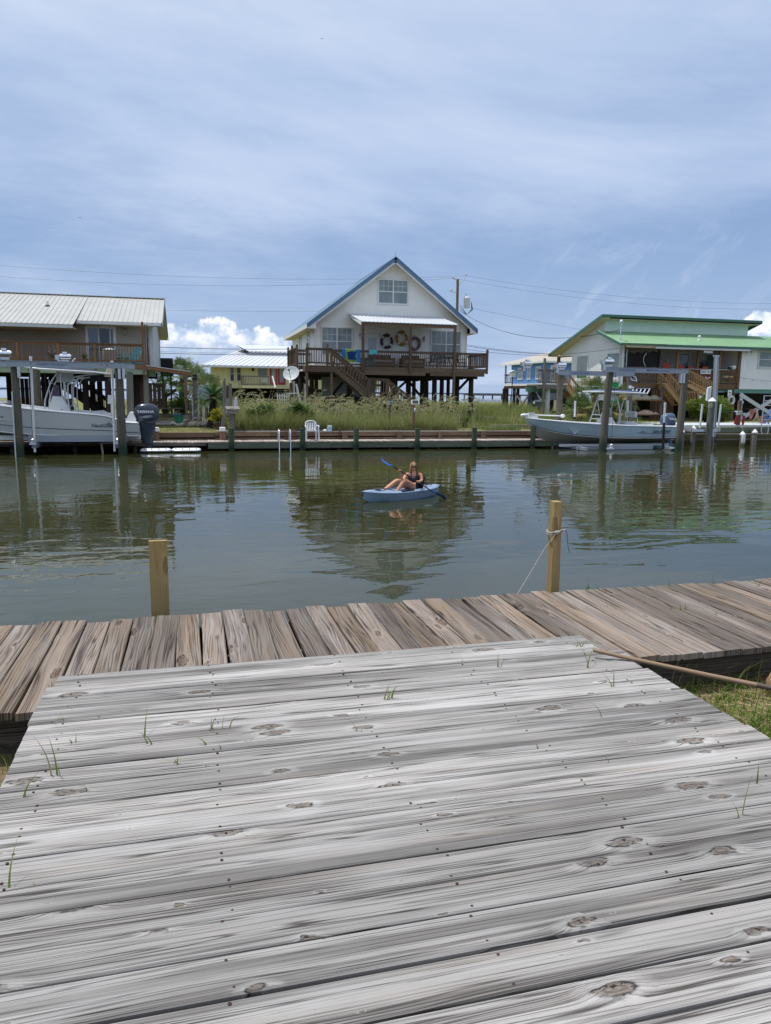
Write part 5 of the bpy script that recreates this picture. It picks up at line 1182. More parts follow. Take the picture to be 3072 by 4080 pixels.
# hair: back volume plus many strands
hair = MB(); hm = plain('blonde_hair', (.36, .20, .085), .5, 0, .5, .3, 60)
rings = []
for i in range(12):
    t_ = i/11; z = .130-.30*t_; k = math.sin(min(1, t_*2.6)*math.pi/2)
    rx = .088*k*(1-.06*t_)+.004; ry = .098*k*(1-.30*max(0, t_-.4))+.004; ring = []
    for j in range(18):
        q = j*2*math.pi/18; p = rt*math.cos(q)*rx+fd*math.sin(q)*ry
        if math.sin(q) > .25 and t_ > .16: p = rt*math.cos(q)*rx*1.0+fd*(ry*.25*(1 if abs(math.cos(q)) > .5 else -.2))
        ring.append(head+p+upv*z-fd*.014)
    rings.append(ring)
hair.loft(rings)
for s in (1, -1):
    for k in range(26):
        a = R.uniform(0, 1); x0 = s*(.01+.02*a); 
        p0 = head+upv*(.125-.01*a)+rt*x0+fd*(.045-.05*a); p1 = head+upv*.065+rt*s*(.068+.014*a)+fd*(.062-.07*a); p2 = head-upv*.04+rt*s*(.082+.012*a)+fd*(.03-.05*a); p3 = head-upv*R.uniform(.15, .24)+rt*s*(.078+R.uniform(-.02, .03))+fd*(.02-.05*a)
        hair.tube([p0, p1, p2, p3], [.006, .009, .010, .004], 5, sy=.6)
obj('hair', hair, hm, person, smooth=60)
# sunglasses
sg = MB()
for s in (1, -1):
    c = head+upv*.010+rt*s*.031+fd*.087; sg.obox(c, rt*.026+fd*(-.006*s*0), upv*.019, fd*.004)
    sg.tube([c+rt*s*.026+upv*.008, head+upv*.012+rt*s*.078-fd*.0], .003, 4)
sg.tube([head+upv*.014-rt*.01+fd*.092, head+upv*.014+rt*.01+fd*.092], .003, 4)
obj('sunglasses', sg, M['blackglass'], person)
mth = MB(); c = head-upv*.062+fd*.089; mth.tube([c-rt*.022+upv*.003, c-rt*.01, c, c+rt*.01, c+rt*.022+upv*.003], [.002, .0045, .005, .0045, .002], 6, sy=.6); obj('mouth', mth, plain('lips', (.42, .12, .10), .4), person, smooth=60)
# swimsuit: shell round the torso
ss_ = MB(); rings = []; ax = [(hipc-V((0, 0, .05)), .150, .125), (hipc+V((0, 0, .03)), .155, .128), (waist, .128, .105), (waist.lerp(chest, .6), .135, .115), (chest-V((0, 0, .03)), .146, .125), (chest+V((0, 0, .008)), .142, .118)]
sr = (shL-shR).normalized(); sf = V((0, 0, 1)).cross(sr).normalized()*-1
sf = V((sr.y, -sr.x, 0)).normalized()
if sf.y > 0: sf = -sf
for c, a, b_ in ax:
    rings.append([c+sr*math.cos(q)*a+sf*math.sin(q)*b_*(1+.10*max(0, math.sin(q))) for q in [j*2*math.pi/20 for j in range(20)]])
# scoop the front neckline
for j in range(20):
    q = j*2*math.pi/20
    if math.sin(q) > .3: rings[-1][j] = rings[-1][j]+V((0, 0, .012-.050*math.exp(-((q-math.pi/2)/.45)**2)))
    rings[-1][j] = rings[-1][j]+V((0, 0, .0))
ss_.loft(rings, cap=True)
for s in (1, -1):
    for off in (0,):
        b0 = chest+sr*s*.075+sf*.105+V((0, 0, .0)); ss_.tube([b0, chest+sr*s*.078+sf*.085+V((0, 0, .055)), neck+sr*s*.085+V((0, 0, -.012))+sf*.02, neck+sr*s*.085+V((0, 0, -.015))-sf*.04, chest+sr*s*.07-sf*.10+V((0, 0, .0))], [.024, .022, .02, .02, .022], 6, sy=.5)
obj('swimsuit', ss_, plain('black_swimsuit', (.018, .018, .026), .55, 0, .4, .2, 20), person, smooth=60)
# paddle
pdl = thing('kayak_paddle', 'black shafted paddle with bright blue blades held across the woman', 'paddle', (shA+shB)/2)
mb = MB(); mb.tube([shA-pd*.02, shB+pd*.02], .016, 10); obj('shaft', mb, M['black'], pdl, smooth=50)
mb = MB(); c = (gR+gL)/2; mb.tube([c-pd*.28, c-pd*.24], .021, 10); obj('drip_ring', mb, M['black'], pdl, smooth=50)
bm_ = plain('bright_blue_blade', (.012, .10, .42), .3, 0, .5, .05, 5)
for a, b, s in ((shA, bladeA, 1), (shB, bladeB, -1)):
    d_ = (b-a); l = d_.length; d_.normalize(); wv = d_.cross(V((0, -1, 0))).normalized(); wv = (wv*.55+V((0, .85, 0))).normalized(); nv = d_.cross(wv).normalized(); rings = []
    for t_, w_ in ((0, .018), (.12, .020), (.25, .028), (.45, .042), (.7, .055), (.88, .052), (.97, .035), (1, .014)):
        c = a+d_*l*t_+nv*.03*math.sin(t_*3); rings.append([c+wv*math.cos(q)*w_+nv*math.sin(q)*(.018 if t_ < .2 else .006) for q in [j*2*math.pi/12 for j in range(12)]])
    mb = MB(); mb.loft(rings); obj('blade', mb, bm_, pdl, smooth=40)
# ================================================================== HOUSE HELPERS
def lap_wall(mb, o, ux, z0, z1, span, course=.115, out=(0, -1, 0), proud=.016):
    """clapboard siding on the plane through o along ux; span(z) -> (u0,u1)"""
    o, ux, out = V(o), V(ux), V(out); z = z0
    while z < z1-.01:
        zt = min(z1, z+course); a0, a1 = span(z); b0, b1 = span(zt); mb.rn = R.random()
        if a1 > a0:
            if b1 < b0: b0 = b1 = (b0+b1)/2
            P = lambda u, zz, k: V((o.x, o.y, 0))+ux*u+V((0, 0, zz))+out*k
            lo0, lo1, hi0, hi1 = P(a0, z, proud), P(a1, z, proud), P(b0, zt, .002), P(b1, zt, .002)
            q = [lo0, lo1, hi1, hi0]; n_ = (q[1]-q[0]).cross(q[2]-q[0])
            mb.face(q if n_.dot(out) > 0 else q[::-1])
            q = [P(a0, z, .0), P(a1, z, .0), lo1, lo0]; n_ = (q[1]-q[0]).cross(q[2]-q[0]); mb.face(q if n_.z < 0 else q[::-1])
        z = zt
def board_wall(mb, o, ux, u0, u1, bot, top, w_=.2, gap=.014, out=(0, -1, 0), t=.018):
    """vertical grooved boards; bot(u), top(u) heights"""
    o, ux, out = V(o), V(ux), V(out); u = u0
    while u < u1-.01:
        a, b = u, min(u1, u+w_-gap); P = lambda uu, zz, k=0.0: V((o.x, o.y, 0))+ux*uu+V((0, 0, zz))+out*k
        if top(a) > bot(a)+.01 or top(b) > bot(b)+.01:
            mb.prism([P(a, bot(a)), P(b, bot(b)), P(b, max(top(b), bot(b)+.001)), P(a, max(top(a), bot(a)+.001))], out*t)
        u += w_
def slab(mb, pts, t=.05):
    """thick sheet whose top face is pts"""
    n_ = (V(pts[1])-V(pts[0])).cross(V(pts[2])-V(pts[0])).normalized()
    if n_.z < 0: n_ = -n_
    mb.prism(pts, -n_*t)
def metal_roof(name, parent, e0, e1, r1, r0, mat, rib=.28, t=.03, rh=.022, rw=.035, clipfn=None, screws=False):
    """e0,e1 eave ends; r0,r1 ridge ends"""
    e0, e1, r0, r1 = map(V, (e0, e1, r0, r1)); mb = MB(); slab(mb, [e0, e1, r1, r0], t)
    n_ = (e1-e0).cross(r0-e0).normalized(); n_ = n_ if n_.z > 0 else -n_
    k = max(1, int((e1-e0).length/rib))
    for i in range(k+1):
        a = i/k; p, q = e0.lerp(e1, a), r0.lerp(r1, a)
        mb.beam(p+n_*rh*.5, q+n_*rh*.5, rw, rh, n_)
    return obj(name, mb, mat, parent)
def window(parent, c, ux, w_, h, out, sash=2, cols=1, mun=(0, 0), fw=.07, frame='whitepaint', blinds=True, depth=.05, paneM=None, name='window'):
    """window > frame, pane(s), muntins. c = centre on the wall plane"""
    c, ux, out = V(c), V(ux).normalized(), V(out).normalized(); up = V((0, 0, 1))
    mb = MB()
    for s in (1, -1):
        mb.obox(c+ux*s*(w_/2+fw/2)+out*depth*.5, ux*fw/2, out*depth*.5, up*(h/2+fw)); mb.obox(c+up*s*(h/2+fw/2)+out*depth*.5, ux*w_/2, out*depth*.5, up*fw/2)
    for i in range(1, cols): mb.obox(c+ux*(-w_/2+w_*i/cols)+out*depth*.47, ux*.035, out*depth*.45, up*h/2)
    if sash == 2:
        for i in range(cols): mb.obox(c+ux*(-w_/2+w_*(i+.5)/cols)+out*depth*.42, ux*(w_/cols/2-.036), out*depth*.40, up*.028)
    f = obj(name, mb, M[frame], parent)
    mb = MB()
    for i in range(cols):
        cc = c+ux*(-w_/2+w_*(i+.5)/cols); hw = w_/cols/2-.034
        if sash == 2:
            for s in (1, -1): mb.obox(cc+up*s*(h/4+.01)+out*.012, ux*hw, out*.008, up*(h/4-.022))
        else: mb.obox(cc+out*.012, ux*hw, out*.008, up*(h/2))
    obj('pane', mb, paneM or M['blindpane'], f)
    if mun[0] or mun[1]:
        mb = MB()
        for i in range(cols):
            cc = c+ux*(-w_/2+w_*(i+.5)/cols)+up*(h/4 if sash == 2 else 0); hh = h/4 if sash == 2 else h/2; hw = w_/cols/2-.034
            for a in range(1, mun[0]+1): mb.obox(cc+ux*(-hw+2*hw*a/(mun[0]+1))+out*.024, ux*.009, out*.004, up*(hh-.03))
            for a in range(1, mun[1]+1): mb.obox(cc+up*(-hh+2*hh*a/(mun[1]+1))+out*.0235, ux*hw, out*.004, up*.009)
        obj('muntin', mb, M[frame], f)
    return f
def blindmat():
    m_ = bsdf('glass_over_white_blinds', (.3, .35, .35), .12, 0, .7); g = NG(m_.node_tree); b = m_.node_tree.nodes['Principled BSDF']
    s_ = g.sep(g.n('ShaderNodeNewGeometry').outputs['Position'])
    st = g.m('FRACT', g.m('MULTIPLY', s_[2], 14.0)); n_ = g.noise(g.com(g.m('MULTIPLY', s_[0], 1.0), s_[1], g.m('MULTIPLY', s_[2], .7)), 1.1, 2)
    col = g.mix(g.ss(st, .72, .80), (.27, .33, .33, 1), (.12, .155, .16, 1)); col = g.mix(g.m('MULTIPLY', g.ss(n_, .40, .62), .5), col, (.12, .16, .17, 1))
    g.L.new(col, b.inputs['Base Color']); return m_
M['blindpane'] = blindmat()
def railing(t, p0, p1, h=.95, mat='darkwood', bal=.13, bw=.035, top=(.14, .04), mid=True, low=.10, face=.09, name='railing', slats=False, cap=True):
    """railing between two points on the deck surface"""
    p0, p1 = V(p0), V(p1); L_ = (p1-p0).length; d_ = (p1-p0).normalized(); up = V((0, 0, 1)); mb = MB()
    if cap: mb.beam(p0+up*h, p1+up*h, top[0], top[1])
    mb.beam(p0+up*(h-face/2-.03), p1+up*(h-face/2-.03), .035, face); mb.beam(p0+up*(low+face/2), p1+up*(low+face/2), .035, face)
    n_ = max(1, int(L_/bal)); sd = d_.cross(up).normalized()*.035
    for i in range(n_):
        c = p0+(p1-p0)*((i+.5)/n_); a = c+up*(low)+sd+V((R.uniform(-.006, .006), 0, 0)); mb.beam(a, a+up*(h-low-.03), bw, bw*(.55 if slats else 1), d_)
    return obj(name, mb, M[mat], t)
def post(t, x, y, z0, z1, w_=.10, mat='darkwood', capd=False, name='post'):
    mb = MB(); mb.box(x-w_/2, x+w_/2, y-w_/2, y+w_/2, z0, z1); p = obj(name, mb, M[mat], t)
    if capd: mb = MB(); mb.ball((x, y, z1+.0), w_*.52, w_*.52, w_*.65, 10, 6); obj('post_cap', mb, M[mat], p, smooth=60)
    return p
def stairs(t, a, b, wv, n, mat='darkwood', rail=True, tread='darkwood', h=.9, bal=.16, both=True, name='stair', rmat=None, str_h=.26):
    """flight from top nose a to bottom b (centre of the near edge), wv = width vector away from the viewer"""
    a, b, wv = V(a), V(b), V(wv); up = V((0, 0, 1)); rmat = rmat or mat
    mb = MB()
    for q in (V((0, 0, 0)), wv): mb.beam(a+q-up*.10, b+q-up*.10, .045, str_h)
    obj(name+'_stringer', mb, M[mat], t)
    mb = MB(); dh = V((b.x-a.x, b.y-a.y, 0)); run = dh/n
    for i in range(n): c = a+(b-a)*((i+.5)/n)+wv*.5; mb.obox(c+up*.03, run*.58, wv*.5, up*.02)
    obj(name+'_tread', mb, M[tread], t)
    if rail:
        for q in ([V((0, 0, 0)), wv] if both else [V((0, 0, 0))]):
            mb = MB(); mb.beam(a+q+up*h, b+q+up*h, .10, .045); mb.beam(a+q+up*(h-.09), b+q+up*(h-.09), .035, .09); mb.beam(a+q+up*.22, b+q+up*.22, .035, .09)
            k = max(2, int(dh.length/bal))
            for i in range(k): c = a+q+(b-a)*((i+.5)/k); mb.beam(c+up*.16, c+up*(h-.04), .035, .035, (0, 1, 0))
            obj(name+'_railing', mb, M[rmat], t)
def pilings(t, pts, z1, r=.15, mat='pileblack', z0=.3):
    for x, y in pts:
        mb = MB(); mb.cyl((x, y, z0), (x+R.uniform(-.03, .03), y, z1), r*1.05, r*.95, 12); obj('piling', mb, M[mat], t, smooth=50)
# ================================================================== WHITE HOUSE
YF = 46.5; wh = thing('stilt_house', 'white gabled stilt house with blue metal roof trim and a dark timber deck', 'house', (12.4, 50, .8))
XL, XR, XP, ZW, ZP, ZF = 7.46, 17.44, 12.42, 6.78, 10.77, 4.05
slope = .757
def gable(z):
    if z <= ZW: return (0, XR-XL)
    k = (z-ZW)/slope; return (k, XR-XL-k)
mb = MB(); lap_wall(mb, (XL, YF, 0), (1, 0, 0), ZF, 10.54, gable); obj('front_wall', mb, M['siding'], wh)
mb = MB(); mb.prism([(XL, YF+.01, ZF), (XR, YF+.01, ZF), (XR, YF+.01, ZW), (XP, YF+.01, ZP-.24), (XL, YF+.01, ZW)], (0, .12, 0)); mb.prism([(XL, 57.0, ZF), (XR, 57.0, ZF), (XR, 57.0, ZW), (XP, 57.0, ZP-.24), (XL, 57.0, ZW)], (0, .1, 0)); mb.box(XL, XR, YF+.1, 57, ZF-.25, ZF); obj('wall_core', mb, M['siding'], wh)
mb = MB(); lap_wall(mb, (XL, 57, 0), (0, -1, 0), ZF, ZW, lambda z: (0, 57-YF), out=(-1, 0, 0)); obj('side_wall', mb, M['siding'], wh)
mb = MB(); lap_wall(mb, (XR, YF, 0), (0, 1, 0), ZF, ZW, lambda z: (0, 57-YF), out=(1, 0, 0)); obj('side_wall', mb, M['siding'], wh)
mb = MB(); mb.box(XL-.02, XL+.10, YF-.03, YF-.004, ZF, ZW+.05); mb.box(XR-.10, XR+.02, YF-.03, YF-.004, ZF, ZW+.02); mb.box(XL-.03, XL-.02, YF-.03, YF+.10, ZF, ZW); obj('corner_trim', mb, M['whitepaint'], wh)
OV, OY = .52, .62   # overhangs
for s in (-1, 1):
    xe = XP+s*((XR-XL)/2+OV); ze = ZW+.10-OV*slope*.98; ze = ZP-abs(xe-XP)*slope+.02
    r_ = metal_roof('roof', wh, (xe, YF-OY, ze), (xe, 57.6, ze), (XP, 57.6, ZP+.02), (XP, YF-OY, ZP+.02), M['blueroof'], rib=.3)
    mb = MB(); n_ = V((s*slope, 0, 1)).normalized(); a, b = V((xe-s*.0, YF-OY-.02, ze+.02)), V((XP, YF-OY-.02, ZP+.055)); mb.beam(a-n_*.07, b-n_*.07, .035, .20, n_); mb.beam(a+n_*.03+V((0, .08, 0)), b+n_*.03+V((0, .08, 0)), .22, .02, n_); obj('rake_trim', mb, M['bluemetal'], r_)
    mb = MB(); mb.beam(a-n_*.22+V((0, .05, 0)), b-n_*.22+V((0, .05, 0)), .03, .13, n_); obj('fascia', mb, M['whitepaint'], r_)
    mb = MB(); mb.prism([(xe, YF-OY+.04, ze-.20), (XP, YF-OY+.04, ZP-.20), (XP, YF-.01, ZP-.20), (xe, YF-.01, ze-.20)], n_*.02); zs = ZW-.03; mb.box(min(xe, XL if s < 0 else XR), max(xe, XL if s < 0 else XR), YF-OY+.05, 57.4, ze-.235, ze-.205); obj('soffit', mb, M['cream'], r_)
    mb = MB(); mb.box(xe-.03 if s < 0 else xe, xe if s < 0 else xe+.03, YF-OY, 57.6, ze-.22, ze+.02); obj('eave_trim', mb, M['whitepaint' if s < 0 else 'bluemetal'], r_)
    x1 = XL if s < 0 else XR; mb = MB(); mb.prism([(xe, YF-OY+.01, ze-.235), (x1, YF-OY+.01, ze-.235), (x1, YF-OY+.01, ZP-abs(x1-XP)*slope-.20), (xe, YF-OY+.01, ze-.20)], (0, .03, 0)); obj('eave_return', mb, M['whitepaint'], r_)
mb = MB(); mb.box(XP-.03, XP+.03, YF-OY-.05, 57.6, ZP+.03, ZP+.07); mb.cyl((XP, YF-OY+.05, ZP+.05), (XP, YF-OY+.05, ZP+.38), .012, .006, 6); mb.cyl((XP+.03, YF-OY+.05, ZP+.05), (XP+.03, YF-OY+.05, ZP+.25), .008, .005, 5); obj('ridge_cap', mb, M['bluemetal'], wh)
# windows and door
def wpx(x, y): return at(1100+x/1.851, 1000+y/1.851, YF)
def wind(x0, y0, x1, y1, **k):
    a, b = wpx(x0, y0), wpx(x1, y1); c = (a+b)/2; return window(wh, (c.x, YF-.018, c.z), (1, 0, 0), b.x-a.x-.14, a.z-b.z-.14, (0, -1, 0), cols=2, **k)
window(wh, (12.44, YF-.018, 8.83), (1, 0, 0), 1.86, 1.38, (0, -1, 0), cols=2, mun=(2, 1), fw=.09)
window(wh, (8.86, YF-.018, 5.70), (1, 0, 0), 1.90, 1.60, (0, -1, 0), cols=2, mun=(2, 1), fw=.08)
window(wh, (16.02, YF-.018, 5.70), (1, 0, 0), 1.96, 1.60, (0, -1, 0), cols=2, mun=(2, 0), fw=.08)
for y in (48.9, 52.6): window(wh, (XL-.018, y, 5.75), (0, -1, 0), .75, 1.1, (-1, 0, 0), fw=.07)
dr = thing('x', '', ''); bpy.data.objects.remove(dr)
mb = MB(); mb.box(10.66, 11.52, YF-.05, YF-.018, ZF+.02, 6.12); door = obj('door', mb, M['whitepaint'], wh)
mb = MB(); mb.box(10.83, 11.37, YF-.062, YF-.05, 4.75, 5.98); obj('pane', mb, plain('door_blind_glass', (.42, .47, .50), .2, 0, .6), door)
mb = MB(); mb.box(10.56, 10.66, YF-.06, YF-.016, ZF, 6.2); mb.box(11.52, 11.62, YF-.06, YF-.016, ZF, 6.2); mb.box(10.56, 11.62, YF-.06, YF-.016, 6.2, 6.3); obj('frame', mb, M['whitepaint'], door)
mb = MB(); mb.ball((10.74, YF-.09, 5.0), .03); obj('handle', mb, M['chrome'], door)
for x, z in ((10.33, 6.0), (14.52, 5.95)):
    mb = MB(); mb.box(x-.05, x+.05, YF-.06, YF-.016, z+.02, z+.16); mb.tube([(x, YF-.05, z+.12), (x, YF-.14, z+.20), (x, YF-.18, z+.10)], .02, 6); lm = obj('wall_lamp', mb, M['black'], wh); mb = MB(); mb.lathe([(.05, 0), (.075, .06), (.065, .2), (.03, .24)], (x, YF-.17, z-.14), 10); obj('lamp_glass', mb, M['ltgrey'], lm)
mb = MB(); mb.box(XL-.3, XL-.1, YF-.45, YF-.35, 6.18, 6.28); mb.ball((XL-.12, YF-.45, 6.18), .07); mb.ball((XL-.28, YF-.45, 6.20), .07); obj('flood_lamp', mb, M['rope'], wh)
# porch roof
PX0, PX1, YP = 9.62, 15.5, 43.35
mb = None; pr = metal_roof('porch_roof', wh, (PX0+.08, YP-.12, 6.66), (PX1+.1, YP-.12, 6.66), (PX1-.02, YF-.02, 7.40), (PX0-.02, YF-.02, 7.40), M['whiteroof'], rib=.23, rh=.03, rw=.06)
mb = MB(); mb.prism([(PX0+.03, YP-.12, 6.63), (PX0+.03, YF-.02, 7.37), (PX0+.03, YF-.02, 7.20), (PX0+.03, YP-.12, 6.46)], (.04, 0, 0)); obj('rake_board', mb, M['whitepaint'], pr)
mb = MB(); mb.box(PX0+.08, PX1+.08, YP-.05, YP+.04, 6.44, 6.63); obj('porch_beam', mb, M['darkwood'], wh)
# deck: surface, rim boards, beams
DX0, DX1, DY = 6.02, 17.55, 43.15
mb = MB(); y = DY+.02
while y < YF-.1: mb.box(DX0+.1, DX1-.05, y, y+.135, ZF-.02, ZF+.02); y += .142
y = YF
while y < 48: mb.box(DX0+.1, XL-.03, y, y+.135, ZF-.02, ZF+.02); y += .142
obj('deck_floor', mb, M['darkwood'], wh)
mb = MB()
for a, b in ((DX0, 9.2), (9.2, 13.6), (13.6, DX1-.05)): mb.beam((a+.003, DY, ZF-.10), (b-.003, DY, ZF-.10), .045, .22); mb.beam((a+.3, DY-.045, ZF-.33+.0), (b-.003 if b < 17 else b-.12, DY-.045, ZF-.33), .045, .24)
mb.beam((DX0+.05, DY, ZF-.12), (DX0+.05, 48.1, ZF-.12), .045, .24); mb.beam((DX1-.08, DY, ZF-.12), (DX1-.08, YF, ZF-.12), .045, .24); obj('rim_board', mb, M['darkwood'], wh)
mb = MB()
for y in (44.2, 46.8, 50, 53.5, 56.8): mb.box(DX0+.2 if y < 48 else 7.5, DX1-.2, y-.07, y+.07, ZF-.58, ZF-.28)
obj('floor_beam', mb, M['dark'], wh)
pilings(wh, [(x, y) for x in (6.3, 9.2, 11.9, 14.6, 17.0) for y in (44.3, 46.9, 50, 53.5, 56.8) if x > 7 or y < 48]+[(7.8, 50), (7.8, 56.8)], ZF-.3, .16)
for x in (13.2, 15.9): mb = MB(); mb.cyl((x, 45.5, .4), (x, 45.5, ZF-.3), .12, n=10); obj('piling', mb, M['pileblack'], wh, smooth=50)
for a, b in (((14.6, 44.3, 1.2), (17.0, 44.5, 3.6)), ((14.4, 50, 3.6), (16.6, 50, 1.0)), ((11.9, 50, 1.2), (14.6, 50.2, 3.5)), ((6.3, 44.3, 3.5), (7.6, 44.3, 1.4)), ((9.0, 44.3, 3.4), (7.2, 44.4, 1.2)), ((9.2, 53.5, 3.1), (14.6, 53.5, 3.1))):
    mb = MB(); mb.beam(a, b, .05, .16); obj('brace', mb, M['dark'], wh)
# porch posts (to the ground), rail posts and railings
for x, z0 in ((9.74, ZF-.25), (12.62, ZF-.30), (15.40, .4)): post(wh, x, DY-.08, z0, 6.44, .14, name='porch_post')
railing(wh, (7.75, DY-.0, ZF), (9.67, DY-.0, ZF)); railing(wh, (9.81, DY, ZF), (12.55, DY, ZF)); railing(wh, (12.69, DY, ZF), (15.33, DY, ZF)); railing(wh, (15.47, DY, ZF), (17.5, DY, ZF))
railing(wh, (17.5, DY+.05, ZF), (17.5, YF-.1, ZF)); railing(wh, (DX0, DY+.9, ZF), (DX0, 46.2, ZF), 1.05); railing(wh, (DX0, 46.3, ZF), (DX0, 48.1, ZF), 1.05); railing(wh, (DX0, DY+.85, ZF), (6.6, DY+.85, ZF)); railing(wh, (6.62, DY+.8, ZF), (6.3, 42.0, ZF)); railing(wh, (DX0, 48.1, ZF), (XL, 48.1, ZF))
for x, y, z in ((7.66, DY, 5.32), (17.55, DY, 5.2), (16.6, YF-.1, 5.2), (DX0, DY+.85, 5.25), (DX0, 46.25, 5.3), (DX0, 48.1, 5.3), (6.62, DY+.8, 5.35)): post(wh, x, y, ZF-.28, z, .12, capd=True)
# landing, upper flight, lower landing, lower flight
LX0, LX1, LY = 6.22, 7.72, 42.0
mb = MB(); mb.box(LX0, LX1, LY, DY-.03, ZF-.04, ZF); mb.box(LX0-.03, LX1+.14, LY-.05, LY, ZF-.36, ZF-.06); mb.box(LX0, LX0+.05, LY+.002, DY-.05, ZF-.34, ZF-.05); obj('landing', mb, M['darkwood'], wh)
for x in (LX0+.08, LX1-.02): post(wh, x, LY+.07, .4, ZF+.95, .13)
railing(wh, (LX0, LY-.02, ZF), (LX1, LY-.02, ZF))
stairs(wh, (LX1+.05, LY, ZF), (9.85, LY, 2.42), (0, 1.0, 0), 9)
mb = MB(); mb.box(9.8, 11.05, LY-.05, LY+1.1, 2.34, 2.40); mb.box(9.8, 11.05, LY-.08, LY-.05, 2.10, 2.38); obj('landing', mb, M['darkwood'], wh)
for x in (9.88, 11.0): post(wh, x, LY-.02, .4, 3.36, .13)
railing(wh, (9.93, LY-.04, 2.40), (10.95, LY-.04, 2.40))
stairs(wh, (11.05, LY, 2.40), (13.0, LY, .95), (0, 1.0, 0), 8)
# things under the house
mb = MB(); mb.box(7.85, 11.3, 46.2, 46.3, 1.9, 3.55); obj('storage_panel', mb, plain('grey_white_storage_panel', (.40, .39, .36), .7), wh)
mb = MB(); mb.box(5.9, 6.1, 45.6, 45.7, .8, 3.2); mb.box(6.6, 6.85, 46.2, 46.25, 2.0, 3.5); obj('white_panel', mb, M['whitepaint'], wh)
ft = thing('beach_float', 'rainbow coloured float and boards stored under the white house', 'beach float', (9, 45.4, .9))
for k, (x0, x1, z0, z1, c) in enumerate(((7.5, 8.7, .9, 1.65, (.02, .16, .20)), (8.72, 9.6, 1.3, 1.75, (.02, .08, .25)), (8.72, 10.2, .85, 1.28, (.45, .22, .02)), (10.22, 11.0, .9, 1.35, (.05, .16, .16)))):
    mb = MB(); mb.obox(((x0+x1)/2, 45.4, (z0+z1)/2), ((x1-x0)/2, 0, 0), (0, .3, 0), (0, 0, (z1-z0)/2)); mb.cyl((x0, 45.1, z1), (x1, 45.1, z1), .06, n=8); obj('panel', mb, plain('float_colour_%d' % k, c, .5, 0, .4, .25, 2), ft)
mb = MB(); mb.tube([(7.6, 45.3, 1.95), (8.2, 45.2, 2.15), (9.6, 45.2, 2.18), (10.9, 45.3, 1.95)], [.06, .22, .24, .06], 10); base(obj('kayak', mb, M['black'], smooth=60, label='dark kayak stowed under the white house behind the stair', cat='kayak'), (9, 45.2, 2.1))
# life rings on the porch wall
def ring(label, cx, cz, r_, mat, bandmat, rot):
    t = thing('life_ring', label, 'life ring', (cx, YF-.1, cz), 'life rings on the porch wall'); c = V((cx, YF-.12, cz))
    P = lambda a, rr=r_: c+V((math.cos(a)*rr*.90, 0, math.sin(a)*rr))
    mb = MB(); mb.tube([P(k*2*math.pi/28) for k in range(28)], r_*.235, 10, closed=True); obj('float', mb, mat, t, smooth=60)
    for k in range(4):
        a = rot+k*math.pi/2; mb = MB(); mb.tube([P(a+q) for q in (-.16, -.05, .05, .16)], r_*.25, 10); obj('band', mb, bandmat, t, smooth=60)
    mb = MB(); mb.tube([P(math.pi/2-.5, r_*1.15), c+V((0, .05, r_*1.55)), P(math.pi/2+.5, r_*1.15)], .012, 5); mb.tube([P(rot+q, r_*1.32) for q in (0, .5, 1.0, math.pi/2)] , .012, 5); mb.tube([P(rot+math.pi+q, r_*1.32) for q in (0, .5, 1.0, math.pi/2)], .012, 5); obj('cord', mb, M['rope'], t, smooth=60)
ring('dark brown life ring with white bands, leftmost on the porch wall', 12.04, 5.78, .37, plain('dark_maroon_ring', (.05, .025, .028), .6), M['whitepaint'], .9)
ring('orange yellow life ring with white bands, middle and highest on the porch wall', 13.02, 6.0, .37, plain('orange_ring', (.40, .20, .03), .6), M['whitepaint'], .95)
ring('ring of worn grey brown cork on the porch wall, rightmost of three', 13.9, 5.68, .35, plain('worn_cork_ring', (.20, .14, .12), .8, 0, .3, .5, 12), plain('worn_band', (.30, .25, .22), .8, 0, .3, .4, 14), .2)
# towels on the railing
def towel(label, x0, x1, zt, zb, y, mats, parts_=None, fringe=False):
    t = thing('towel', label, 'towel', ((x0+x1)/2, y, zt)); mb = MB(); nx, nz = 14, 8; P = {}
    for i in range(nx+1):
        for j in range(nz+1):
            x = x0+(x1-x0)*i/nx; z = zt+(zb-zt)*j/nz; P[i, j] = V((x, y-.02-.025*math.sin(i*1.3)*(.3+j/nz)-.03*j/nz, z-.03*math.sin(i*.5)*(j/nz)))
    for i in range(nx):
        mb.m = 0 if mats[1] is None or not (.22 < (i+.5)/nx < .78) else 1
        mb.face([P[i, 0], P[i, 0]+V((0, .09, .02)), P[i+1, 0]+V((0, .09, .02)), P[i+1, 0]])
        for j in range(nz): mb.face([P[i, j+1], P[i+1, j+1], P[i+1, j], P[i, j]]); mb.face([P[i, j]+V((0, .008, 0)), P[i+1, j]+V((0, .008, 0)), P[i+1, j+1]+V((0, .008, 0)), P[i, j+1]+V((0, .008, 0))])
    mb.m = 0; obj('cloth', mb, [m_ for m_ in mats if m_], t, smooth=60); return t
t = towel('blue beach towel with a turtle pattern hanging on the deck railing', 8.48, 9.6, 5.04, 4.28, DY-.07, [plain('towel_blue', (.02, .16, .42), .9), plain('towel_lime', (.24, .36, .09), .9)])
mb = MB()
tc_ = V((9.06, DY-.165, 4.70)); sc_ = .0
mb.lathe([(.001, 0), (.20, .004), (.24, .010), (.20, .014)], tc_, 16, (0, -1, 0)); 
for a, l in ((.6, .3), (2.5, .26), (3.9, .26), (5.5, .30)): mb.prism([tc_+V((math.cos(a+w2)*l*k, -.005, math.sin(a+w2)*l*k)) for w2, k in ((-.35, .7), (-.1, 1.15), (.2, 1.25), (.3, .75))], (0, -.006, 0))
obj('turtle', mb, plain('turtle_navy', (.01, .05, .20), .9, 0, .2, .5, 14), t)
mb = MB()
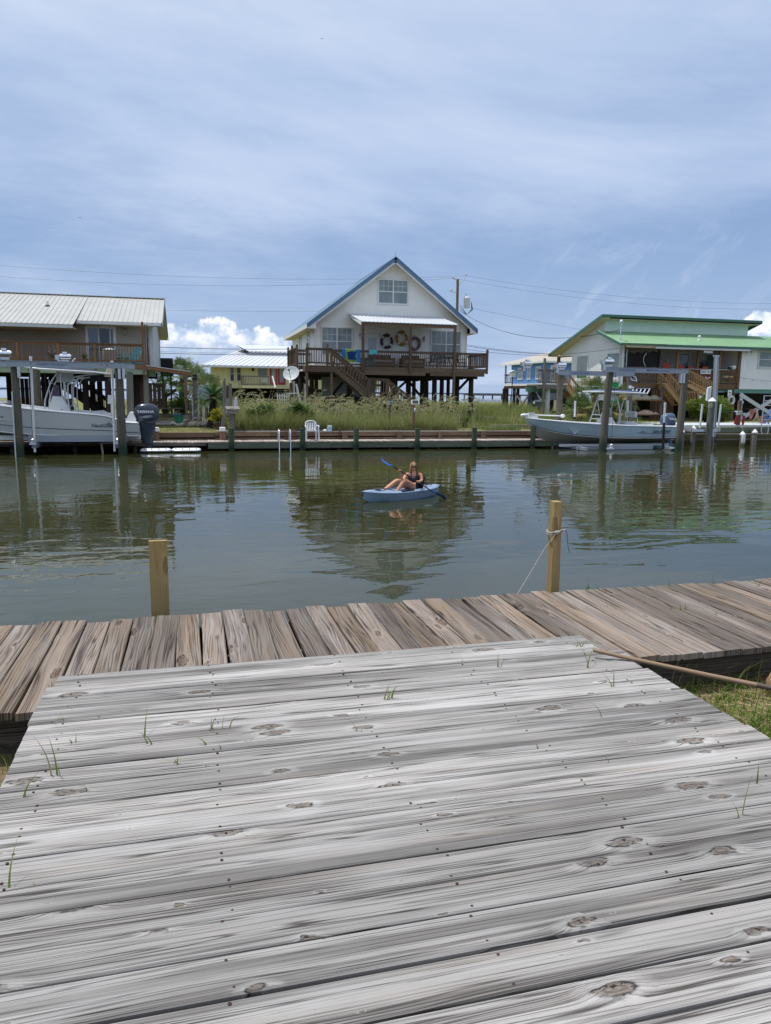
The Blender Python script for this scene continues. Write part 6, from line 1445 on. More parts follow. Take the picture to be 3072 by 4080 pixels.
for k in range(26): x = 8.50+k*.041; mb.box(x, x+.02, DY-.16, DY-.14, 4.22, 4.30)
obj('fringe', mb, M['whitepaint'], t)
towel('small turquoise cloth hanging on the porch railing', 10.12, 10.62, 5.03, 4.80, DY-.07, [plain('cloth_turquoise', (.08, .40, .42), .9), None])
# porch furniture
def chair(label, x, y, z, mat, rz, group=None, name='deck_chair', s_=1.0):
    t = thing(name, label, 'chair', (0, 0, 0), group)
    mb = MB(); mb.box(-.25, .25, -.25, .25, .42, .46); obj('seat', mb, mat, t)
    mb = MB()
    for k in range(6): xx = -.22+.088*k; mb.beam((xx, .24, .46), (xx*1.1, .36, 1.02), .05, .015, (0, -1, 0))
    mb.beam((-.27, .36, 1.0), (.27, .36, 1.0), .02, .05); obj('backrest', mb, mat, t)
    for sx in (-1, 1):
        for yy in (-.24, .24): mb = MB(); mb.beam((sx*.24, yy, 0), (sx*.25, yy, .42), .035, .035, (0, 1, 0)); obj('leg', mb, mat, t)
        mb = MB(); mb.tube([(sx*.27, -.26, .44), (sx*.29, -.25, .66), (sx*.29, .28, .68)], .018, 5); obj('armrest', mb, mat, t)
    return place(t, (x, y, z), rz)
blk = plain('dark_iron', (.025, .022, .020), .5, .3); wick = plain('brown_wicker', (.12, .085, .06), .8, 0, .3, .3, 20)
chair('dark iron patio chair behind the railing under the right window, left of the table', 14.55, 44.9, ZF, blk, -.8); chair('dark iron patio chair right of the porch table', 16.55, 44.9, ZF, blk, .9); chair('dark iron patio chair behind the porch table by the wall', 15.6, 45.8, ZF, blk, 0)
t = thing('patio_table', 'dark patio table among the iron chairs on the white house porch', 'table', (15.55, 44.8, ZF)); mb = MB(); mb.lathe([(.55, .70), (.57, .72), (.55, .74)], (15.55, 44.8, ZF), 18); obj('tabletop', mb, blk, t)
for k in range(4): a = k*1.57+.7; mb = MB(); mb.tube([(15.55+.15*math.cos(a), 44.8+.15*math.sin(a), ZF+.70), (15.55+.42*math.cos(a), 44.8+.42*math.sin(a), ZF)], .02, 5); obj('leg', mb, blk, t)
for lb, x0, x1 in (('brown wicker sofa left of the life rings on the porch', 10.6, 12.3), ('brown wicker sofa with pale cushions below the yellow life ring', 12.75, 14.2)):
    t = thing('sofa', lb, 'sofa', ((x0+x1)/2, 45.6, ZF)); mb = MB(); mb.box(x0, x1, 45.2, 46.0, ZF+.10, ZF+.40); obj('frame', mb, wick, t); mb = MB(); mb.box(x0, x0+.14, 45.18, 46.0, ZF+.12, ZF+.66); obj('armrest', mb, wick, t); mb = MB(); mb.box(x1-.14, x1, 45.18, 46.0, ZF+.12, ZF+.66); obj('armrest', mb, wick, t)
    mb = MB(); mb.box(x0+.15, x1-.15, 45.85, 46.0, ZF+.40, ZF+.86); obj('backrest', mb, wick, t); mb = MB(); mb.box(x0+.16, (x0+x1)/2-.01, 45.2, 45.84, ZF+.405, ZF+.53); obj('cushion', mb, plain('patterned_cushion', (.34, .30, .26), .9, 0, .2, .4, 14), t); mb = MB(); mb.box((x0+x1)/2+.01, x1-.16, 45.2, 45.84, ZF+.405, ZF+.53); obj('cushion', mb, plain('patterned_cushion', (.34, .30, .26), .9, 0, .2, .4, 14), t)
t = thing('cooler', 'teal and dark storage box behind the small turquoise cloth', 'storage box', (10.35, 44.6, ZF)); mb = MB(); mb.box(9.95, 10.7, 44.3, 44.8, ZF, ZF+.50); obj('body', mb, plain('dark_teal_box', (.02, .10, .11)), t); mb = MB(); mb.box(9.92, 10.73, 44.27, 44.83, ZF+.505, ZF+.57); obj('lid', mb, M['black'], t)
# satellite dish on a pole left of the deck
a = at(1160, 1488, 40.5)
t = thing('satellite_dish', 'pale oval satellite dish at the left corner of the white house deck', 'satellite dish', (a.x, 40.5, .9))
mb = MB(); ax = V((-.35, -.80, .50)).normalized(); mb.lathe([(.001, 0), (.20, .012), (.36, .045), (.43, .075), (.44, .073), (.36, .038), (.2, .002), (.001, -.012)], a-ax*.04, 22, ax)
dm = obj('dish', mb, plain('pale_dish', (.46, .50, .50), .5, 0, .4, .08, 6), t, smooth=60); dm.scale = (1, 1, 1)
mb = MB(); mb.tube([a-ax*.05, a+V((.10, .15, -.25)), V((a.x+.16, 40.6, 1.9)), V((a.x+.22, 40.6, .8))], .03, 8); mb.tube([a+V((0, -.02, -.38)), a+ax*.48+V((0, 0, -.08))], .014, 6); mb.box(*(lambda c: (c.x-.04, c.x+.04, c.y-.05, c.y+.05, c.z-.04, c.z+.05))(a+ax*.48+V((0, 0, -.08)))); obj('mount', mb, M['black'], t)
text('dish_lettering', 'DIRECTV', M['letterwhite'], t, a+ax*.05+V((-.08, 0, .06)), .09, (math.pi/2-.56, 0, -.41))
def stake(label, p0, p1, w_, mat, h=None, Y=None):
    mb = MB(); mb.beam(p0, p1, w_, h or w_, (0, 1, 0)); return base(obj('timber', mb, M[mat], label=label, cat='timber'), p0)
for lb, q0, q1, Y, w_, mt in (('leaning white painted prop board right of the dish', (1205, 1640), (1180, 1530), 40.6, .09, 'whitepaint'), ('slim pale wooden pole below the dish', (1173, 1600), (1168, 1520), 40.3, .07, 'rope'), ('thick brown timber stump below the dish', (1160, 1620), (1162, 1525), 40.9, .2, 'bulk'), ('white horizontal board below the dish', (1143, 1567), (1190, 1567), 40.2, .05, 'whitepaint'), ('white upright post at the left front corner under the white house deck', (1222, 1620), (1217, 1530), 43.4, .11, 'whitepaint')):
    stake(lb, at(*q0, Y), at(*q1, Y), w_, mt)
# ================================================================== LEFT HOUSE
lh = thing('stilt_house', 'beige stilt house with pale metal roof and brown railed deck at the left edge', 'house', (-6, 44, .8))
YL = 42.0; Z0, Z1 = 3.86, 5.93
mb = MB(); lap_wall(mb, (-16, YL, 0), (1, 0, 0), Z0, Z1, lambda z: (0, 14.05), course=.20, proud=.02); obj('front_wall', mb, M['beige'], lh)
mb = MB(); mb.box(-16, -1.95, YL+.01, YL+.15, Z0-.2, Z1); mb.box(-16, -1.95, 51, 51.1, Z0-.2, Z1); mb.box(-16, -1.95, YL, 51, Z0-.28, Z0-.02); obj('wall_core', mb, M['beige'], lh)
def lg(z):
    if z <= Z1: return (0, 9.0)
    k = (z-Z1)/(1.66/4.6); return (k, 9.0-k)
mb = MB(); lap_wall(mb, (-1.93, YL, 0), (0, 1, 0), Z0-.1, 7.5, lg, course=.20, out=(1, 0, 0), proud=.02); obj('side_wall', mb, M['ltgrey'], lh)
mb = MB(); mb.box(-2.08, -1.90, YL-.03, YL-.005, Z0-.1, Z1); mb.box(-1.93, -1.90, YL-.005, YL+.15, Z0-.1, Z1); obj('corner_trim', mb, M['ltgrey'], lh); mb = MB(); mb.box(-1.91, -1.88, 50.6, 51.0, Z0-.1, Z1+.1); obj('corner_trim', mb, M['ltgrey'], lh); mb = MB(); mb.tube([(-2.22, YL-.06, Z0), (-2.22, YL-.06, Z1)], .03, 6); obj('downpipe', mb, M['ltgrey'], lh)
mb = MB(); mb.prism([(-1.97, YL+.1, Z1), (-1.97, 50.9, Z1), (-1.97, 46.3, 7.5)], (.02, 0, 0)); obj('gable_core', mb, M['beige'], lh)
rf = metal_roof('roof', lh, (-5.5, 40.95, 6.0), (-1.38, 40.95, 6.0), (-1.38, 46.2, 7.78), (-5.5, 46.2, 7.78), M['greyroof'], rib=.23)
metal_roof('roof', lh, (-16, 39.75, 5.70), (-5.5, 39.75, 5.70), (-5.5, 46.2, 7.78), (-16, 46.2, 7.78), M['greyroof'], rib=.23)
metal_roof('roof', lh, (-16, 51.5, 5.96), (-1.38, 51.5, 5.96), (-1.38, 46.2, 7.78), (-16, 46.2, 7.78), M['greyroof'], rib=.5)
mb = MB(); mb.beam((-16, 46.2, 7.81), (-1.36, 46.2, 7.81), .35, .03); mb.box(-1.38, -1.33, 46.1, 46.3, 7.6, 7.82); obj('ridge_cap', mb, M['ltgrey'], lh)
mb = MB(); mb.box(-5.5, -1.42, 40.87, 40.95, 5.84, 5.97); obj('gutter', mb, M['whitepaint'], lh)
mb = MB(); mb.box(-16, -5.52, 39.70, 39.75, 5.52, 5.66); obj('fascia', mb, M['ltgrey'], lh)
mb = MB(); mb.prism([(-1.38, 40.95, 5.97), (-1.38, 46.2, 7.75), (-1.38, 51.5, 5.93), (-1.38, 51.5, 5.78), (-1.38, 46.2, 7.58), (-1.38, 40.95, 5.80)], (.03, 0, 0)); obj('rake_board', mb, M['ltgrey'], lh)
mb = MB(); mb.prism([(-1.40, 46.2, 7.60), (-1.93, 46.2, 7.60), (-1.93, 51.45, 5.80), (-1.40, 51.45, 5.80)], (0, 0, -.02)); mb.prism([(-1.40, 46.2, 7.60), (-1.93, 46.2, 7.60), (-1.93, 41.0, 5.82), (-1.40, 41.0, 5.82)], (0, 0, -.02)); mb.box(-5.5, -1.95, 41.0, YL, 5.83, 5.86); mb.box(-16, -5.5, 39.8, YL, 5.54, 5.57); obj('soffit', mb, M['cream'], lh)
mb = MB(); a = at(190, 1224, 43.4); mb.cyl((a.x, 43.4, 6.75), (a.x, 43.4, 7.15), .07, n=10); vp = obj('vent_pipe', mb, M['pvc'], lh, smooth=50); mb = MB(); mb.lathe([(.16, -.02), (.08, .08)], (a.x, 43.4, 6.86), 10); obj('boot', mb, M['black'], vp)
# sliding door
mb = MB(); x0, x1 = -5.24, -3.74
mb.box(x0, x0+.14, YL-.06, YL-.02, Z0, 5.88); mb.box(x1-.14, x1, YL-.06, YL-.02, Z0, 5.88); mb.box(x0+.14, x1-.14, YL-.06, YL-.02, 5.72, 5.88); mb.box(x0+.62, x0+.68, YL-.055, YL-.02, Z0, 5.72); mb.box(x1-.32, x1-.27, YL-.055, YL-.02, Z0, 5.72)
sd = obj('sliding_door', mb, M['whitepaint'], lh)
mb = MB(); mb.box(x0+.14, x0+.62, YL-.04, YL-.02, Z0, 5.72); obj('pane', mb, bsdf('blue_reflecting_glass', (.08, .15, .22), .05, 0, .9), sd)
mb = MB(); mb.box(x0+.68, x1-.32, YL-.035, YL-.02, Z0, 5.72); obj('pane', mb, M['blackglass'], sd); mb = MB(); mb.box(x1-.27, x1-.14, YL-.035, YL-.02, Z0, 5.72); obj('pane', mb, M['glass'], sd)
mb = MB(); mb.box(-9.4, -9.3, YL-.05, YL-.02, 4.9, 5.55); obj('window_trim', mb, M['cream'], lh)
a = at(497, 1322, YL-.05); mb = MB(); mb.box(a.x-.08, a.x+.08, YL-.17, YL-.02, a.z-.15, a.z+.10); bh = obj('wall_lamp', mb, M['rope'], lh); mb = MB(); mb.box(a.x-.10, a.x+.10, YL-.19, YL-.02, a.z+.10, a.z+.16); obj('lamp_cap', mb, M['bulk'], bh)
# deck
YD = 39.5
mb = MB(); y = YD
while y < YL: mb.box(-16, -2.1, y, y+.135, 3.80, 3.84); y += .142
obj('deck_floor', mb, M['brownrail'], lh)
mb = MB(); mb.box(-3.9, -2.12, YD-.06, YD-.01, 3.62, 3.82); mb.box(-16, -3.9, YD-.06, YD-.01, 3.62, 3.82); obj('rim_board', mb, M['brownrail'], lh)
mb = MB(); mb.box(-16, -2.14, YD+.0, YD+.08, 3.34, 3.60); mb.box(-2.13, -1.75, YD+.6, YD+.68, 3.25, 3.55); obj('rim_beam', mb, M['palegreen'], lh)
mb = MB(); 
for y in (41.9, 45, 48.3): mb.box(-16, -2.0, y-.08, y+.08, 3.25, 3.58)
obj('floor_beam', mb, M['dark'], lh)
xs_ = (-2.27, -4.53, -6.2, -8.02, -10.2)
for x in xs_: post(lh, x, YD-.02, 3.4, 4.84 if x < -2.3 else 5.9, .10, 'brownrail')
for a, b in zip(xs_[1:], xs_[:-1]): railing(lh, (a, YD, 3.84), (b, YD, 3.84), .97, 'brownrail', bal=.128, bw=.03)
for x in (-2.10, -2.19): mb = MB(); mb.box(x-.04, x+.02, 40.2+(x+2.2)*3, 40.3+(x+2.2)*3, 3.84, 5.85); obj('screen_post', mb, M['darkwood'], lh)
mb = MB()
for k in range(4): mb.box(-2.14+k*.003, -2.10+k*.003, 40.5+k*.3, 40.7+k*.3, 3.84, 5.2-k*.25)
obj('privacy_board', mb, M['darkwood'], lh)
pilings(lh, [(x, y) for x in (-2.9, -5.4, -7.9, -10.4) for y in (42.1, 45.2, 48.4)], 3.3, .16)
for px, w_ in ((394, .15), (552, .14)): a = at(px+22, 1500, 38.6); mb = MB(); mb.cyl((a.x, 40.0, .5), (a.x, 40.0, 3.34), w_*1.05, w_, 12); obj('piling', mb, M['pilegrey'] if px > 500 else M['pileblack'], lh, smooth=50)
for a, b in (((-5.4, 42.1, 2.4), (-4.7, 42.2, 3.3)), ((-7.9, 42.1, 2.4), (-7.2, 42.2, 3.3)), ((-2.9, 45.2, 1.2), (-.9, 47, 2.6))): mb = MB(); mb.beam(a, b, .06, .14); obj('brace', mb, M['dark'], lh)
stairs(lh, (-7.3, 43.2, 3.3), (-4.2, 43.2, .95), (0, 1.0, 0), 12, mat='dark', tread='dark', rmat='dark', name='rear_stair')
# slatted screen wall, storage doors below
mb = MB()
for k in range(7): mb.box(-2.9+.22*k, -2.71+.22*k, 42.3, 42.34, 1.6, 2.9)
mb.box(-2.95, -1.4, 42.26, 42.30, 2.85, 2.95); mb.box(-2.95, -1.4, 42.26, 42.30, 1.62, 1.72); obj('slat_screen', mb, M['darkwood'], lh)
mb = MB()
for k in range(10): mb.box(-8.6+.2*k, -8.42+.2*k, 42.5, 42.55, .9, 3.1)
obj('board_wall', mb, M['dark'], lh)
# lean-to roof at the right
mb = MB(); slab(mb, [(-2.15, 39.4, 3.80), (-.02, 39.4, 3.54), (-.02, 41.5, 3.54), (-2.15, 41.5, 3.80)], .03); sr_ = obj('lean_to_roof', mb, M['whiteroof'], lh)
for y in (39.45, 41.4): mb = MB(); mb.beam((-2.15, y, 3.68), (-.02, y, 3.42), .05, .18); obj('rafter', mb, M['brownrail'], sr_)
mb = MB(); mb.box(-.35, -.21, 39.4, 39.54, .75, 3.36); mb.box(-.42, -.14, 39.38, 39.40, 3.18, 3.38); obj('post', mb, M['bulk'], lh)
mb = MB(); mb.cyl((-.22, 39.3, .6), (-.22, 39.3, 1.32), .25, .23, 14); base(obj('log', mb, M['pilegrey'], smooth=50, label='thick cut log standing at the foot of the lean-to post', cat='log'), (-.22, 39.3, .7))
# deck furniture of the left house
def adirondack(label, x, y, z, mat, rz):
    t = thing('adirondack_chair', label, 'chair', (0, 0, 0), 'turquoise chairs on the left deck')
    mb = MB(); mb.obox((0, .0, .33), (.27, 0, 0), (0, .26, -.05), (0, .002, .015)); obj('seat', mb, mat, t)
    mb = MB()
    for k in range(5): xx = -.20+.10*k; mb.beam((xx, .22, .30), (xx*1.5, .50, .95-.05*abs(k-2)), .09, .02, (0, -1, .3))
    obj('backrest', mb, mat, t)
    for s in (-1, 1):
        mb = MB(); mb.box(s*.34-.06, s*.34+.06, -.32, .34, .54, .57); obj('armrest', mb, mat, t)
        mb = MB(); mb.box(s*.31-.02, s*.31+.02, -.30, -.20, 0, .54); obj('leg', mb, mat, t); mb = MB(); mb.beam((s*.30, -.1, .30), (s*.30, .48, .02), .04, .10); obj('leg', mb, mat, t)
    return place(t, (x, y, z), rz)
adirondack('turquoise adirondack chair behind the net, right one of two on the left deck', -2.95, 40.6, 3.84, M['turq'], -.9); adirondack('turquoise adirondack chair half hidden behind the covered table on the left deck', -3.75, 41.3, 3.84, M['turq'], .5)
t = thing('covered_table', 'round table under a pale cloth cover behind the left deck railing', 'table', (-3.95, 40.3, 3.84)); mb = MB()
rings = [[V((-3.95+.34*k*math.cos(q)*(1+.04*math.sin(q*7)), 40.3+.34*k*math.sin(q)*(1+.04*math.sin(q*7)), 3.86+z)) for q in [j*2*math.pi/28 for j in range(28)]] for z, k in ((0, 1.0), (.3, .98), (.62, .96), (.68, .94))]; mb.loft(rings); obj('cover_skirt', mb, plain('taupe_cloth', (.30, .25, .24), .9), t, smooth=50)
mb = MB(); mb.lathe([(.32, .69), (.34, .71), (.05, .78)], (-3.95, 40.3, 3.85), 20); obj('cover_top', mb, M['whitepaint'], t, smooth=50)
def potted(label, x, y, z, potc, leafc, flower=None, h=.35, n=60, pr_=.14, group=None, lw=.03):
    t = thing('potted_plant', label, 'potted plant', (x, y, z), group); mb = MB(); mb.lathe([(pr_*.7, 0), (pr_, .22), (pr_*1.08, .23), (pr_*.9, .21)], (x, y, z), 14); obj('pot', mb, potc, t, smooth=40)
    mb = MB()
    for k in range(n):
        a = R.uniform(0, 6.28); rr = R.uniform(0, .22); blade(mb, (x+.3*pr_*math.cos(a), y+.3*pr_*math.sin(a), z+.20), R.uniform(.5, 1)*h, lw, R.uniform(.2, 1.2), a, 3)
    obj('foliage', mb, leafc, t)
    if flower:
        for k in range(9): mb = MB(); a = R.uniform(0, 6.28); c = V((x+.15*math.cos(a), y+.12*math.sin(a), z+.25+R.uniform(.4, 1)*h)); mb.ball(c, .04, .04, .03, 6, 4); obj('flower', mb, flower, t)
LEAF = leafmat('pot_leaves', (.05, .12, .02), (.12, .22, .05))
potted('pot of white flowers behind the left deck railing', -6.55, 39.9, 3.86, M['teal'], LEAF, M['whitepaint'], .5)
potted('grey pot of green leaves behind the left deck railing, right of the white flowers', -5.05, 39.9, 3.86, plain('slate_pot', (.10, .14, .16)), LEAF, None, .45, 80)
potted('small yellow green pot at the left deck edge', -4.75, 39.85, 3.86, plain('lime_pot', (.2, .22, .05)), LEAF, None, .15, 20, .11)
# string net hung on the left railing
mb = MB()
for i in range(14):
    for j in range(6):
        x = -4.35+i*.14; z = 4.70-j*.13-.04*math.sin(i*.8); mb.tube([(x, YD-.08, z), (x+.07, YD-.08, z-.065), (x, YD-.08, z-.13)], .006, 4); mb.tube([(x+.07, YD-.08, z-.065), (x+.14, YD-.08, z)], .006, 4)
base(obj('fishing_net', mb, M['rope'], label='tan rope net draped on the left deck railing before the turquoise chairs', cat='net'), (-3.3, YD-.08, 4.3))
# ================================================================== GREEN ROOFED HOUSE (right)
gh = thing('stilt_house', 'white boarded house with green metal roof, open porch and wooden stairs at the right', 'house', (35, 48, .8))
XW = 28.51; YB = 48.2; ZB = 3.15
def rake_z(y):      # underside of the main slope seen on the west gable: eave at the back, peak over the clerestory
    return 7.86-(y-48.3)*.325 if y > 48.3 else 6.98-(48.3-y)*.40
mb = MB(); board_wall(mb, (XW, 52.75, 0), (0, -1, 0), 0, 6.95, lambda u: ZB+.1, lambda u: rake_z(52.75-u)-.06 if 52.75-u > 48.3 else rake_z(52.75-u)-.10, .15, .012, (-1, 0, 0))
board_wall(mb, (XW, 55.3, 0), (0, -1, 0), 0, 2.55, lambda u: 5.55, lambda u: max(5.56, rake_z(55.3-u)-.06), .15, .012, (-1, 0, 0)); obj('gable_wall', mb, M['t111'], gh)
mb = MB(); mb.prism([(XW+.02, 45.85, ZB), (XW+.02, 52.74, ZB), (XW+.02, 52.74, 6.3), (XW+.02, 48.3, 7.75), (XW+.02, 48.3, 6.8), (XW+.02, 45.85, 5.9)], (.12, 0, 0)); mb.box(XW+.1, 45, 52.6, 52.74, ZB, 6.2); obj('wall_core', mb, M['t111'], gh)
mb = MB(); mb.box(XW-.02, XW+.1, 45.78, 45.86, ZB, 5.95); mb.box(XW-.022, XW-.02, 45.86, 46.0, ZB, 5.85); mb.box(XW-.03, XW-.0, 52.70, 52.84, ZB, 5.6); obj('corner_trim', mb, M['whitepaint'], gh)
mb = MB(); board_wall(mb, (28.5, 48.25, 0), (1, 0, 0), 0, 11.9, lambda u: 6.85, lambda u: 7.84, .2, .014, (0, -1, 0)); mb.box(28.5, 40.4, 48.26, 48.4, 6.8, 7.84); obj('clerestory_wall', mb, M['mint'], gh)
mb = MB(); mb.prism([(40.4, 48.26, 6.8), (40.4, 48.26, 7.84), (40.4, 52.7, 6.3), (40.4, 52.7, 5.8)], (-.1, 0, 0)); obj('clerestory_wall', mb, M['t111'], gh)
r_ = metal_roof('roof', gh, (27.83, 55.4, 5.75), (41.0, 55.4, 5.75), (41.0, 47.6, 8.12), (27.83, 47.6, 8.12), M['greenroof'], rib=.3)
mb = MB(); mb.beam((27.83, 47.56, 8.04), (41.0, 47.56, 8.04), .05, .18); mb.beam((27.80, 47.55, 8.03), (27.80, 55.45, 5.66), .05, .20); mb.beam((41.02, 47.55, 8.03), (41.02, 55.4, 5.66), .05, .20); obj('roof_trim', mb, M['greentrim'], r_)
mb = MB(); mb.prism([(27.84, 47.6, 7.93), (28.5, 47.6, 7.93), (28.5, 55.4, 5.58), (27.84, 55.4, 5.58)], (0, 0, -.02)); mb.box(28.5, 40.95, 47.62, 48.25, 7.84, 7.86); obj('soffit', mb, M['cream'], r_)
r_ = metal_roof('porch_roof', gh, (27.95, 45.22, 6.02), (46, 45.22, 6.02), (46, 48.24, 7.05), (27.95, 48.24, 7.05), M['greenroof'], rib=.235, rh=.035, rw=.06)
mb = MB(); mb.box(27.92, 31.4, 45.16, 45.22, 5.95, 6.05); mb.box(31.4, 46, 45.17, 45.22, 5.88, 6.03); mb.beam((27.92, 45.15, 5.93), (27.92, 48.45, 7.03), .05, .17); obj('roof_trim', mb, M['greentrim'], r_)
mb = MB(); mb.box(28.4, 38.0, 45.30, 45.36, 5.78, 5.95); obj('porch_header', mb, M['cream'], gh)
mb = MB(); mb.box(30.6, 38.2, 45.18, 45.28, 5.74, 5.86); obj('awning_case', mb, M['ltgrey'], gh)
mb = MB(); mb.box(28.5, 38, 45.4, 48.2, 5.90, 5.93); obj('ceiling', mb, M['cream'], gh)
mb = MB(); board_wall(mb, (28.6, YB, 0), (1, 0, 0), 0, 9.4, lambda u: 3.45, lambda u: 5.9, .2, .014, (0, -1, 0)); mb.box(28.6, 38, YB+.01, YB+.1, 3.4, 5.9); obj('porch_wall', mb, plain('porch_grey_boards', (.46, .47, .46), .6, 0, .3, .05, .8), gh)
# right wing
mb = MB(); board_wall(mb, (37.97, 45.72, 0), (1, 0, 0), 0, 8.2, lambda u: 3.12, lambda u: 5.95, .2, .014, (0, -1, 0)); mb.box(37.98, 46.2, 45.73, 45.85, 3.1, 6.0); mb.box(37.97, 38.05, 45.85, 48.2, 3.1, 6.0); obj('wing_wall', mb, M['t111'], gh)
mb = MB(); mb.box(37.93, 38.03, 45.66, 45.70, 3.1, 5.92); obj('wing_trim', mb, M['whitepaint'], gh)
window(gh, (40.08, 45.70, 5.22), (1, 0, 0), 1.25, 1.0, (0, -1, 0), fw=.14, frame='ltgrey')
mb = MB(); mb.box(37.6, 46.2, 45.74, 45.95, 2.82, 3.10); mb.box(31.2, 37.55, 46.1, 46.2, 2.90, 3.10); mb.box(24.5, 28.2, 46.9, 47.1, 2.85, 3.15) if False else None; obj('floor_beam', mb, M['teal'], gh)
# porch deck, posts, railing
mb = MB(); y = 45.9
while y < 48.1: mb.box(28.6, 37.95, y, y+.135, 3.40, 3.44); y += .142
obj('deck_floor', mb, M['brownrail'], gh)
mb = MB(); mb.box(33.9, 37.9, 45.84, 45.89, 3.10, 3.42); mb.box(28.6, 31.9, 45.84, 45.89, 3.16, 3.42); obj('rim_board', mb, M['brownrail'], gh)
for x, z0 in ((31.33, 3.1), (32.8, 3.1), (34.45, 3.1), (36.25, 3.1), (37.86, 2.9)): post(gh, x, 45.82, z0, 5.80, .14, 'brownrail', name='porch_post')
post(gh, 28.98, 45.8, 3.3, 4.5, .12, 'brownrail')
railing(gh, (28.7, 45.84, 3.44), (31.3, 45.84, 3.44), .96, 'brownrail', bal=.12); railing(gh, (33.2, 45.84, 3.44), (34.4, 45.84, 3.44), .96, 'brownrail', bal=.12)
railing(gh, (34.5, 45.84, 3.44), (36.2, 45.84, 3.44), .96, 'brownrail', bal=.12); railing(gh, (36.3, 45.84, 3.44), (37.8, 45.84, 3.44), .96, 'brownrail', bal=.12)
mb = MB(); mb.box(33.0, 37.0, 45.70, 45.86, 4.43, 4.46); obj('bar_shelf', mb, M['ltgrey'], gh)
# doors and windows of the porch wall
window(gh, (35.05, YB-.02, 5.0), (1, 0, 0), .72, 1.2, (0, -1, 0), fw=.12, frame='ltgrey', paneM=M['blackglass'])
mb = MB(); mb.box(38.15, 38.8, YB, YB+.02, 3.4, 5.8); mb.box(36.9, 37.75, YB-.05, YB-.02, 3.44, 5.6); dd = obj('door', mb, plain('grey_green_door', (.10, .17, .17), .5), gh); mb = MB(); mb.box(36.82, 36.9, YB-.06, YB-.02, 3.44, 5.68); mb.box(37.75, 37.83, YB-.06, YB-.02, 3.44, 5.68); mb.box(36.82, 37.83, YB-.06, YB-.02, 5.6, 5.7); obj('frame', mb, M['ltgrey'], dd); mb = MB(); mb.box(37.64, 37.72, YB-.08, YB-.05, 4.4, 4.65); obj('handle', mb, M['black'], dd)
window(gh, (30.0, YB-.02, 4.75), (1, 0, 0), .8, 1.3, (0, -1, 0), fw=.08, frame='whitepaint', paneM=M['blackglass'], name='porch_window')
for x in (33.6, 37.95-.05): mb = MB(); mb.box(x-.10, x+.10, YB-.14, YB-.02, 5.0, 5.18); mb.box(x-.06, x+.02, YB-.16, YB-.14, 5.05, 5.22); obj('wall_lamp', mb, M['ltgrey'], gh)
# gable wall windows (blinds, green curtain low down)
for y, w_ in ((51.15, 1.55), (46.85, 1.6)):
    f = window(gh, (XW-.02, y, 4.62), (0, -1, 0), w_, 1.62, (-1, 0, 0), sash=1, fw=.09, frame='whitepaint'); mb = MB(); mb.box(XW-.10, XW-.02, y-w_/2-.15, y+w_/2+.15, 3.58, 3.66); obj('sill', mb, M['whitepaint'], f)
    mb = MB(); mb.box(XW-.046, XW-.044, y-w_/2+.05, y+w_/2-.05, 3.86, 4.30); obj('green_blind', mb, plain('green_blind', (.04, .16, .05), .5), f)
mb = MB(); mb.box(28.55, 28.75, 52.6, 55.35, 5.5, 5.62); mb.box(28.5, 28.7, 55.1, 55.3, 3.4, 5.6); obj('corner_post', mb, M['brownrail'], gh)
mb = MB(); mb.tube([(XW-.12, 45.95, 3.2), (XW-.12, 45.95, 5.75)], .05, 8); obj('downpipe', mb, M['ltgrey'], gh, smooth=50)
mb = MB(); x = at(2482, 1340, 45.6).x; mb.tube([(x, 45.9, 6.1), (x, 45.9, 7.45)], .035, 8); mb.ball((x, 45.9, 7.5), .11, .11, .13); mb.tube([(x-.14, 45.9, 7.35), (x-.1, 45.9, 7.6), (x+.12, 45.9, 7.62), (x+.15, 45.9, 7.4)], .02, 5); obj('service_mast', mb, M['alu'], gh, smooth=50)
a = at(2786, 1352, 46.6); mb = MB(); mb.lathe([(.18, 0), (.08, .05), (.08, .2), (.11, .22), (.10, .3), (.02, .36)], (a.x, 46.6, 6.49), 12); obj('roof_vent', mb, M['whitepaint'], gh, smooth=40)
mb = MB(); mb.ball((38.05, 45.35, 5.72), .1, .08, .08); mb.ball((38.45, 45.35, 5.72), .1, .08, .08); mb.box(38.1, 38.4, 45.4, 45.5, 5.74, 5.8); obj('flood_lamp', mb, M['rope'], gh)
# supports, white X brace
for x, y in ((28.7, 46.0), (31.2, 46.0), (33.6, 46.2), (36.0, 46.2), (37.7, 46.0), (41.5, 46.0), (28.7, 49.5), (32, 49.5), (36, 49.5), (40, 49.5), (28.7, 52.6), (33, 52.6), (38, 52.6), (44, 46)): mb = MB(); mb.box(x-.12, x+.12, y-.12, y+.12, .4, 3.12); obj('support_post', mb, M['darkwood'], gh)
mb = MB(); mb.box(38.05, 38.28, 45.6, 45.7, .75, 2.82); obj('white_post', mb, M['ltgrey'], gh)
for (x0, z0), (x1, z1) in (((38.0, 2.75), (42.4, .55)), ((38.3, 1.0), (41.9, 2.9))): mb = MB(); mb.beam((x0, 45.62 if z0 > z1 else 45.68, z0), (x1, 45.62 if z0 > z1 else 45.68, z1), .05, .24, (0, 1, 0)) if False else mb.obox(((x0+x1)/2, 45.60 if z0 > z1 else 45.67, (z0+z1)/2), ((x1-x0)/2, 0, (z1-z0)/2), (0, .028, 0), V((-(z1-z0), 0, x1-x0)).normalized()*.13); obj('brace', mb, M['ltgrey'], gh)
mb = MB(); mb.box(38.3, 46, 48.3, 48.4, .8, 2.9); mb.box(29, 38, 50.2, 50.3, .8, 3.1); obj('rear_screen', mb, M['dark'], gh)
